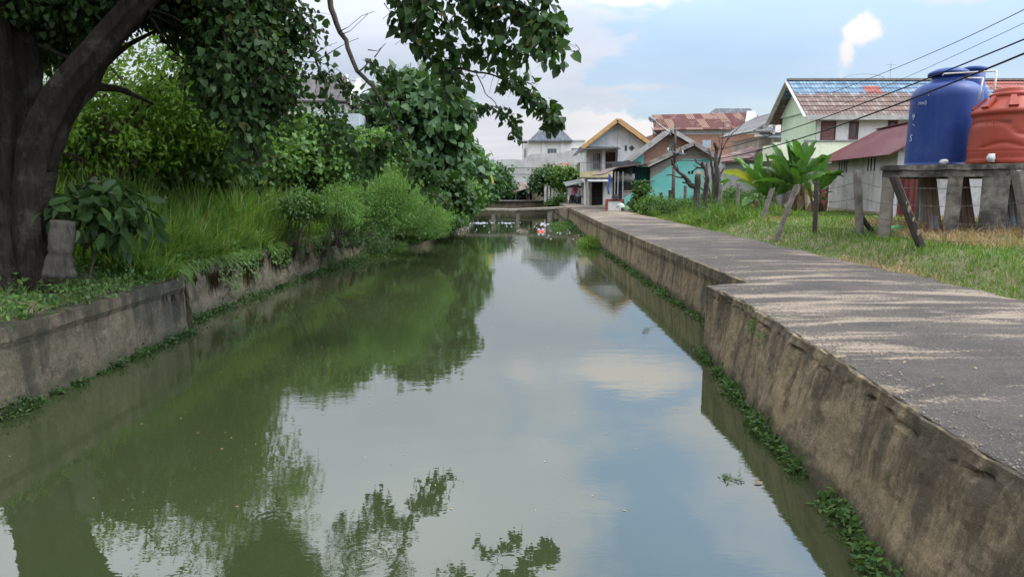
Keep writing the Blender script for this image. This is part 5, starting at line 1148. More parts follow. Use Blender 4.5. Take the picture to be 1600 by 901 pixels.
def cab(pxs, Y0, Y1, lab, rad):
    a = U(*pxs[0], Y0); b2 = U(*pxs[2], Y1); m_ = U(*pxs[1], (Y0+Y1)/2) ; cable([a, m_, b2], lab, rad, 1.35)
# depths chosen so that the span between the poles is straight in plan
cab([(1120,205),(1345,128),(1760,-70)], 60, 14, 'highest thin cable crossing the sky above the mint house', .014)
cab([(1170,222),(1372,140),(1800,-62)], 52, 14, 'second thin cable just below the highest one', .009)
def straight(pA, YA, pB, YB, sag, lab, rad):
    a = U(*pA, YA); b2 = U(*pB, YB); m_ = a.lerp(b2, .5); m_.z -= sag; cable([a, m_, b2], lab, rad, 1.4 if YB < 20 else 1.0)
straight((1053,243), PY, (1700,20), 12, .55, 'upper thick cable passing in front of the blue tank', .017)
straight((1053,250), PY, (1700,42), 12, .75, 'lower thick cable passing in front of both tanks', .022)
straight((1053,205), PY, (960,262), 62, .2, 'service cable from the pole to the balcony house', .012)
straight((1055,215), PY, (1128,262), 45, .3, 'service cable sloping from the pole to the turquoise roof', .012)

# ================================================================== VEGETATION
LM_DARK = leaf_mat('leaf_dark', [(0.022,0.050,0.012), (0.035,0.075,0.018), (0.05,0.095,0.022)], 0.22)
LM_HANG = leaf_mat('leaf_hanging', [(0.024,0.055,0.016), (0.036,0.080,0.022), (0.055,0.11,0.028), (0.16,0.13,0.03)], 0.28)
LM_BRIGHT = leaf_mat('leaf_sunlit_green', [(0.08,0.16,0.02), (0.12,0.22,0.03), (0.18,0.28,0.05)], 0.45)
LM_HIB = leaf_mat('leaf_broad', [(0.045,0.095,0.035), (0.06,0.12,0.045), (0.085,0.155,0.06)], 0.22, 0.4)
LM_SHRUB = leaf_mat('leaf_shrub', [(0.055,0.12,0.028), (0.085,0.165,0.036), (0.13,0.22,0.05)], 0.3)
LM_FERN = leaf_mat('leaf_feathery', [(0.075,0.15,0.035), (0.10,0.20,0.045), (0.15,0.25,0.06)], 0.35)
LM_WEED = leaf_mat('leaf_weed', [(0.04,0.09,0.025), (0.07,0.14,0.035), (0.11,0.18,0.04)], 0.3)
LM_FAR = leaf_mat('leaf_far', [(0.035,0.085,0.030), (0.05,0.11,0.035), (0.075,0.14,0.045)], 0.25)
GR_TALL = leaf_mat('blade_tall', [(0.055,0.11,0.022), (0.11,0.195,0.037), (0.18,0.28,0.06), (0.25,0.24,0.08)], 0.35)
GR_SHORT = leaf_mat('blade_short', [(0.075,0.16,0.03), (0.12,0.21,0.04), (0.17,0.25,0.05), (0.30,0.26,0.12)], 0.3)
GR_DRY = leaf_mat('blade_dry', [(0.36,0.25,0.15), (0.48,0.35,0.21), (0.30,0.19,0.11), (0.18,0.21,0.07)], 0.2, 0.8)
GR_BROWN = leaf_mat('dead_strand', [(0.10,0.06,0.038), (0.17,0.115,0.07), (0.09,0.08,0.05)], 0.1, 0.9)
def bark_mat(name, c1, c2, moss=0.3):
    m, nt, b, out = nodes(name); t = NT(nt)
    v = t.math('ADD', t.math('MULTIPLY', t.noise(2.6, 8, 0.7, t.map((2.2, 2.2, 0.45)), 0.6), .55), t.math('MULTIPLY', t.noise(3.2, 6, 0.75, t.map((6, 6, .9)), 0.8), .45))
    col = t.mix(t.range(v, 0.36, 0.64), c2, c1)
    col = t.mix(t.range(t.noise(2.0, 6, 0.7, t.map(loc=(4, 4, 1))), 0.5, 0.66, 0, moss), col, (0.16, 0.15, 0.12))
    col = t.mix(t.range(t.noise(30, 4, 0.8), 0.5, 0.75, 0, .5), col, tuple(q*.4 for q in c1))
    t.L.new(col, b.inputs['Base Color']); b.inputs['Roughness'].default_value = .92; b.inputs['Specular IOR Level'].default_value = .15
    t.bump(t.math('ADD', v, t.math('MULTIPLY', t.noise(28, 5, .8), .35)), .1e1, .09, b); return m
BARK = bark_mat('big_bark', (0.042, 0.032, 0.024), (0.014, 0.011, 0.009), .3)  # very dark tone: the canopy's deep shade is put into the bark colour
BARK2 = bark_mat('twig_bark', (0.15, 0.12, 0.095), (0.07, 0.055, 0.045), .2)
BARKP = bark_mat('pale_bark', (0.12, 0.105, 0.09), (0.045, 0.04, 0.035), .3)

def E(px, py, Y, rx, ry, rd):
    c = U(px, py, Y); k = Y/FPX; return (tuple(c), (rx*k, rd, ry*k))
def plant(name, label, cat, ells, ncl, per, size, clump, mat, base=None, droop=.5, shape=HEART, seed=1, trunk=None, nl=10, bark=None, group=None, shell=(.5, 1.0), svar=.35, lump=.35, part='foliage'):
    base = base or (ells[0][0][0], ells[0][0][1], gzL(ells[0][0][0], ells[0][0][1]) if ells[0][0][0] < 0 else gzR(ells[0][0][0], ells[0][0][1]))
    r = thing(name, label, cat, base, 0, group)
    P, D, Nn, C = crown_pts(ells, ncl, per, clump, droop, shell, lump, seed)
    ok = P[:, 2] > base[2]-.5; P, D, Nn = P[ok], D[ok], Nn[ok]
    S = size*(1-svar/2+svar*np.random.default_rng(seed).random(len(P)))
    leaves(part, P, D, Nn, S, mat, r, shape)
    mb = MB(); b0 = Vector(base); rt = trunk or .06
    if trunk:
        c0 = Vector(ells[0][0]); top = b0.lerp(c0, .6); limb(mb, b0-Vector((0,0,.3)), top, rt, rt*.6, .08, 7, seed=seed, sides=9)
    else: top = b0
    idx = np.random.default_rng(seed+5).choice(len(C), min(nl, len(C)), replace=False)
    for k, i in enumerate(idx):
        s0 = b0.lerp(top, .5+.5*(k % 5)/5) if trunk else b0 + Vector((random.uniform(-.3,.3), random.uniform(-.3,.3), -.1))
        limb(mb, s0, C[i], rt*(.45 if trunk else .5), rt*.12, .14, 6, seed=seed*31+k, sides=5)
    mb.build('trunk' if trunk else 'stems', bark or BARK2, r, True)
    return r

# ---- the big tree at the left
def big_tree():
    random.seed(3)
    bx, by = U(28, 430, 11.6).x, 11.6; bz = 1.3
    r = thing('old_tree', 'huge dark old tree with forked trunk overhanging the canal at the left', 'tree', (bx, by, bz))
    def trunk_mesh(pts, rads, sides, seed, ridge, name, parent):
        # resample smoothly so ridges and hollows show
        P_ = np.array([tuple(p) for p in pts]); t = np.linspace(0, 1, len(P_)); tt = np.linspace(0, 1, 46)
        Q = np.stack([np.interp(tt, t, P_[:, k]) for k in range(3)], 1)
        for _ in range(4): Q[1:-1] = (Q[:-2]+2*Q[1:-1]+Q[2:])/4
        rr = np.interp(tt, t, rads); mb = MB(); base = 0; prev = None
        V = []; F = []
        for i in range(len(Q)):
            d = Vector(Q[min(i+1, 45)]-Q[max(i-1, 0)]).normalized(); a = Vector((1, 0, 0)) if prev is None else prev
            a = (a - d*a.dot(d)).normalized(); prev = a; b2 = d.cross(a)
            for k in range(sides):
                an = 2*math.pi*k/sides; L_ = tt[i]*4
                n = ridge*mnoise.noise(Vector((math.cos(an)*2.2+seed, math.sin(an)*2.2, L_*.35))) + ridge*.45*mnoise.noise(Vector((math.cos(an)*5+seed, math.sin(an)*5, L_*.9))) + ridge*.15*mnoise.noise(Vector((math.cos(an)*11, math.sin(an)*11, L_*4+seed)))
                V.append(tuple(Vector(Q[i]) + (a*math.cos(an)+b2*math.sin(an))*rr[i]*(1+n)))
        for i in range(len(Q)-1):
            for k in range(sides): F.append((i*sides+k, i*sides+(k+1) % sides, (i+1)*sides+(k+1) % sides, (i+1)*sides+k))
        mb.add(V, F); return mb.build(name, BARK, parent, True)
    P = U
    main = trunk_mesh([(bx-.1, by, bz-.5), P(20, 400, 11.6), P(18, 300, 11.6), P(14, 180, 11.7), P(0, 60, 11.7), P(-40, -80, 11.7), P(-80, -330, 11.9)], [.95, .62, .48, .47, .46, .42, .3], 44, 1.3, .5, 'trunk', r)
    trunk_mesh([(bx+.45, by-.05, bz-.5), P(46, 400, 11.4), P(48, 300, 11.4), P(60, 220, 11.4), P(96, 145, 11.35), P(160, 68, 11.3), P(212, 8, 11.3), P(285, -60, 11.4), P(380, -130, 11.8)], [.46, .31, .27, .28, .24, .20, .17, .14, .10], 36, 4.1, .42, 'trunk_fork', r)
    trunk_mesh([P(72, 262, 11.45), P(92, 205, 11.45), P(120, 162, 11.6), P(150, 135, 11.9), P(190, 140, 12.2), P(240, 163, 12.6)], [.12, .12, .09, .07, .05, .02], 14, 6.1, .3, 'branch', r)
    trunk_mesh([P(148, 137, 11.9), P(158, 112, 12), P(165, 100, 12.1), P(200, 70, 12.4), P(260, 40, 12.8)], [.06, .05, .05, .04, .02], 12, 7.1, .2, 'branch', r)
    trunk_mesh([P(128, 150, 11.6), P(140, 120, 11.6), P(118, 95, 11.5), P(60, 70, 11.4)], [.06, .05, .04, .02], 10, 8.1, .2, 'branch', r)
    # big limbs above the frame reaching over the water
    over = [[P(285, -60, 11.4), P(420, -170, 12.2), P(560, -190, 12.8), P(720, -150, 13.2)], [P(215, 10, 11.3), P(330, -120, 13), P(430, -170, 15.5), P(470, -160, 18)],
            [P(-40, -80, 11.7), P(60, -210, 13), P(200, -250, 15.5), P(300, -240, 18)]]
    for k, l in enumerate(over): trunk_mesh(l, [.2, .15, .11, .06], 14, 9+k, .2, 'branch', r)
    # bare and leafy boughs that hang into view
    twigs = [
        # px chain, depth, radius, leaves, spread, size, start
        ([(500,-110),(512,0),(530,48),(558,108),(588,150),(612,175),(632,235),(655,290),(700,320)], 13.0, .058, 112, .22, 0.126, .55),
        ([(430,-120),(447,0),(485,45),(495,95),(510,140),(515,200),(508,240)], 12.6, .032, 412, .34, 0.126, .1),
        ([(515,180),(540,205),(560,240),(565,280)], 12.7, .015, 150, .28, 0.126, .1),
        ([(625,215),(600,225),(580,245),(572,262)], 13.0, .012, 150, .26, .15, .1),
        ([(640,255),(665,262),(680,280)], 13.1, .01, 110, .24, .15, .1),
        ([(560,110),(580,100),(600,118),(625,112)], 13.0, .016, 62, .17, 0.134, .3),
        ([(600,165),(570,160),(545,145),(520,120),(500,115)], 12.9, .018, 112, .18, 0.101, .2),
        ([(470,20),(440,60),(420,100),(408,140),(400,178)], 12.4, .022, 525, .42, 0.126, .0),
        ([(440,70),(460,120),(450,160),(452,195)], 12.5, .018, 212, .33, 0.126, .1),
        ([(590,-60),(612,0),(640,35),(655,52),(690,90),(708,128)], 12.4, .035, 255, .30, 0.176, .35),
        ([(640,-40),(668,18),(700,50),(712,90),(705,140),(690,155)], 12.0, .022, 323, .42, 0.192, .0),
        ([(690,-70),(720,0),(755,35),(790,70),(830,88)], 12.0, .024, 357, .42, 0.192, .0),
        ([(760,-60),(800,0),(835,30),(858,55),(872,85)], 11.8, .022, 408, .36, 0.192, .0),
        ([(820,-70),(850,-20),(860,20),(850,60)], 11.9, .02, 204, .3, 0.192, .0),
        ([(700,-60),(740,-10),(770,10),(800,30)], 12.1, .02, 255, .45, 0.176, .0),
        ([(640,-60),(655,10),(648,50),(655,70)], 12.2, .016, 153, .3, 0.176, .1),
        ([(708,110),(745,113),(780,122),(812,132),(850,165),(868,195)], 12.6, .02, 212, .24, 0.160, .38),
        ([(745,113),(757,145),(775,168),(800,185),(808,212)], 12.7, .011, 75, .16, 0.143, .55),
        ([(775,168),(750,165),(738,185)], 12.8, .008, 27, .12, 0.143, .4),
        ([(780,122),(830,150),(862,182),(878,190)], 12.5, .01, 75, .14, 0.151, .3),
        ([(705,90),(740,75),(770,100),(790,90)], 12.4, .01, 56, .2, 0.168, .2),
        ([(330,-40),(345,40),(360,110),(372,170),(395,235),(405,262)], 12.0, .04, 800, .5, 0.143, .0),
        ([(380,-40),(395,50),(425,110),(420,150)], 12.2, .03, 537, .5, 0.134, .0),
    ]
    tb = MB(); Ls = []
    for k, (pp, Y, rad, n, sp, size, t0) in enumerate(twigs):
        line = [P(px, py, Y + .35*math.sin(i*1.3+k)) for i, (px, py) in enumerate(pp)]
        fine = []
        for a, b2 in zip(line[:-1], line[1:]):
            for i in range(4): q = a.lerp(b2, i/4); fine.append(q + Vector((mnoise.noise(q*3), mnoise.noise(q*3+Vector((5,0,0))), mnoise.noise(q*3+Vector((0,7,0)))))*.07)
        fine.append(line[-1]); m_ = len(fine)
        tb.tube(fine, [rad*(1-.8*i/m_) for i in range(m_)], 7, rough=.2, seed=k)
        n = int(1.15*n*(.72 if size > .17 and Y < 12.5 else 1))
        Pn, D, Nn = spray_pts(fine, n, sp, .75, seed=k+50, t0=t0)
        # group leaves along short side twigs
        Ls.append((Pn, D, Nn, size*.80*(.55+.8*np.random.default_rng(k).random(n))))
        rr = random.Random(k)
        for j in range(max(2, n//16)):
            i = rr.randrange(int(m_*t0), m_-1); q = fine[i]; e = q + Vector((rr.uniform(-1,1), rr.uniform(-.6,.6), rr.uniform(-1,.5))).normalized()*sp*1.3
            tb.tube([q, q.lerp(e, .5)+Vector((0,0,.03)), e], [rad*.25+.003, .004, .003], 4)
    # leafless twigs against the sky
    for pts in ([(530,50),(545,42),(565,25),(585,18)], [(532,55),(548,48),(575,22)], [(505,100),(520,102),(545,125),(560,128)], [(510,115),(560,150),(600,165)], [(495,95),(540,68),(560,60)], [(585,90),(600,70)], [(575,78),(590,80),(603,68)], [(745,90),(760,85),(770,80)], [(760,110),(768,95)], [(600,5),(610,20),(598,30)]):
        l = [P(px, py, 12.9) for px, py in pts]; tb.tube(l, [.012]+[.005]*(len(l)-1), 5)
    tb.build('boughs', BARK2, r, True)
    Pn, D, Nn, S = merge(*Ls); leaves('hanging_foliage', Pn, D, Nn, S, LM_HANG, r, HEART)
    # dense crown: upper left, and overhead reaching across the water
    ells = [E(60, -40, 12.5, 150, 110, 1.6), E(300, -15, 13.2, 120, 75, 1.3), E(372, 105, 13.0, 58, 75, .9), E(385, 40, 12.6, 45, 90, .7), E(392, 145, 12.4, 34, 48, .6), E(130, 5, 12.3, 70, 60, .9), E(250, -10, 12.6, 80, 50, 1.0), E(368, 145, 12.8, 45, 50, .7)]
    P1, D1, N1, C1 = crown_pts(ells, 680, 78, .19, .8, (.15, 1.0), .35, 21)
    top = [((-5.2, 10.3, 8.0), (2.8, 2.0, 1.0)), ((-8.3, 8.2, 7.6), (2.8, 2.6, 1.1)), ((-6.5, 12.2, 8.6), (3.0, 3.0, 1.4)), ((-3.6, 13.2, 8.6), (2.4, 2.2, 1.1)), ((-3.0, 15.0, 8.8), (1.6, 1.3, .8)), ((-7.5, 15, 10), (2.6, 1.8, 1.2)), ((-9, 12, 9.5), (3.5, 4, 2.2)), ((-.9, 13.2, 7.9), (1.2, 1.3, .5)), ((-7.5, 9.5, 8.5), (2.5, 2.6, 1.4)), ((.2, 13.0, 7.5), (1.2, .9, .45))]
    P2, D2, N2, C2 = crown_pts(top, 660, 48, .25, .6, (.3, 1.0), .3, 22)
    Pn, D, Nn = merge((P1, D1, N1), (P2, D2, N2)); S = .092*(.5+1.0*rng.random(len(Pn)))
    leaves('crown', Pn, D, Nn, S, LM_DARK, r, HEART)
    tb = MB(); anchors = [P(285, -60, 11.4), P(215, 10, 11.3), P(430, -170, 15.5), P(200, -250, 15.5), P(60, -210, 13), P(-40, -80, 11.7), P(420, -170, 12.2)]
    for k, c in enumerate(list(C1[:10])+list(C2[:44])):
        c = Vector(c); a = min(anchors, key=lambda q: (q-c).length); limb(tb, a, c, .032, .008, .14, 6, seed=k+300, sides=5)
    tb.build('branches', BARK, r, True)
big_tree()

# ---- trees and shrubs of the left bank, near to far
plant('thicket', 'dark thicket behind the tall grass under the forked tree', 'thicket', [E(150, 272, 20, 90, 26, 1.2), E(260, 266, 22, 70, 24, 1.2), E(340, 262, 23, 60, 28, 1.2)], 330, 26, .22, .24, LM_DARK, base=(-11.5, 20.5, 1.6), droop=.4, seed=61, nl=14)
plant('thicket', 'dark thicket at the foot of the broad-leaved tree', 'thicket', [E(500, 290, 31, 70, 28, 1.4), E(600, 290, 33, 60, 34, 1.4), E(690, 305, 36, 45, 32, 1.4), E(420, 285, 28, 60, 28, 1.2)], 420, 24, .26, .28, LM_DARK, base=(-7.5, 32, 1.4), droop=.4, seed=62, nl=14)
plant('thicket', 'green thicket on the bank just before the footbridge abutment', 'thicket', [E(722, 318, 50, 22, 16, 1.4), E(700, 325, 46, 22, 16, 1.2), E(738, 300, 58, 16, 20, 1.2)], 220, 24, .26, .28, LM_SHRUB, base=(-4.9, 50, 1.2), droop=.4, seed=63, nl=10)
plant('sapling', 'dark sapling with long hanging leaves just right of the big trunk', 'sapling', [E(150, 310, 11.9, 50, 30, .5), E(190, 330, 12.2, 40, 45, .5), E(120, 330, 11.7, 35, 25, .4)], 42, 9, .30, .16, LM_DARK, base=(U(120,400,11.9).x, 11.9, 1.4), droop=.9, shape=OVAL, seed=2, trunk=.03, nl=9)
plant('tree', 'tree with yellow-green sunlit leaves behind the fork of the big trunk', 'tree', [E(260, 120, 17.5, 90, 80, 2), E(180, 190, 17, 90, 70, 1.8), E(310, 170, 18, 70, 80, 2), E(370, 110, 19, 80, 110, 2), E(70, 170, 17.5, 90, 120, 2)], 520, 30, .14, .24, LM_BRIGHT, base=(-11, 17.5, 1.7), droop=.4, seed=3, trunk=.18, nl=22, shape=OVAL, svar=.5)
plant('tree', 'shadowy mid-green tree filling the gap below the forked limb', 'tree', [E(200, 220, 18.2, 100, 46, 1.2), E(310, 220, 19.5, 90, 46, 1.3), E(120, 220, 18, 60, 60, 1.2), E(260, 190, 19, 100, 50, 1.2)], 330, 26, .15, .26, LM_SHRUB, base=(-10.8, 18.6, 1.7), droop=.5, seed=4, trunk=.12, nl=20)
plant('tree', 'leafy tree hanging with dark heart-shaped leaves in front of the grey roof house', 'tree', [E(385, 235, 26, 48, 42, 1.4), E(350, 180, 26, 42, 70, 1.4), E(450, 245, 27, 55, 34, 1.4)], 280, 30, .19, .28, LM_HANG, base=(-10, 26, 1.6), droop=.6, seed=5, trunk=.12, nl=16)
plant('shrub', 'rounded broad-leaved shrub behind the tall grass, left of the feathery bush', 'shrub', [E(440, 255, 26, 60, 34, 1.3), E(505, 245, 27, 55, 38, 1.3), E(470, 215, 27.5, 60, 28, 1.3)], 280, 26, .19, .26, LM_SHRUB, base=(-8.8, 26.3, 1.5), droop=.5, seed=6, nl=14)
plant('shrub', 'bushy shrub with drooping leaves between the round shrub and broad-leaved tree', 'shrub', [E(550, 262, 31, 50, 38, 1.4), E(520, 232, 31.5, 50, 28, 1.3), E(580, 240, 32, 40, 34, 1.2)], 260, 26, .2, .3, LM_SHRUB, base=(-7.8, 31.3, 1.5), droop=.55, seed=7, nl=14)
plant('broadleaf_tree', 'large tree with big drooping heart-shaped leaves leaning over the canal', 'tree', [E(640, 190, 46, 75, 55, 2.6), E(650, 145, 46.5, 42, 30, 1.8), E(690, 235, 47, 50, 55, 2.2), E(700, 180, 47, 30, 30, 1.6), E(600, 240, 46, 60, 55, 2.2), E(665, 215, 47, 52, 48, 2.2), E(715, 275, 48, 34, 34, 1.8), E(570, 208, 45, 36, 30, 1.8), E(670, 290, 48, 52, 30, 1.8), E(730, 265, 49, 22, 32, 1.4)], 520, 26, .50, .48, LM_HIB, base=(-6.6, 46.5, 1.4), droop=.75, seed=8, trunk=.3, nl=26, svar=.5)
plant('feathery_shrub', 'light green feathery shrub in front of the broad-leaved tree', 'shrub', [E(615, 300, 25, 42, 30, .9), E(650, 330, 26.5, 40, 38, .9), E(595, 330, 24.5, 40, 40, .8), E(680, 345, 29, 22, 25, .8), E(560, 320, 23.8, 30, 30, .7)], 560, 42, .12, .20, LM_FERN, base=(-6.3, 25.3, 1.3), droop=.2, seed=9, nl=20, shape=LANCE)
plant('shrub', 'low dark bush spilling over the bank wall edge', 'shrub', [E(570, 368, 22.6, 26, 18, .5), E(592, 380, 23.2, 18, 14, .4)], 70, 24, .12, .17, LM_DARK, base=(-5.3, 22.6, 1.1), droop=.4, seed=10, nl=6, shape=LANCE)
plant('shrub', 'dense green bush overhanging the bank in front of the footbridge end', 'shrub', [E(715, 312, 40, 32, 20, 1.2), E(685, 335, 38, 30, 22, 1.2), E(730, 300, 44, 22, 18, 1)], 240, 26, .2, .26, LM_SHRUB, base=(-4.6, 40, 1.2), droop=.5, seed=11, nl=10)
def palm_leaf(c, tip, wd, mat, parent, name='leaf', tear=0.0, fold=.25, seed=0, droop=.3):
    """one banana leaf: arching midrib with two wings torn into strips"""
    rr = random.Random(seed); c, tip = Vector(c), Vector(tip); L_ = (tip-c).length; d = (tip-c)/L_
    side = d.cross(Vector((0, 0, 1)));
    if side.length < .2: side = Vector((1, 0, 0)).cross(d)
    side.normalize(); ang = rr.uniform(-.9, .9); up = side.cross(d).normalized(); side = (side*math.cos(ang)+up*math.sin(ang)).normalized(); up = side.cross(d).normalized()
    if up.z < 0: up = -up
    n = 16; V = []; F = []
    for i in range(n+1):
        t = i/n; q = c.lerp(tip, t) + Vector((0, 0, 1))*L_*droop*(t*(1-t)*1.6) ; w_ = wd*max(.03, math.sin(math.pi*min(1, (t*.93+.05)))**.42)*(.06+.94*min(1, max(0, (t-.14)*5))) * (1 if t < .96 else .5)
        for s in (-1, 1):
            tr = tear*rr.uniform(0, 1)*.5
            e = q + side*s*w_ + up*(fold*w_) + d*(.12*w_) - Vector((0,0,1))*tr*w_
            V += [tuple(q), tuple(q.lerp(e, .55) - up*.02), tuple(e)]
        if i:
            a = (i-1)*6; b2 = i*6
            for s in (0, 3):
                F.append((a+s, a+s+1, b2+s+1, b2+s)); F.append((a+s+1, a+s+2, b2+s+2, b2+s+1))
    mb = MB(); mb.add(V, F); o = mb.build(name, mat, parent, True)
    return o
def simple_leaf_mat(name, c1, c2, trans=.3, rough=.4):
    m, nt, b, out = nodes(name); t = NT(nt)
    col = t.mix(t.range(t.noise(1.5, 5, .6), .35, .65), c1, c2); col = t.mix(t.range(t.noise(9, 4, .7), .6, .75, 0, .35), col, (0.25, 0.18, 0.05))
    t.L.new(col, b.inputs['Base Color']); b.inputs['Roughness'].default_value = rough
    tr = t.N.new('ShaderNodeBsdfTranslucent'); t.L.new(t.mix(1.0, col, (1.5, 1.6, .7, 1), 'MULTIPLY'), tr.inputs[0]); mx = t.N.new('ShaderNodeMixShader'); mx.inputs[0].default_value = trans
    t.L.new(b.outputs[0], mx.inputs[1]); t.L.new(tr.outputs[0], mx.inputs[2]); t.L.new(mx.outputs[0], out.inputs[0]); return m
BAN = simple_leaf_mat('banana_green', (0.05, 0.125, 0.025), (0.085, 0.185, 0.036), .22); BANY = simple_leaf_mat('banana_yellow', (0.35, 0.33, 0.06), (0.22, 0.26, 0.05), .35); BAND = leaf_mat('banana_dry', [(0.22,0.15,0.09), (0.32,0.24,0.16), (0.14,0.09,0.055)], .15, .9)
BAND2 = simple_leaf_mat('banana_dead', (0.26, 0.18, 0.11), (0.15, 0.10, 0.06), .1, .9)
BSTEM = M('banana_stem', (0.20, 0.22, 0.10), (0.15, 0.11, 0.07), 2.5, .7, .3, .5, (0.1,0.07,0.05))
def banana(bx, by, base_z, h, leaf_specs, lab, seed, dead=6):
    r = thing('banana_plant', lab, 'banana plant', (bx, by, base_z), 0, 'banana plants by the wire fence'); rr = random.Random(seed)
    top = Vector((bx+rr.uniform(-.2,.2), by, base_z+h)); mb = MB(); mb.tube([(bx, by, base_z-.2), (bx+.03, by, base_z+h*.5), top], [.16, .13, .08], 12, rough=.1); mb.build('stem', BSTEM, r, True)
    for k, (px, py, dy, wd, mt) in enumerate(leaf_specs):
        tip = U(px, py, by+dy); palm_leaf(top - Vector((0, 0, .15+.05*(k % 3))), tip, wd*.92, {'g': BAN, 'y': BANY}[mt], r, tear=.8, fold=.5, seed=seed*10+k, droop=.08+.22*(abs(px-(800+top.x/by*FPX)) > 45))
    for k in range(6 if dead else 3):
        a = rr.uniform(0, 6.28); L_ = rr.uniform(1.3, 2.1); el = rr.uniform(.35, 1.4); palm_leaf(top-Vector((0,0,.1)), top+Vector((math.cos(a)*math.cos(el), math.sin(a)*math.cos(el), math.sin(el)))*L_, .22, BAN, r, tear=.9, fold=.5, seed=seed*50+k, droop=.25)
    for k in range(dead):
        a = rr.uniform(0, 6.28); q = Vector((bx+.15*math.cos(a), by+.15*math.sin(a), base_z+h*rr.uniform(.6, .95))); palm_leaf(q, (bx+rr.uniform(.2,.55)*math.cos(a), by+.45*math.sin(a), base_z+rr.uniform(.05,.5)), rr.uniform(.07,.14), BAND2, r, 'dead_leaf', 1.0, .4, seed*77+k, .05)
    return r
banana(U(1212,340,31).x, 31.0, 1.5, 1.0, [(1140,247,.3,.27,'g'),(1162,262,-.6,.26,'g'),(1196,240,.2,.28,'g'),(1185,292,-.8,.25,'g'),(1130,268,-.4,.24,'y'),(1150,283,.6,.25,'g'),(1218,232,.5,.26,'y'),(1160,322,-1,.26,'g')], 'banana plant at the left of the clump with low arching leaves', 1)
banana(U(1232,340,30.3).x, 30.3, 1.5, 1.45, [(1205,225,.3,.27,'g'),(1212,243,-.5,.28,'g'),(1228,218,.2,.27,'g'),(1252,250,-.6,.28,'g'),(1190,262,.5,.25,'g'),(1176,286,-.8,.26,'g'),(1240,262,-.9,.25,'g')], 'tall banana plant in the middle of the clump with upright leaves', 2)
banana(U(1252,340,30.8).x, 30.8, 1.5, 1.9, [(1229,219,.2,.28,'g'),(1259,222,.2,.25,'g'),(1247,245,-.5,.27,'g'),(1318,276,-.4,.25,'g'),(1270,262,.6,.22,'g'),(1220,250,-.6,.27,'g')], 'banana plant with one leaf stretched far right over the black post', 3, 9)
banana(U(1275,340,31.6).x, 31.6, 1.5, 1.1, [(1300,300,-.4,.22,'g'),(1290,312,-.6,.2,'g'),(1262,295,.2,.2,'g'),(1252,300,.4,.2,'y')], 'small banana plant at the right of the clump among dead leaves', 4, 10)
banana(U(1178,340,33).x, 33.0, 1.45, 1.2, [(1150,300,.3,.22,'g'),(1168,278,.2,.2,'g'),(1195,285,.1,.22,'g'),(1160,318,-.4,.22,'g')], 'short banana plant half hidden behind the pale fence posts', 5, 3)
banana(U(1108,330,40).x, 40.0, 1.35, 1.0, [(1098,275,.3,.24,'g'),(1112,270,.1,.22,'g'),(1120,285,.1,.22,'g'),(1090,292,.1,.22,'g')], 'young banana plant behind the cut tree stump', 6, 0)
r = thing('banana_plant', 'banana plant with yellowing leaf on the left bank beyond the broad-leaved tree', 'banana plant', (-4.9, 62, 1.3)); t_ = U(748, 262, 62)
MB().tube([(-4.9, 62, 1), (-4.5, 62, 3), t_], [.22, .2, .12], 10).build('stem', BSTEM, r, True)
for k, (px, py, mt) in enumerate(((712,232,'g'),(728,224,'g'),(752,230,'g'),(768,240,'g'),(775,262,'g'),(770,288,'y'),(765,276,'g'),(730,250,'g'))): palm_leaf(t_, U(px, py, 62-(k % 3)*.6), .42, {'g': BAN, 'y': BANY}[mt], r, tear=.4, seed=k+400, droop=.2)

FT = 'trees round the canal bend'
plant('far_tree', 'dark bushy tree standing behind the left end of the bend wall', 'tree', [E(762, 285, 80, 18, 24, 1.8), E(752, 300, 78, 16, 18, 1.5)], 150, 22, .34, .45, LM_FAR, base=(-3.6, 80, 1.2), seed=31, trunk=.14, nl=8, group=FT)
plant('far_tree', 'taller dark tree left of the grey cement wall foot', 'tree', [E(782, 285, 88, 17, 24, 1.8), E(790, 300, 88, 14, 12, 1.5)], 150, 22, .34, .45, LM_FAR, base=(-1.6, 88, 1.2), seed=32, trunk=.14, nl=8, group=FT)
plant('far_tree', 'light green bush beside the dark porch of the small house', 'tree', [E(797, 303, 88, 8, 9, .8)], 50, 16, .26, .25, LM_SHRUB, base=(-.4, 88, 1.2), seed=33, nl=5, group=FT)
plant('far_tree', 'bluish green tree in front of the red-brown tiled roof', 'tree', [E(853, 279, 84, 20, 15, 1.6), E(846, 288, 84, 14, 10, 1.2)], 160, 22, .30, .4, LM_FAR, base=(4.3, 84.5, 1.2), seed=34, trunk=.12, nl=9, group=FT)
plant('far_tree', 'brighter green rounded tree beside the clothes stall', 'tree', [E(885, 279, 80, 19, 15, 1.5)], 150, 22, .28, .38, LM_SHRUB, base=(6.3, 81, 1.2), seed=35, trunk=.12, nl=9, group=FT)
plant('bush', 'green bush hanging over the quay beyond the footbridge', 'bush', [E(867, 318, 72, 11, 9, .7), E(876, 312, 74, 7, 9, .5)], 90, 18, .2, .22, LM_WEED, base=(4.8, 72, 1.1), seed=36, nl=6)
plant('bush', 'climbing bush growing against the low turquoise porch wall', 'bush', [E(1003, 305, 48.5, 9, 20, .5), E(1000, 322, 48, 14, 9, .6)], 110, 20, .17, .18, LM_WEED, base=(9.3, 48.3, 1.2), seed=37, nl=7)
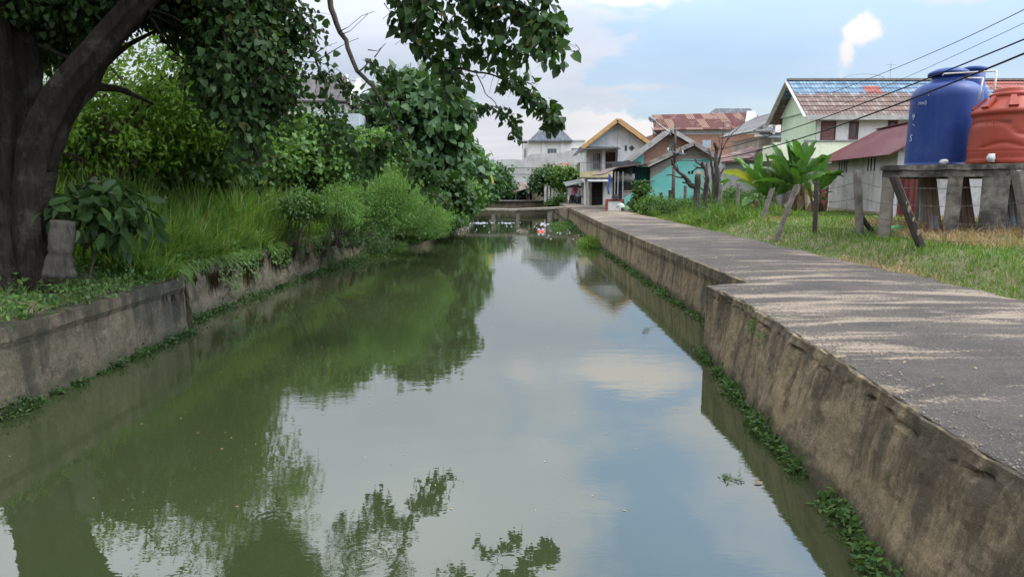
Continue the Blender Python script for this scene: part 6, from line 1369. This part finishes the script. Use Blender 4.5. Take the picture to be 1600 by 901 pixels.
for k, (px, py, Y, rx, ry, lab) in enumerate(((470,322,21.5,26,18,'weedy shrub bulging from the tall grass above the wall creepers'), (530,322,22,34,28,'mid-green shrub leaning over the wall before the feathery bush'), (640,362,30,34,16,'weeds tumbling down to the water below the feathery bush'))):
    plant('weedy_shrub', lab, 'shrub', [E(px, py, Y, rx, ry, .7), E(px+rx*.6, py+ry*.4, Y+.4, rx*.5, ry*.6, .5)], 110, 30, .12, .13 if k % 2 else .15, (LM_WEED, LM_FERN, LM_SHRUB)[k % 3], base=(U(px, 380, Y).x-.2, Y, 1.2), droop=.3, seed=80+k, nl=8, shape=(OVAL, LANCE, HEART)[k % 3], group='shrubs in the tall grass of the left bank', lump=.6)
# weeds in front of the turquoise wall
for k, (px, py, Y, rx, ry, lab) in enumerate(((1020,322,43,18,13,'low weedy bush at the left end of the rough verge'), (1045,325,41,20,14,'spreading weed bush at the foot of the power pole'), (1075,326,39,20,12,'pale weed bush between the pole and the cut stump'), (1100,325,40,22,18,'tangled green bush under the dead trees'), (1140,318,37,24,22,'leafy bush left of the bananas behind two pale posts'), (1175,322,36,22,18,'dark leafy bush at the foot of the left bananas'))):
    plant('bush', lab, 'bush', [E(px, py, Y, rx, ry, .9)], 150, 24, .13, .18, LM_WEED if k % 2 else LM_SHRUB, base=(U(px, 330, Y).x, Y, 1.3), seed=40+k, nl=8, group='bushes behind the wire fence', shape=OVAL)

# dead pruned trees by the pole
def dead_tree(lab, base, chains, mat, cut=None):
    b_ = U(*base); r = thing('dead_tree', lab, 'tree', (b_.x, b_.y, 1.3)); Y = base[2]
    for k, (pp, r0, r1) in enumerate(chains):
        L_ = [U(px, py, Y+.15*math.sin(i*2+k)) for i, (px, py) in enumerate(pp)]; f = []
        for a, b2 in zip(L_[:-1], L_[1:]):
            for i in range(4): q = a.lerp(b2, i/4); f.append(q+Vector((mnoise.noise(q*4), 0, mnoise.noise(q*4+Vector((3,3,3)))))*.05)
        f.append(L_[-1]); n = len(f); mb = MB(); mb.tube(f, [r0+(r1-r0)*i/(n-1) for i in range(n)], 9, rough=.45, seed=k+base[0]); mb.build('trunk' if k == 0 else 'branch', mat, r, True)
    if cut:
        c = U(*cut); MB().tube([c, c+Vector((.06,-.03,.14))], [.14,.11], 10).build('cut_face', M('fresh_wood', (0.5,0.32,0.2), (0.4,0.25,0.15), 6, .8), r)
DB = bark_mat('dead_bark', (0.11,0.097,0.085), (0.045,0.04,0.035), .4)
dead_tree('sawn-off tree stump with a fresh orange cut and a pruned branch reaching left', (1089,335,37), [([(1089,335),(1089,300),(1091,272)], .17, .14), ([(1089,293),(1078,288),(1068,275),(1060,268),(1052,257),(1049,248)], .14, .04), ([(1070,278),(1060,276),(1046,273),(1042,275)], .05, .02), ([(1062,270),(1058,258),(1047,255)], .04, .015), ([(1066,274),(1055,262),(1050,262)], .03, .015), ([(1078,288),(1066,285)], .06, .04)], DB, (1091,272,37))
dead_tree('slim dead tree with stubby pruned fingers in front of the turquoise wall', (1102,335,38), [([(1102,338),(1103,300),(1106,275),(1101,262),(1095,255)], .15, .09), ([(1102,263),(1090,262),(1081,267)], .06, .03), ([(1098,258),(1088,254),(1086,248)], .05, .03), ([(1099,259),(1097,250)], .05, .03), ([(1103,265),(1104,254)], .05, .04), ([(1090,262),(1084,258)], .03, .02)], DB)
dead_tree('tall gnarled dead tree with thin bare twigs left of the bananas', (1116,340,36), [([(1117,345),(1118,310),(1121,280),(1118,250),(1120,235),(1117,222)], .17, .07), ([(1119,300),(1113,270),(1110,245),(1107,232)], .09, .04), ([(1120,262),(1128,235),(1138,215),(1150,205),(1163,190)], .05, .012), ([(1128,235),(1130,205),(1130,190)], .03, .008), ([(1138,215),(1152,212),(1166,202)], .02, .008), ([(1121,285),(1126,270),(1132,262)], .07, .04), ([(1120,240),(1125,225),(1122,212)], .03, .01), ([(1133,225),(1145,195),(1142,186)], .015, .006), ([(1117,320),(1122,335),(1116,346)], .05, .04)], DB)
# grey stump post by the big tree
b_ = U(90, 418, 10.9); t_ = U(96, 345, 10.9)
r = thing('stump', 'short grey weathered stump standing at the foot of the big trunk', 'stump', (b_.x, b_.y, 1.35)); mb = MB(); n = 12
mb.tube([b_.lerp(t_, k/n)-Vector((0,0,.15*(1-k/n))) for k in range(n+1)], [.185-.035*k/n+.03*mnoise.noise(Vector((k*.9, 3, 1))) for k in range(n+1)], 20, rough=.5, seed=2, ridge=.12); mb.build('stump_body', BARKP, r, True)

# ---- tall grass and weeds on the left bank (nobody could count these)
def bank_grass():
    r_ = np.random.default_rng(12); n = 34000
    y = 13.2 + (r_.random(n)**1.25)*25; e = r_.random(n)**.8*4.0 + .05
    xl = np.array([XL(q) for q in y]); x = xl - e
    dens = np.array([mnoise.noise(Vector((a*1.0, b*.7, 3))) for a, b in zip(x, y)]); near = sm((y-13.0)/2.0)
    ok = dens > -.28; x, y, e, dens, near = x[ok], y[ok], e[ok], dens[ok], near[ok]; n = len(x)
    z = np.array([gzL(a, b) for a, b in zip(x, y)])
    H = (.75+1.0*r_.random(n))*(.8+.9*np.clip(dens+.3, 0, 1))*(.6+.6*sm(e/1.2))*(.5+.5*near)
    lean = r_.normal(size=(n, 2))*.28 + np.stack([.25*np.exp(-e/.8)+.10, -.05+0*e], 1)
    rnd = np.clip(r_.normal(.42, .2, n) + .35*dens + (r_.random(n) > .90)*.6, 0, 1)
    o = blades('tall_grass', np.stack([x, y, z-.05], 1), H, lean, .020+.022*r_.random(n), GR_TALL, None, .55, 3, rnd)
    tag(o, 'dense tall green grass covering the left bank behind the wall', 'grass', kind='stuff')
    # low dark undergrowth near the trunk
    n = 9000; y = 6+r_.random(n)*9.5; e = r_.random(n)**.9*5+.15; x = np.array([XL(q) for q in y])-e
    z = np.array([gzL(a, b) for a, b in zip(x, y)]); H = .10+.28*r_.random(n)
    o = blades('undergrowth', np.stack([x, y, z-.02], 1), H, r_.normal(size=(n, 2))*.5, .012+.012*r_.random(n), LM_WEED, None, .5, 5)
    tag(o, 'low dark grass and weeds on the ground round the big trunk', 'grass', kind='stuff')
    # broad weeds mixed through the bank
    n = 15000; y = 6+r_.random(n)*32; e = r_.random(n)**1.3*4-.05; xl = np.array([XL(q) for q in y]); x = xl-e
    z = np.array([gzL(a, b) for a, b in zip(x, y)]) + r_.random(n)*.32*(1+.8*sm((y-14)/6))
    D = r_.normal(size=(n, 3)) + np.array([.3, -.2, .1]); Nn = np.tile([.1, -.2, 1.0], (n, 1)) + r_.normal(size=(n, 3))*.5
    o = leaves('bank_weeds', np.stack([x, y, z], 1), D, Nn, .05+.08*r_.random(n), LM_WEED, None, OVAL); tag(o, 'small broad-leaved weeds creeping along the top of the left bank', 'weeds', kind='stuff')
    # strands hanging over the wall
    n = 8200; y = 10.5+r_.random(n)**1.1*26; cl = np.array([mnoise.noise(Vector((0, q*1.6, 8))) for q in y]); ok = (cl > -.05) | (r_.random(n) < .22); ok &= (y > 14.0) | ((y > 12.9)&(r_.random(n) < .5)); y = y[ok]; cl = cl[ok]; n = len(y)
    x = np.array([XL(q) for q in y]) + .04+.07*r_.random(n); z0 = 1.16+.06*r_.random(n)
    Ln = (.25+.6*r_.random(n))*(.6+1.1*np.clip(cl+.3, 0, 1)); D = np.stack([.10*np.ones(n)+.08*r_.normal(size=n), .22*r_.normal(size=n), -np.ones(n)], 1)
    shape = np.array([(0,0,0),(0,.5,.02),(0,1,.0),(-.006,.02,0),(.03,.5,.05),(.006,.02,0),(.045,.5,.05)])
    o = leaves('hanging_dead_grass', np.stack([x-.12, y, z0], 1), D, np.tile([1., 0, .1], (n, 1)), Ln, GR_BROWN, None, shape); tag(o, 'brown dead grass hanging over the left bank wall', 'grass', kind='stuff')
    n = 4200; y = 14.6+r_.random(n)**1.2*26; cl = np.array([mnoise.noise(Vector((4, q*1.1, 8))) for q in y]); y = y[cl > -.3]; cl = cl[cl > -.3]; n = len(y); x = np.array([XL(q) for q in y])+.02+.12*r_.random(n)
    D = np.stack([.35+.25*r_.normal(size=n), .4*r_.normal(size=n), -.75+.35*r_.normal(size=n)], 1); sh = np.array([(0,0,0),(0,.5,.08),(0,1,-.05),(-.02,.02,0),(-.03,.5,.08),(.02,.02,0),(.03,.5,.08)])
    o = leaves('overhanging_grass', np.stack([x-.1, y, 1.12+.2*r_.random(n)], 1), D, np.tile([1., 0, .6], (n, 1)), (.12+.34*r_.random(n))*(.6+.8*np.clip(cl+.3, 0, 1)), GR_TALL, None, sh); tag(o, 'green grass blades drooping over the rough bank wall', 'grass', kind='stuff')
    n = 2600; y = 16+r_.random(n)*24; cl = np.array([mnoise.noise(Vector((2, q*.9, 8))) for q in y]); y = y[cl > -.05]; n = len(y)
    x = np.array([XL(q) for q in y]); zz = 1.15-.95*r_.random(n)**1.5*np.clip(.5+cl[cl > -.05]*1.6, .2, 1)
    o = leaves('wall_creeper', np.stack([x+.1+.12*r_.random(n), y, zz], 1), r_.normal(size=(n, 3))*.5+np.array([.4, 0, -.8]), r_.normal(size=(n, 3))*.4+np.array([1, -.3, .4]), .06+.07*r_.random(n), LM_WEED, None, OVAL); tag(o, 'green creeper leaves trailing down the rough bank wall', 'creeper', kind='stuff')
bank_grass()
def waterline():
    r_ = np.random.default_rng(5)
    def strip(name, lab, xf, sgn, y0, y1, n, w0, w1, hgt, size, mat, thr):
        y = y0+(y1-y0)*r_.random(n); cl = np.array([mnoise.noise(Vector((sgn*3, q*1.3, 1)))+.5*mnoise.noise(Vector((sgn*3, q*4, 1))) for q in y]); ok = cl > thr; y = y[ok]; cl = cl[ok]; n = len(y)
        amp = np.clip((cl-thr)*1.6, 0, 1); off = (w0+(w1-w0)*r_.random(n)**1.5)*(.35+.8*amp); x = np.array([xf(q) for q in y]) - sgn*off
        z = .01 + hgt*r_.random(n)**1.6*amp*np.exp(-off*2)
        D = r_.normal(size=(n, 3))*np.array([1, 1, .5])+np.array([0, 0, .25]); Nn = np.tile([0, -.15, 1.], (n, 1))+r_.normal(size=(n, 3))*.45
        o = leaves(name, np.stack([x, y, z], 1), D, Nn, size*(.6+.8*r_.random(n)), mat, None, OVAL); tag(o, lab, 'weeds', kind='stuff')
        # thin stems tying them together
    strip('waterline_weeds', 'fresh green weeds rooted along the waterline of the near right quay', XRb, 1, 3.6, YC-.1, 3400, .0, .19, .17, .060, LM_WEED, -.3)
    strip('waterline_weeds', 'thin weeds along the waterline of the set-back right quay', XRb, 1, YC+.3, 45, 5200, .0, .3, .2, .085, LM_WEED, -.1)
    strip('waterline_weeds', 'dark weeds along the waterline of the smooth left wall', lambda y: XL(y)+.08, -1, 6, 13.9, 2600, .0, .3, .3, .065, LM_DARK, -.1)
    strip('waterline_weeds', 'dark weeds fringing the waterline below the rough left wall', lambda y: XL(y)+.15, -1, 14, 56, 8000, .0, .45, .35, .08, LM_DARK, -.2)
    # sagging vegetation raft at the foot of the feathery shrub
    n = 3600; y = 24+r_.random(n)*20; x = np.array([XL(q) for q in y])+.1+r_.random(n)**1.3*(1.5*np.exp(-((y-29)/4)**2)+.5); z = .02+.45*r_.random(n)*np.exp(-(x-np.array([XL(q) for q in y]))*1.1)
    o = leaves('floating_weeds', np.stack([x, y, z], 1), r_.normal(size=(n, 3))*np.array([1, 1, .4])+np.array([.4, 0, .2]), np.tile([0, -.1, 1.], (n, 1))+r_.normal(size=(n, 3))*.5, .09+.08*r_.random(n), LM_WEED, None, LANCE); tag(o, 'flat raft of green and dead weeds floating off the left bank', 'weeds', kind='stuff')
    # grass tuft standing in the water at the right quay
    c = U(926, 368, 33.5); n = 700; p = r_.normal(size=(n, 2))*np.array([.28, .5]); P_ = np.stack([4.0+p[:, 0], 34+p[:, 1], np.full(n, .0)], 1)
    rt = thing('grass_tuft', 'rounded grass tuft growing in the water at the right quay foot', 'grass tuft', (4.0, 34, 0)); blades('blades', P_, .45+.4*r_.random(n), p*.7+r_.normal(size=(n, 2))*.15, .018+.012*r_.random(n), GR_TALL, rt, .8, 4)
    n = 1800; y = 46+r_.random(n)*9; x = np.array([XRb(q) for q in y])-r_.random(n)**1.2*1.6; o = leaves('reed_weeds', np.stack([x, y, .02+.3*r_.random(n)*np.exp(-(np.array([XRb(q) for q in y])-x))], 1), r_.normal(size=(n, 3))+np.array([0, 0, .6]), np.tile([0, -.1, 1.], (n, 1))+r_.normal(size=(n, 3))*.6, .14+.1*r_.random(n), LM_WEED, None, LANCE); tag(o, 'green weed bank on the water right of the footbridge piers', 'weeds', kind='stuff')
waterline()
def verge():
    r_ = np.random.default_rng(8)
    n = 62000; y = 6+r_.random(n)**1.5*40; x = 8.12+r_.random(n)**1.3*(3+y*.22)
    edge = .22*np.array([mnoise.noise(Vector((q*.7, 5, 0))) for q in y]); x = x+edge
    dry = np.array([mnoise.noise(Vector((a*.45, b*.35, 11)))+.35*mnoise.noise(Vector((a*2, b*2, 1))) for a, b in zip(x, y)])
    dry = dry + .55*sm((x-10.2)/1.5)*sm((27-y)/6) - .2
    z = np.array([gzR(a, b) for a, b in zip(x, y)]); H = (.08+.17*r_.random(n))*(1+.7*np.clip(dry+.2, 0, 1))*(.6+.4*sm((x-8.2)/.5)); isd = (dry+r_.normal(size=n)*.16) > .18
    P_ = np.stack([x, y, z-.02], 1); lean = r_.normal(size=(n, 2))*.42; wd = (.009+.007*r_.random(n))*(1+.03*y)
    o = blades('verge_grass', P_[~isd], H[~isd], lean[~isd], wd[~isd], GR_SHORT, None, .5, 3, np.clip(r_.normal(.42, .2, (~isd).sum()), 0, .9)); tag(o, 'short green grass verge along the right side of the road', 'grass', kind='stuff')
    o = blades('dry_grass', P_[isd], H[isd]*1.15, lean[isd]*1.3, wd[isd]*.8, GR_DRY, None, .6, 4); tag(o, 'dry straw-coloured grass patches round the water tank platform', 'grass', kind='stuff')
    n = 9000; y = 27+r_.random(n)*19; x = 8.35+r_.random(n)**1.2*3.2; z = np.array([gzR(a, b) for a, b in zip(x, y)]); cl = np.array([mnoise.noise(Vector((a*.9, b*.5, 21))) for a, b in zip(x, y)])
    H = (.15+.7*r_.random(n)**1.5)*np.clip(.55+cl*1.4+.25*sm((x-8.6)/1.2), .15, 1.4); o = blades('rough_weeds', np.stack([x, y, z-.02], 1), H, r_.normal(size=(n, 2))*.38, .03+.03*r_.random(n), GR_SHORT, None, .5, 34); tag(o, 'rough knee-high weeds along the fence towards the utility pole', 'weeds', kind='stuff')
    n = 4200; y = 30+r_.random(n)*16; x = 8.6+r_.random(n)*3; z = np.array([gzR(a, b) for a, b in zip(x, y)])+r_.random(n)**1.4*.8; o = leaves('leafy_weeds', np.stack([x, y, z], 1), r_.normal(size=(n, 3)), r_.normal(size=(n, 3))*.6+np.array([0, -.2, 1]), .07+.09*r_.random(n), LM_WEED, None, LANCE); tag(o, 'leafy pale weeds mixed into the rough strip by the pole', 'weeds', kind='stuff')
    n = 5200; x = 9.9+r_.random(n)*6; y = 14.0+r_.random(n)*4.5; z = np.array([gzR(a, b) for a, b in zip(x, y)])+.1
    o = blades('dry_brush', np.stack([x, y, z-.05], 1), .2+.35*r_.random(n), r_.normal(size=(n, 2))*.7, .006+.005*r_.random(n), GR_DRY, None, .7, 14, np.clip(r_.random(n)*.8, 0, .8)); tag(o, 'tangled dead brown brush in front of the platform legs', 'brush', kind='stuff')
    # small tufts on the quay face
    n = 90; y = 6.2+r_.normal(size=n)*.06; tt = 10.6
    for k, (yy, zz) in enumerate(((9.7, 1.02), (9.2, .95))):
        q = thing('weed_tuft', ['upper weed tuft growing out of the crack in the near quay wall', 'lower weed tuft rooted in the face of the near quay wall'][k], 'weed', (XRt(yy), yy, zz)); m_ = 60
        D = r_.normal(size=(m_, 3))+np.array([-.7, -.2, .2]); leaves('tuft_leaves', np.tile([XRt(yy)-.02, yy, zz], (m_, 1))+r_.normal(size=(m_, 3))*.05, D, r_.normal(size=(m_, 3))+np.array([0, 0, 1]), .06+.07*r_.random(m_), LM_FERN, q, LANCE)
verge()

# ---- floating things and litter near the bridge
def litter():
    r_ = np.random.default_rng(2); WH = M('litter_white', (0.42,0.43,0.43), (0.22,0.27,0.32), 3, .6)
    mb = MB()
    def bit(x, y, s):
        a = r_.random()*6.28; k = 5; z0 = .01
        pts = [(x+s*math.cos(a+i*6.28/k)*(.6+.6*r_.random()), y+s*math.sin(a+i*6.28/k)*(.6+.6*r_.random()), z0) for i in range(k)]; top = (x, y, z0+s*.5*r_.random()+.02)
        mb.add(pts+[top], [(i, (i+1) % k, k) for i in range(k)]+[tuple(range(k))[::-1]])
    for cx, cy, sx, sy, n, s in ((-3.0, 55.5, .9, .5, 34, .12), (3.7, 53.5, .8, 1.0, 40, .13), (-1.0, 55.8, 1.3, .3, 20, .1), (3.5, 44, 1.6, 5, 42, .07), (-3.2, 50, 1.5, 4, 18, .06), (1, 47, 2.2, 6, 22, .05)):
        for _ in range(n): bit(cx+r_.normal()*sx, cy+r_.normal()*sy, s*(.4+r_.random()))
    tag(mb.build('litter', WH), 'scattered white and pale blue litter floating round the footbridge', 'litter', kind='stuff')
    p = G(845, 362, 0); r = thing('floating_bag', 'red and white plastic bag floating before the footbridge', 'bag', tuple(p))
    RD = M('red_plastic', (0.62,0.10,0.07), (0.5,0.08,0.06), 5, .45)
    def blob(c, sx, sy, sz, seed):
        V = []; F = []; n = 14; m_ = 6
        for j in range(m_+1):
            ph = math.pi/2*j/m_
            for k in range(n):
                a = 6.2832*k/n; q = 1+.3*mnoise.noise(Vector((math.cos(a)*2+seed, math.sin(a)*2, j*.6))); V.append((c[0]+sx*q*math.cos(a)*math.cos(ph), c[1]+sy*q*math.sin(a)*math.cos(ph), c[2]+sz*q*math.sin(ph)))
        for j in range(m_):
            for k in range(n): F.append((j*n+k, j*n+(k+1) % n, (j+1)*n+(k+1) % n, (j+1)*n+k))
        return MB().add(V, F)
    blob((p.x, p.y, -.01), .27, .2, .13, 1).build('bag_body', RD, r, True); blob((p.x-.14, p.y+.05, .08), .11, .08, .13, 5).build('white_handle', WH, r, True); blob((p.x+.13, p.y+.05, .08), .10, .08, .15, 9).build('white_handle', WH, r, True)
    p = G(797, 377, 0); r = thing('floating_branch', 'dark twiggy branch sticking out of the calm water', 'branch', tuple(p)); mb = MB()
    for d in ((-.5,.1,.15), (-.25,.2,.5), (.1,0,.45), (.5,-.1,.1), (.15,.2,.25)): mb.tube([p-Vector((0,0,.05)), p+Vector(d)*.6+Vector((.03,0,.04)), p+Vector(d)], [.03,.02,.012], 6)
    mb.build('twigs', DARKWOOD, r)
    p = G(1152, 752, 0); r = thing('floating_twig', 'small leafy twig floating beside the near quay wall', 'twig', tuple(p)); mb = MB()
    mb.tube([p+Vector((.07,-.02,.01)), p+Vector((0,0,.012)), p+Vector((-.12,.1,.02))], .004, 5); mb.build('stem', DARKWOOD, r)
    n = 22; D = r_.normal(size=(n, 3))*np.array([1, 1, .25])+np.array([-.7, .5, .1]); leaves('twig_leaves', np.array(p)+np.array([-.05, .05, .012])+r_.normal(size=(n, 3))*np.array([.06, .05, .004]), D, np.tile([0, 0, 1.], (n, 1)), .05+.05*r_.random(n), LM_WEED, r, LANCE)
    p = G(1176, 755, 0); V = [(0,0,.012),(.05,.03,.02),(.11,.01,.015),(.07,-.03,.012),(.04,0,.03)]; mb = MB(); mb.add([(p.x+a, p.y+b2, c) for a, b2, c in V], [(0,1,4),(1,2,4),(2,3,4),(3,0,4),(0,3,2,1)]); tag(mb.build('floating_leaf', M('dead_leaf', (0.3,0.24,0.17), (0.2,0.15,0.1), 20)), 'single curled dead leaf floating beside the twig', 'leaf')
    for (px, py, lab) in ((252,524,'white foam scrap lying in the corner of the left wall'), (720,378,'dark scrap floating right of the weed raft')):
        p = G(px, py, 0); s = .09; mb = MB(); mb.lathe([(.03,-.02),(s,.0),(s*.9,.04),(s*.3,.06)], (p.x+.05, p.y, .01), 9); tag(mb.build('scrap', WH if px < 400 else DARKWOOD, None, True), lab, 'scrap')
    # things at the porch: white bags and dark cloth
    for px, py, s, c, lab in ((970,322,.32,(0.38,0.42,0.38),'white sack lying on the road edge at the porch'), (978,326,.3,(0.10,0.2,0.08),'green bundle of weeds piled beside the white sack'), (1000,331,.17,(0.75,0.75,0.72),'small white box on the verge near the porch'), (962,308,.28,(0.02,0.02,0.025),'black cloth bundle resting on the red kerb')):
        p = U(px, py, 47.5 if py > 312 else 48.7); b2 = blob((p.x, p.y, max(1.2, p.z-s*.3)), s, s*.8, s*.9, px); tag(b2.build('bundle', M('bundle_%d' % px, c, None, 4, .7), None, True), lab, 'bundle')
litter()

# ---- the person on the far lane
def person():
    q = U(825, 309, 87.2); z0 = 1.2; x, y = q.x, 87.2
    me = bpy.data.meshes.new('person')
    J = {'pel': (0,0,.93), 'sp': (0,.01,1.2), 'ch': (0,0,1.4), 'nk': (0,-.01,1.52), 'hd': (0,-.02,1.64), 'tp': (0,-.02,1.76), 'ls': (-.19,0,1.43), 'le': (-.25,-.03,1.15), 'lh': (-.24,-.14,.92), 'rs': (.19,0,1.43), 're': (.27,0,1.15), 'rh': (.25,-.12,.92), 'lp': (-.1,0,.88), 'lk': (-.12,-.05,.48), 'la': (-.12,.02,.08), 'lt': (-.13,-.16,.04), 'rp': (.1,0,.88), 'rk': (.12,.02,.48), 'ra': (.12,.06,.08), 'rt': (.14,-.12,.04)}
    R_ = {'pel': .15, 'sp': .14, 'ch': .16, 'nk': .06, 'hd': .095, 'tp': .07, 'ls': .065, 'le': .045, 'lh': .035, 'rs': .065, 're': .045, 'rh': .035, 'lp': .095, 'lk': .06, 'la': .045, 'lt': .04, 'rp': .095, 'rk': .06, 'ra': .045, 'rt': .04}
    k = list(J); ed = [('pel','sp'),('sp','ch'),('ch','nk'),('nk','hd'),('hd','tp'),('ch','ls'),('ls','le'),('le','lh'),('ch','rs'),('rs','re'),('re','rh'),('pel','lp'),('lp','lk'),('lk','la'),('la','lt'),('pel','rp'),('rp','rk'),('rk','ra'),('ra','rt')]
    me.from_pydata([J[a] for a in k], [(k.index(a), k.index(b)) for a, b in ed], []); me.update()
    o = link('person', me, M('skin_brown', (0.28,0.16,0.10), None, 5, .6, 0)); o.location = (x, y, z0)
    sk = o.modifiers.new('skin', 'SKIN'); 
    for i, a in enumerate(k): v = me.skin_vertices[0].data[i]; v.radius = (R_[a], R_[a]); v.use_root = (a == 'pel')
    o.modifiers.new('sub', 'SUBSURF').render_levels = 2; tag(o, 'person in pale shirt and white cap standing on the far lane by the dark porch', 'person')
    XF[o.name] = Matrix.Translation((-x, -y, -z0)); n = 16
    def ringed(name, rows, mat, cx=0, cy=0):
        V = [(cx+rx*math.cos(6.2832*i/n), cy+ry*math.sin(6.2832*i/n), z) for rx, ry, z in rows for i in range(n)]; F = [(j*n+i, j*n+(i+1) % n, (j+1)*n+(i+1) % n, (j+1)*n+i) for j in range(len(rows)-1) for i in range(n)]
        m_ = MB(world=False); m_.add(V, F); return m_.build(name, mat, o, True)
    ringed('shirt', [(.20,.15,.86),(.19,.15,1.1),(.215,.15,1.35),(.25,.13,1.44),(.12,.1,1.52),(.07,.07,1.53)], M('pale_shirt', (0.6,0.56,0.5), None, 5))
    for s in (-1, 1):
        m_ = MB(world=False); m_.tube([(s*.2,0,1.44),(s*.26,-.02,1.18)], [.09,.07], 10); m_.build('sleeve', M('pale_shirt', (0.6,0.56,0.5)), o, True); m_ = MB(world=False); m_.tube([(s*.1,0,.95),(s*.115,-.02,.5)], [.13,.1], 12); m_.build('trouser_leg', M('dark_trousers', (0.05,0.05,0.07)), o, True)
    ringed('cap', [(.12,.13,1.68),(.125,.135,1.72),(.10,.11,1.79),(.02,.02,1.82)], M('litter_white', (0.6,0.6,0.6)), 0, -.01); m_ = MB(world=False); m_.plate([(-.09,-.12,1.7),(.09,-.12,1.7),(.07,-.22,1.69),(-.07,-.22,1.69)], .015); m_.build('cap_brim', M('litter_white', (0.6,0.6,0.6)), o)
person()

def gravel():
    r_ = np.random.default_rng(44); n = 5200; y = 3.5+r_.random(n)**1.4*22; u = r_.random(n); side = r_.random(n)
    xl = np.array([XRt(q) for q in y])+.05; x = np.where(side < .3, xl+u**2*.5, np.where(side < .62, 8.15-u**2*.8, xl+u*(8.1-xl))); s = .003+.009*r_.random(n)**3
    base = np.array([(-1,-1,-.3),(1,-1,-.3),(1,1,-.3),(-1,1,-.3),(-.5,-.5,.7),(.6,-.4,.6),(.5,.6,.7),(-.6,.5,.6)]); a = r_.random(n)*6.28
    c, sn = np.cos(a), np.sin(a); B = base[None]*s[:, None, None]*(.7+.6*r_.random((n, 8, 1))); V = np.stack([B[:, :, 0]*c[:, None]-B[:, :, 1]*sn[:, None]+x[:, None], B[:, :, 0]*sn[:, None]+B[:, :, 1]*c[:, None]+y[:, None], B[:, :, 2]+1.212+.035*np.sin(np.pi*np.clip((x-xl)/(8.2-xl), 0, 1))[:, None]], 2)
    o = mesh_from('gravel', V.reshape(-1, 3), [(0,1,5,4),(1,2,6,5),(2,3,7,6),(3,0,4,7),(4,5,6,7)], 8, n, r_.random(n), M('pebble', (0.20,0.165,0.13), (0.09,0.08,0.07), 9)); tag(o, 'loose grit and pebbles strewn over the worn road', 'gravel', kind='stuff')
    n = 260; y = 4+r_.random(n)*24; x = np.array([XRt(q) for q in y])+.1+r_.random(n)*(8-4.4); o = leaves('fallen_leaves', np.stack([x, y, np.full(n, 1.236)], 1), r_.normal(size=(n, 3))*np.array([1, 1, .1]), np.tile([0, 0, 1.], (n, 1))+r_.normal(size=(n, 3))*.25, .025+.035*r_.random(n), GR_DRY, None, OVAL); tag(o, 'few dry fallen leaves on the road', 'leaves', kind='stuff')
    n = 420; x = -6+r_.random(n)*9; y = 6+r_.random(n)**1.5*45; o = leaves('floating_specks', np.stack([x, y, np.full(n, .004)], 1), r_.normal(size=(n, 3))*np.array([1, 1, 0]), np.tile([0, 0, 1.], (n, 1))+r_.normal(size=(n, 3))*.03, .012+.03*r_.random(n)**2, GR_DRY, None, OVAL); tag(o, 'tiny leaf bits and specks floating on the canal', 'specks', kind='stuff')
gravel()
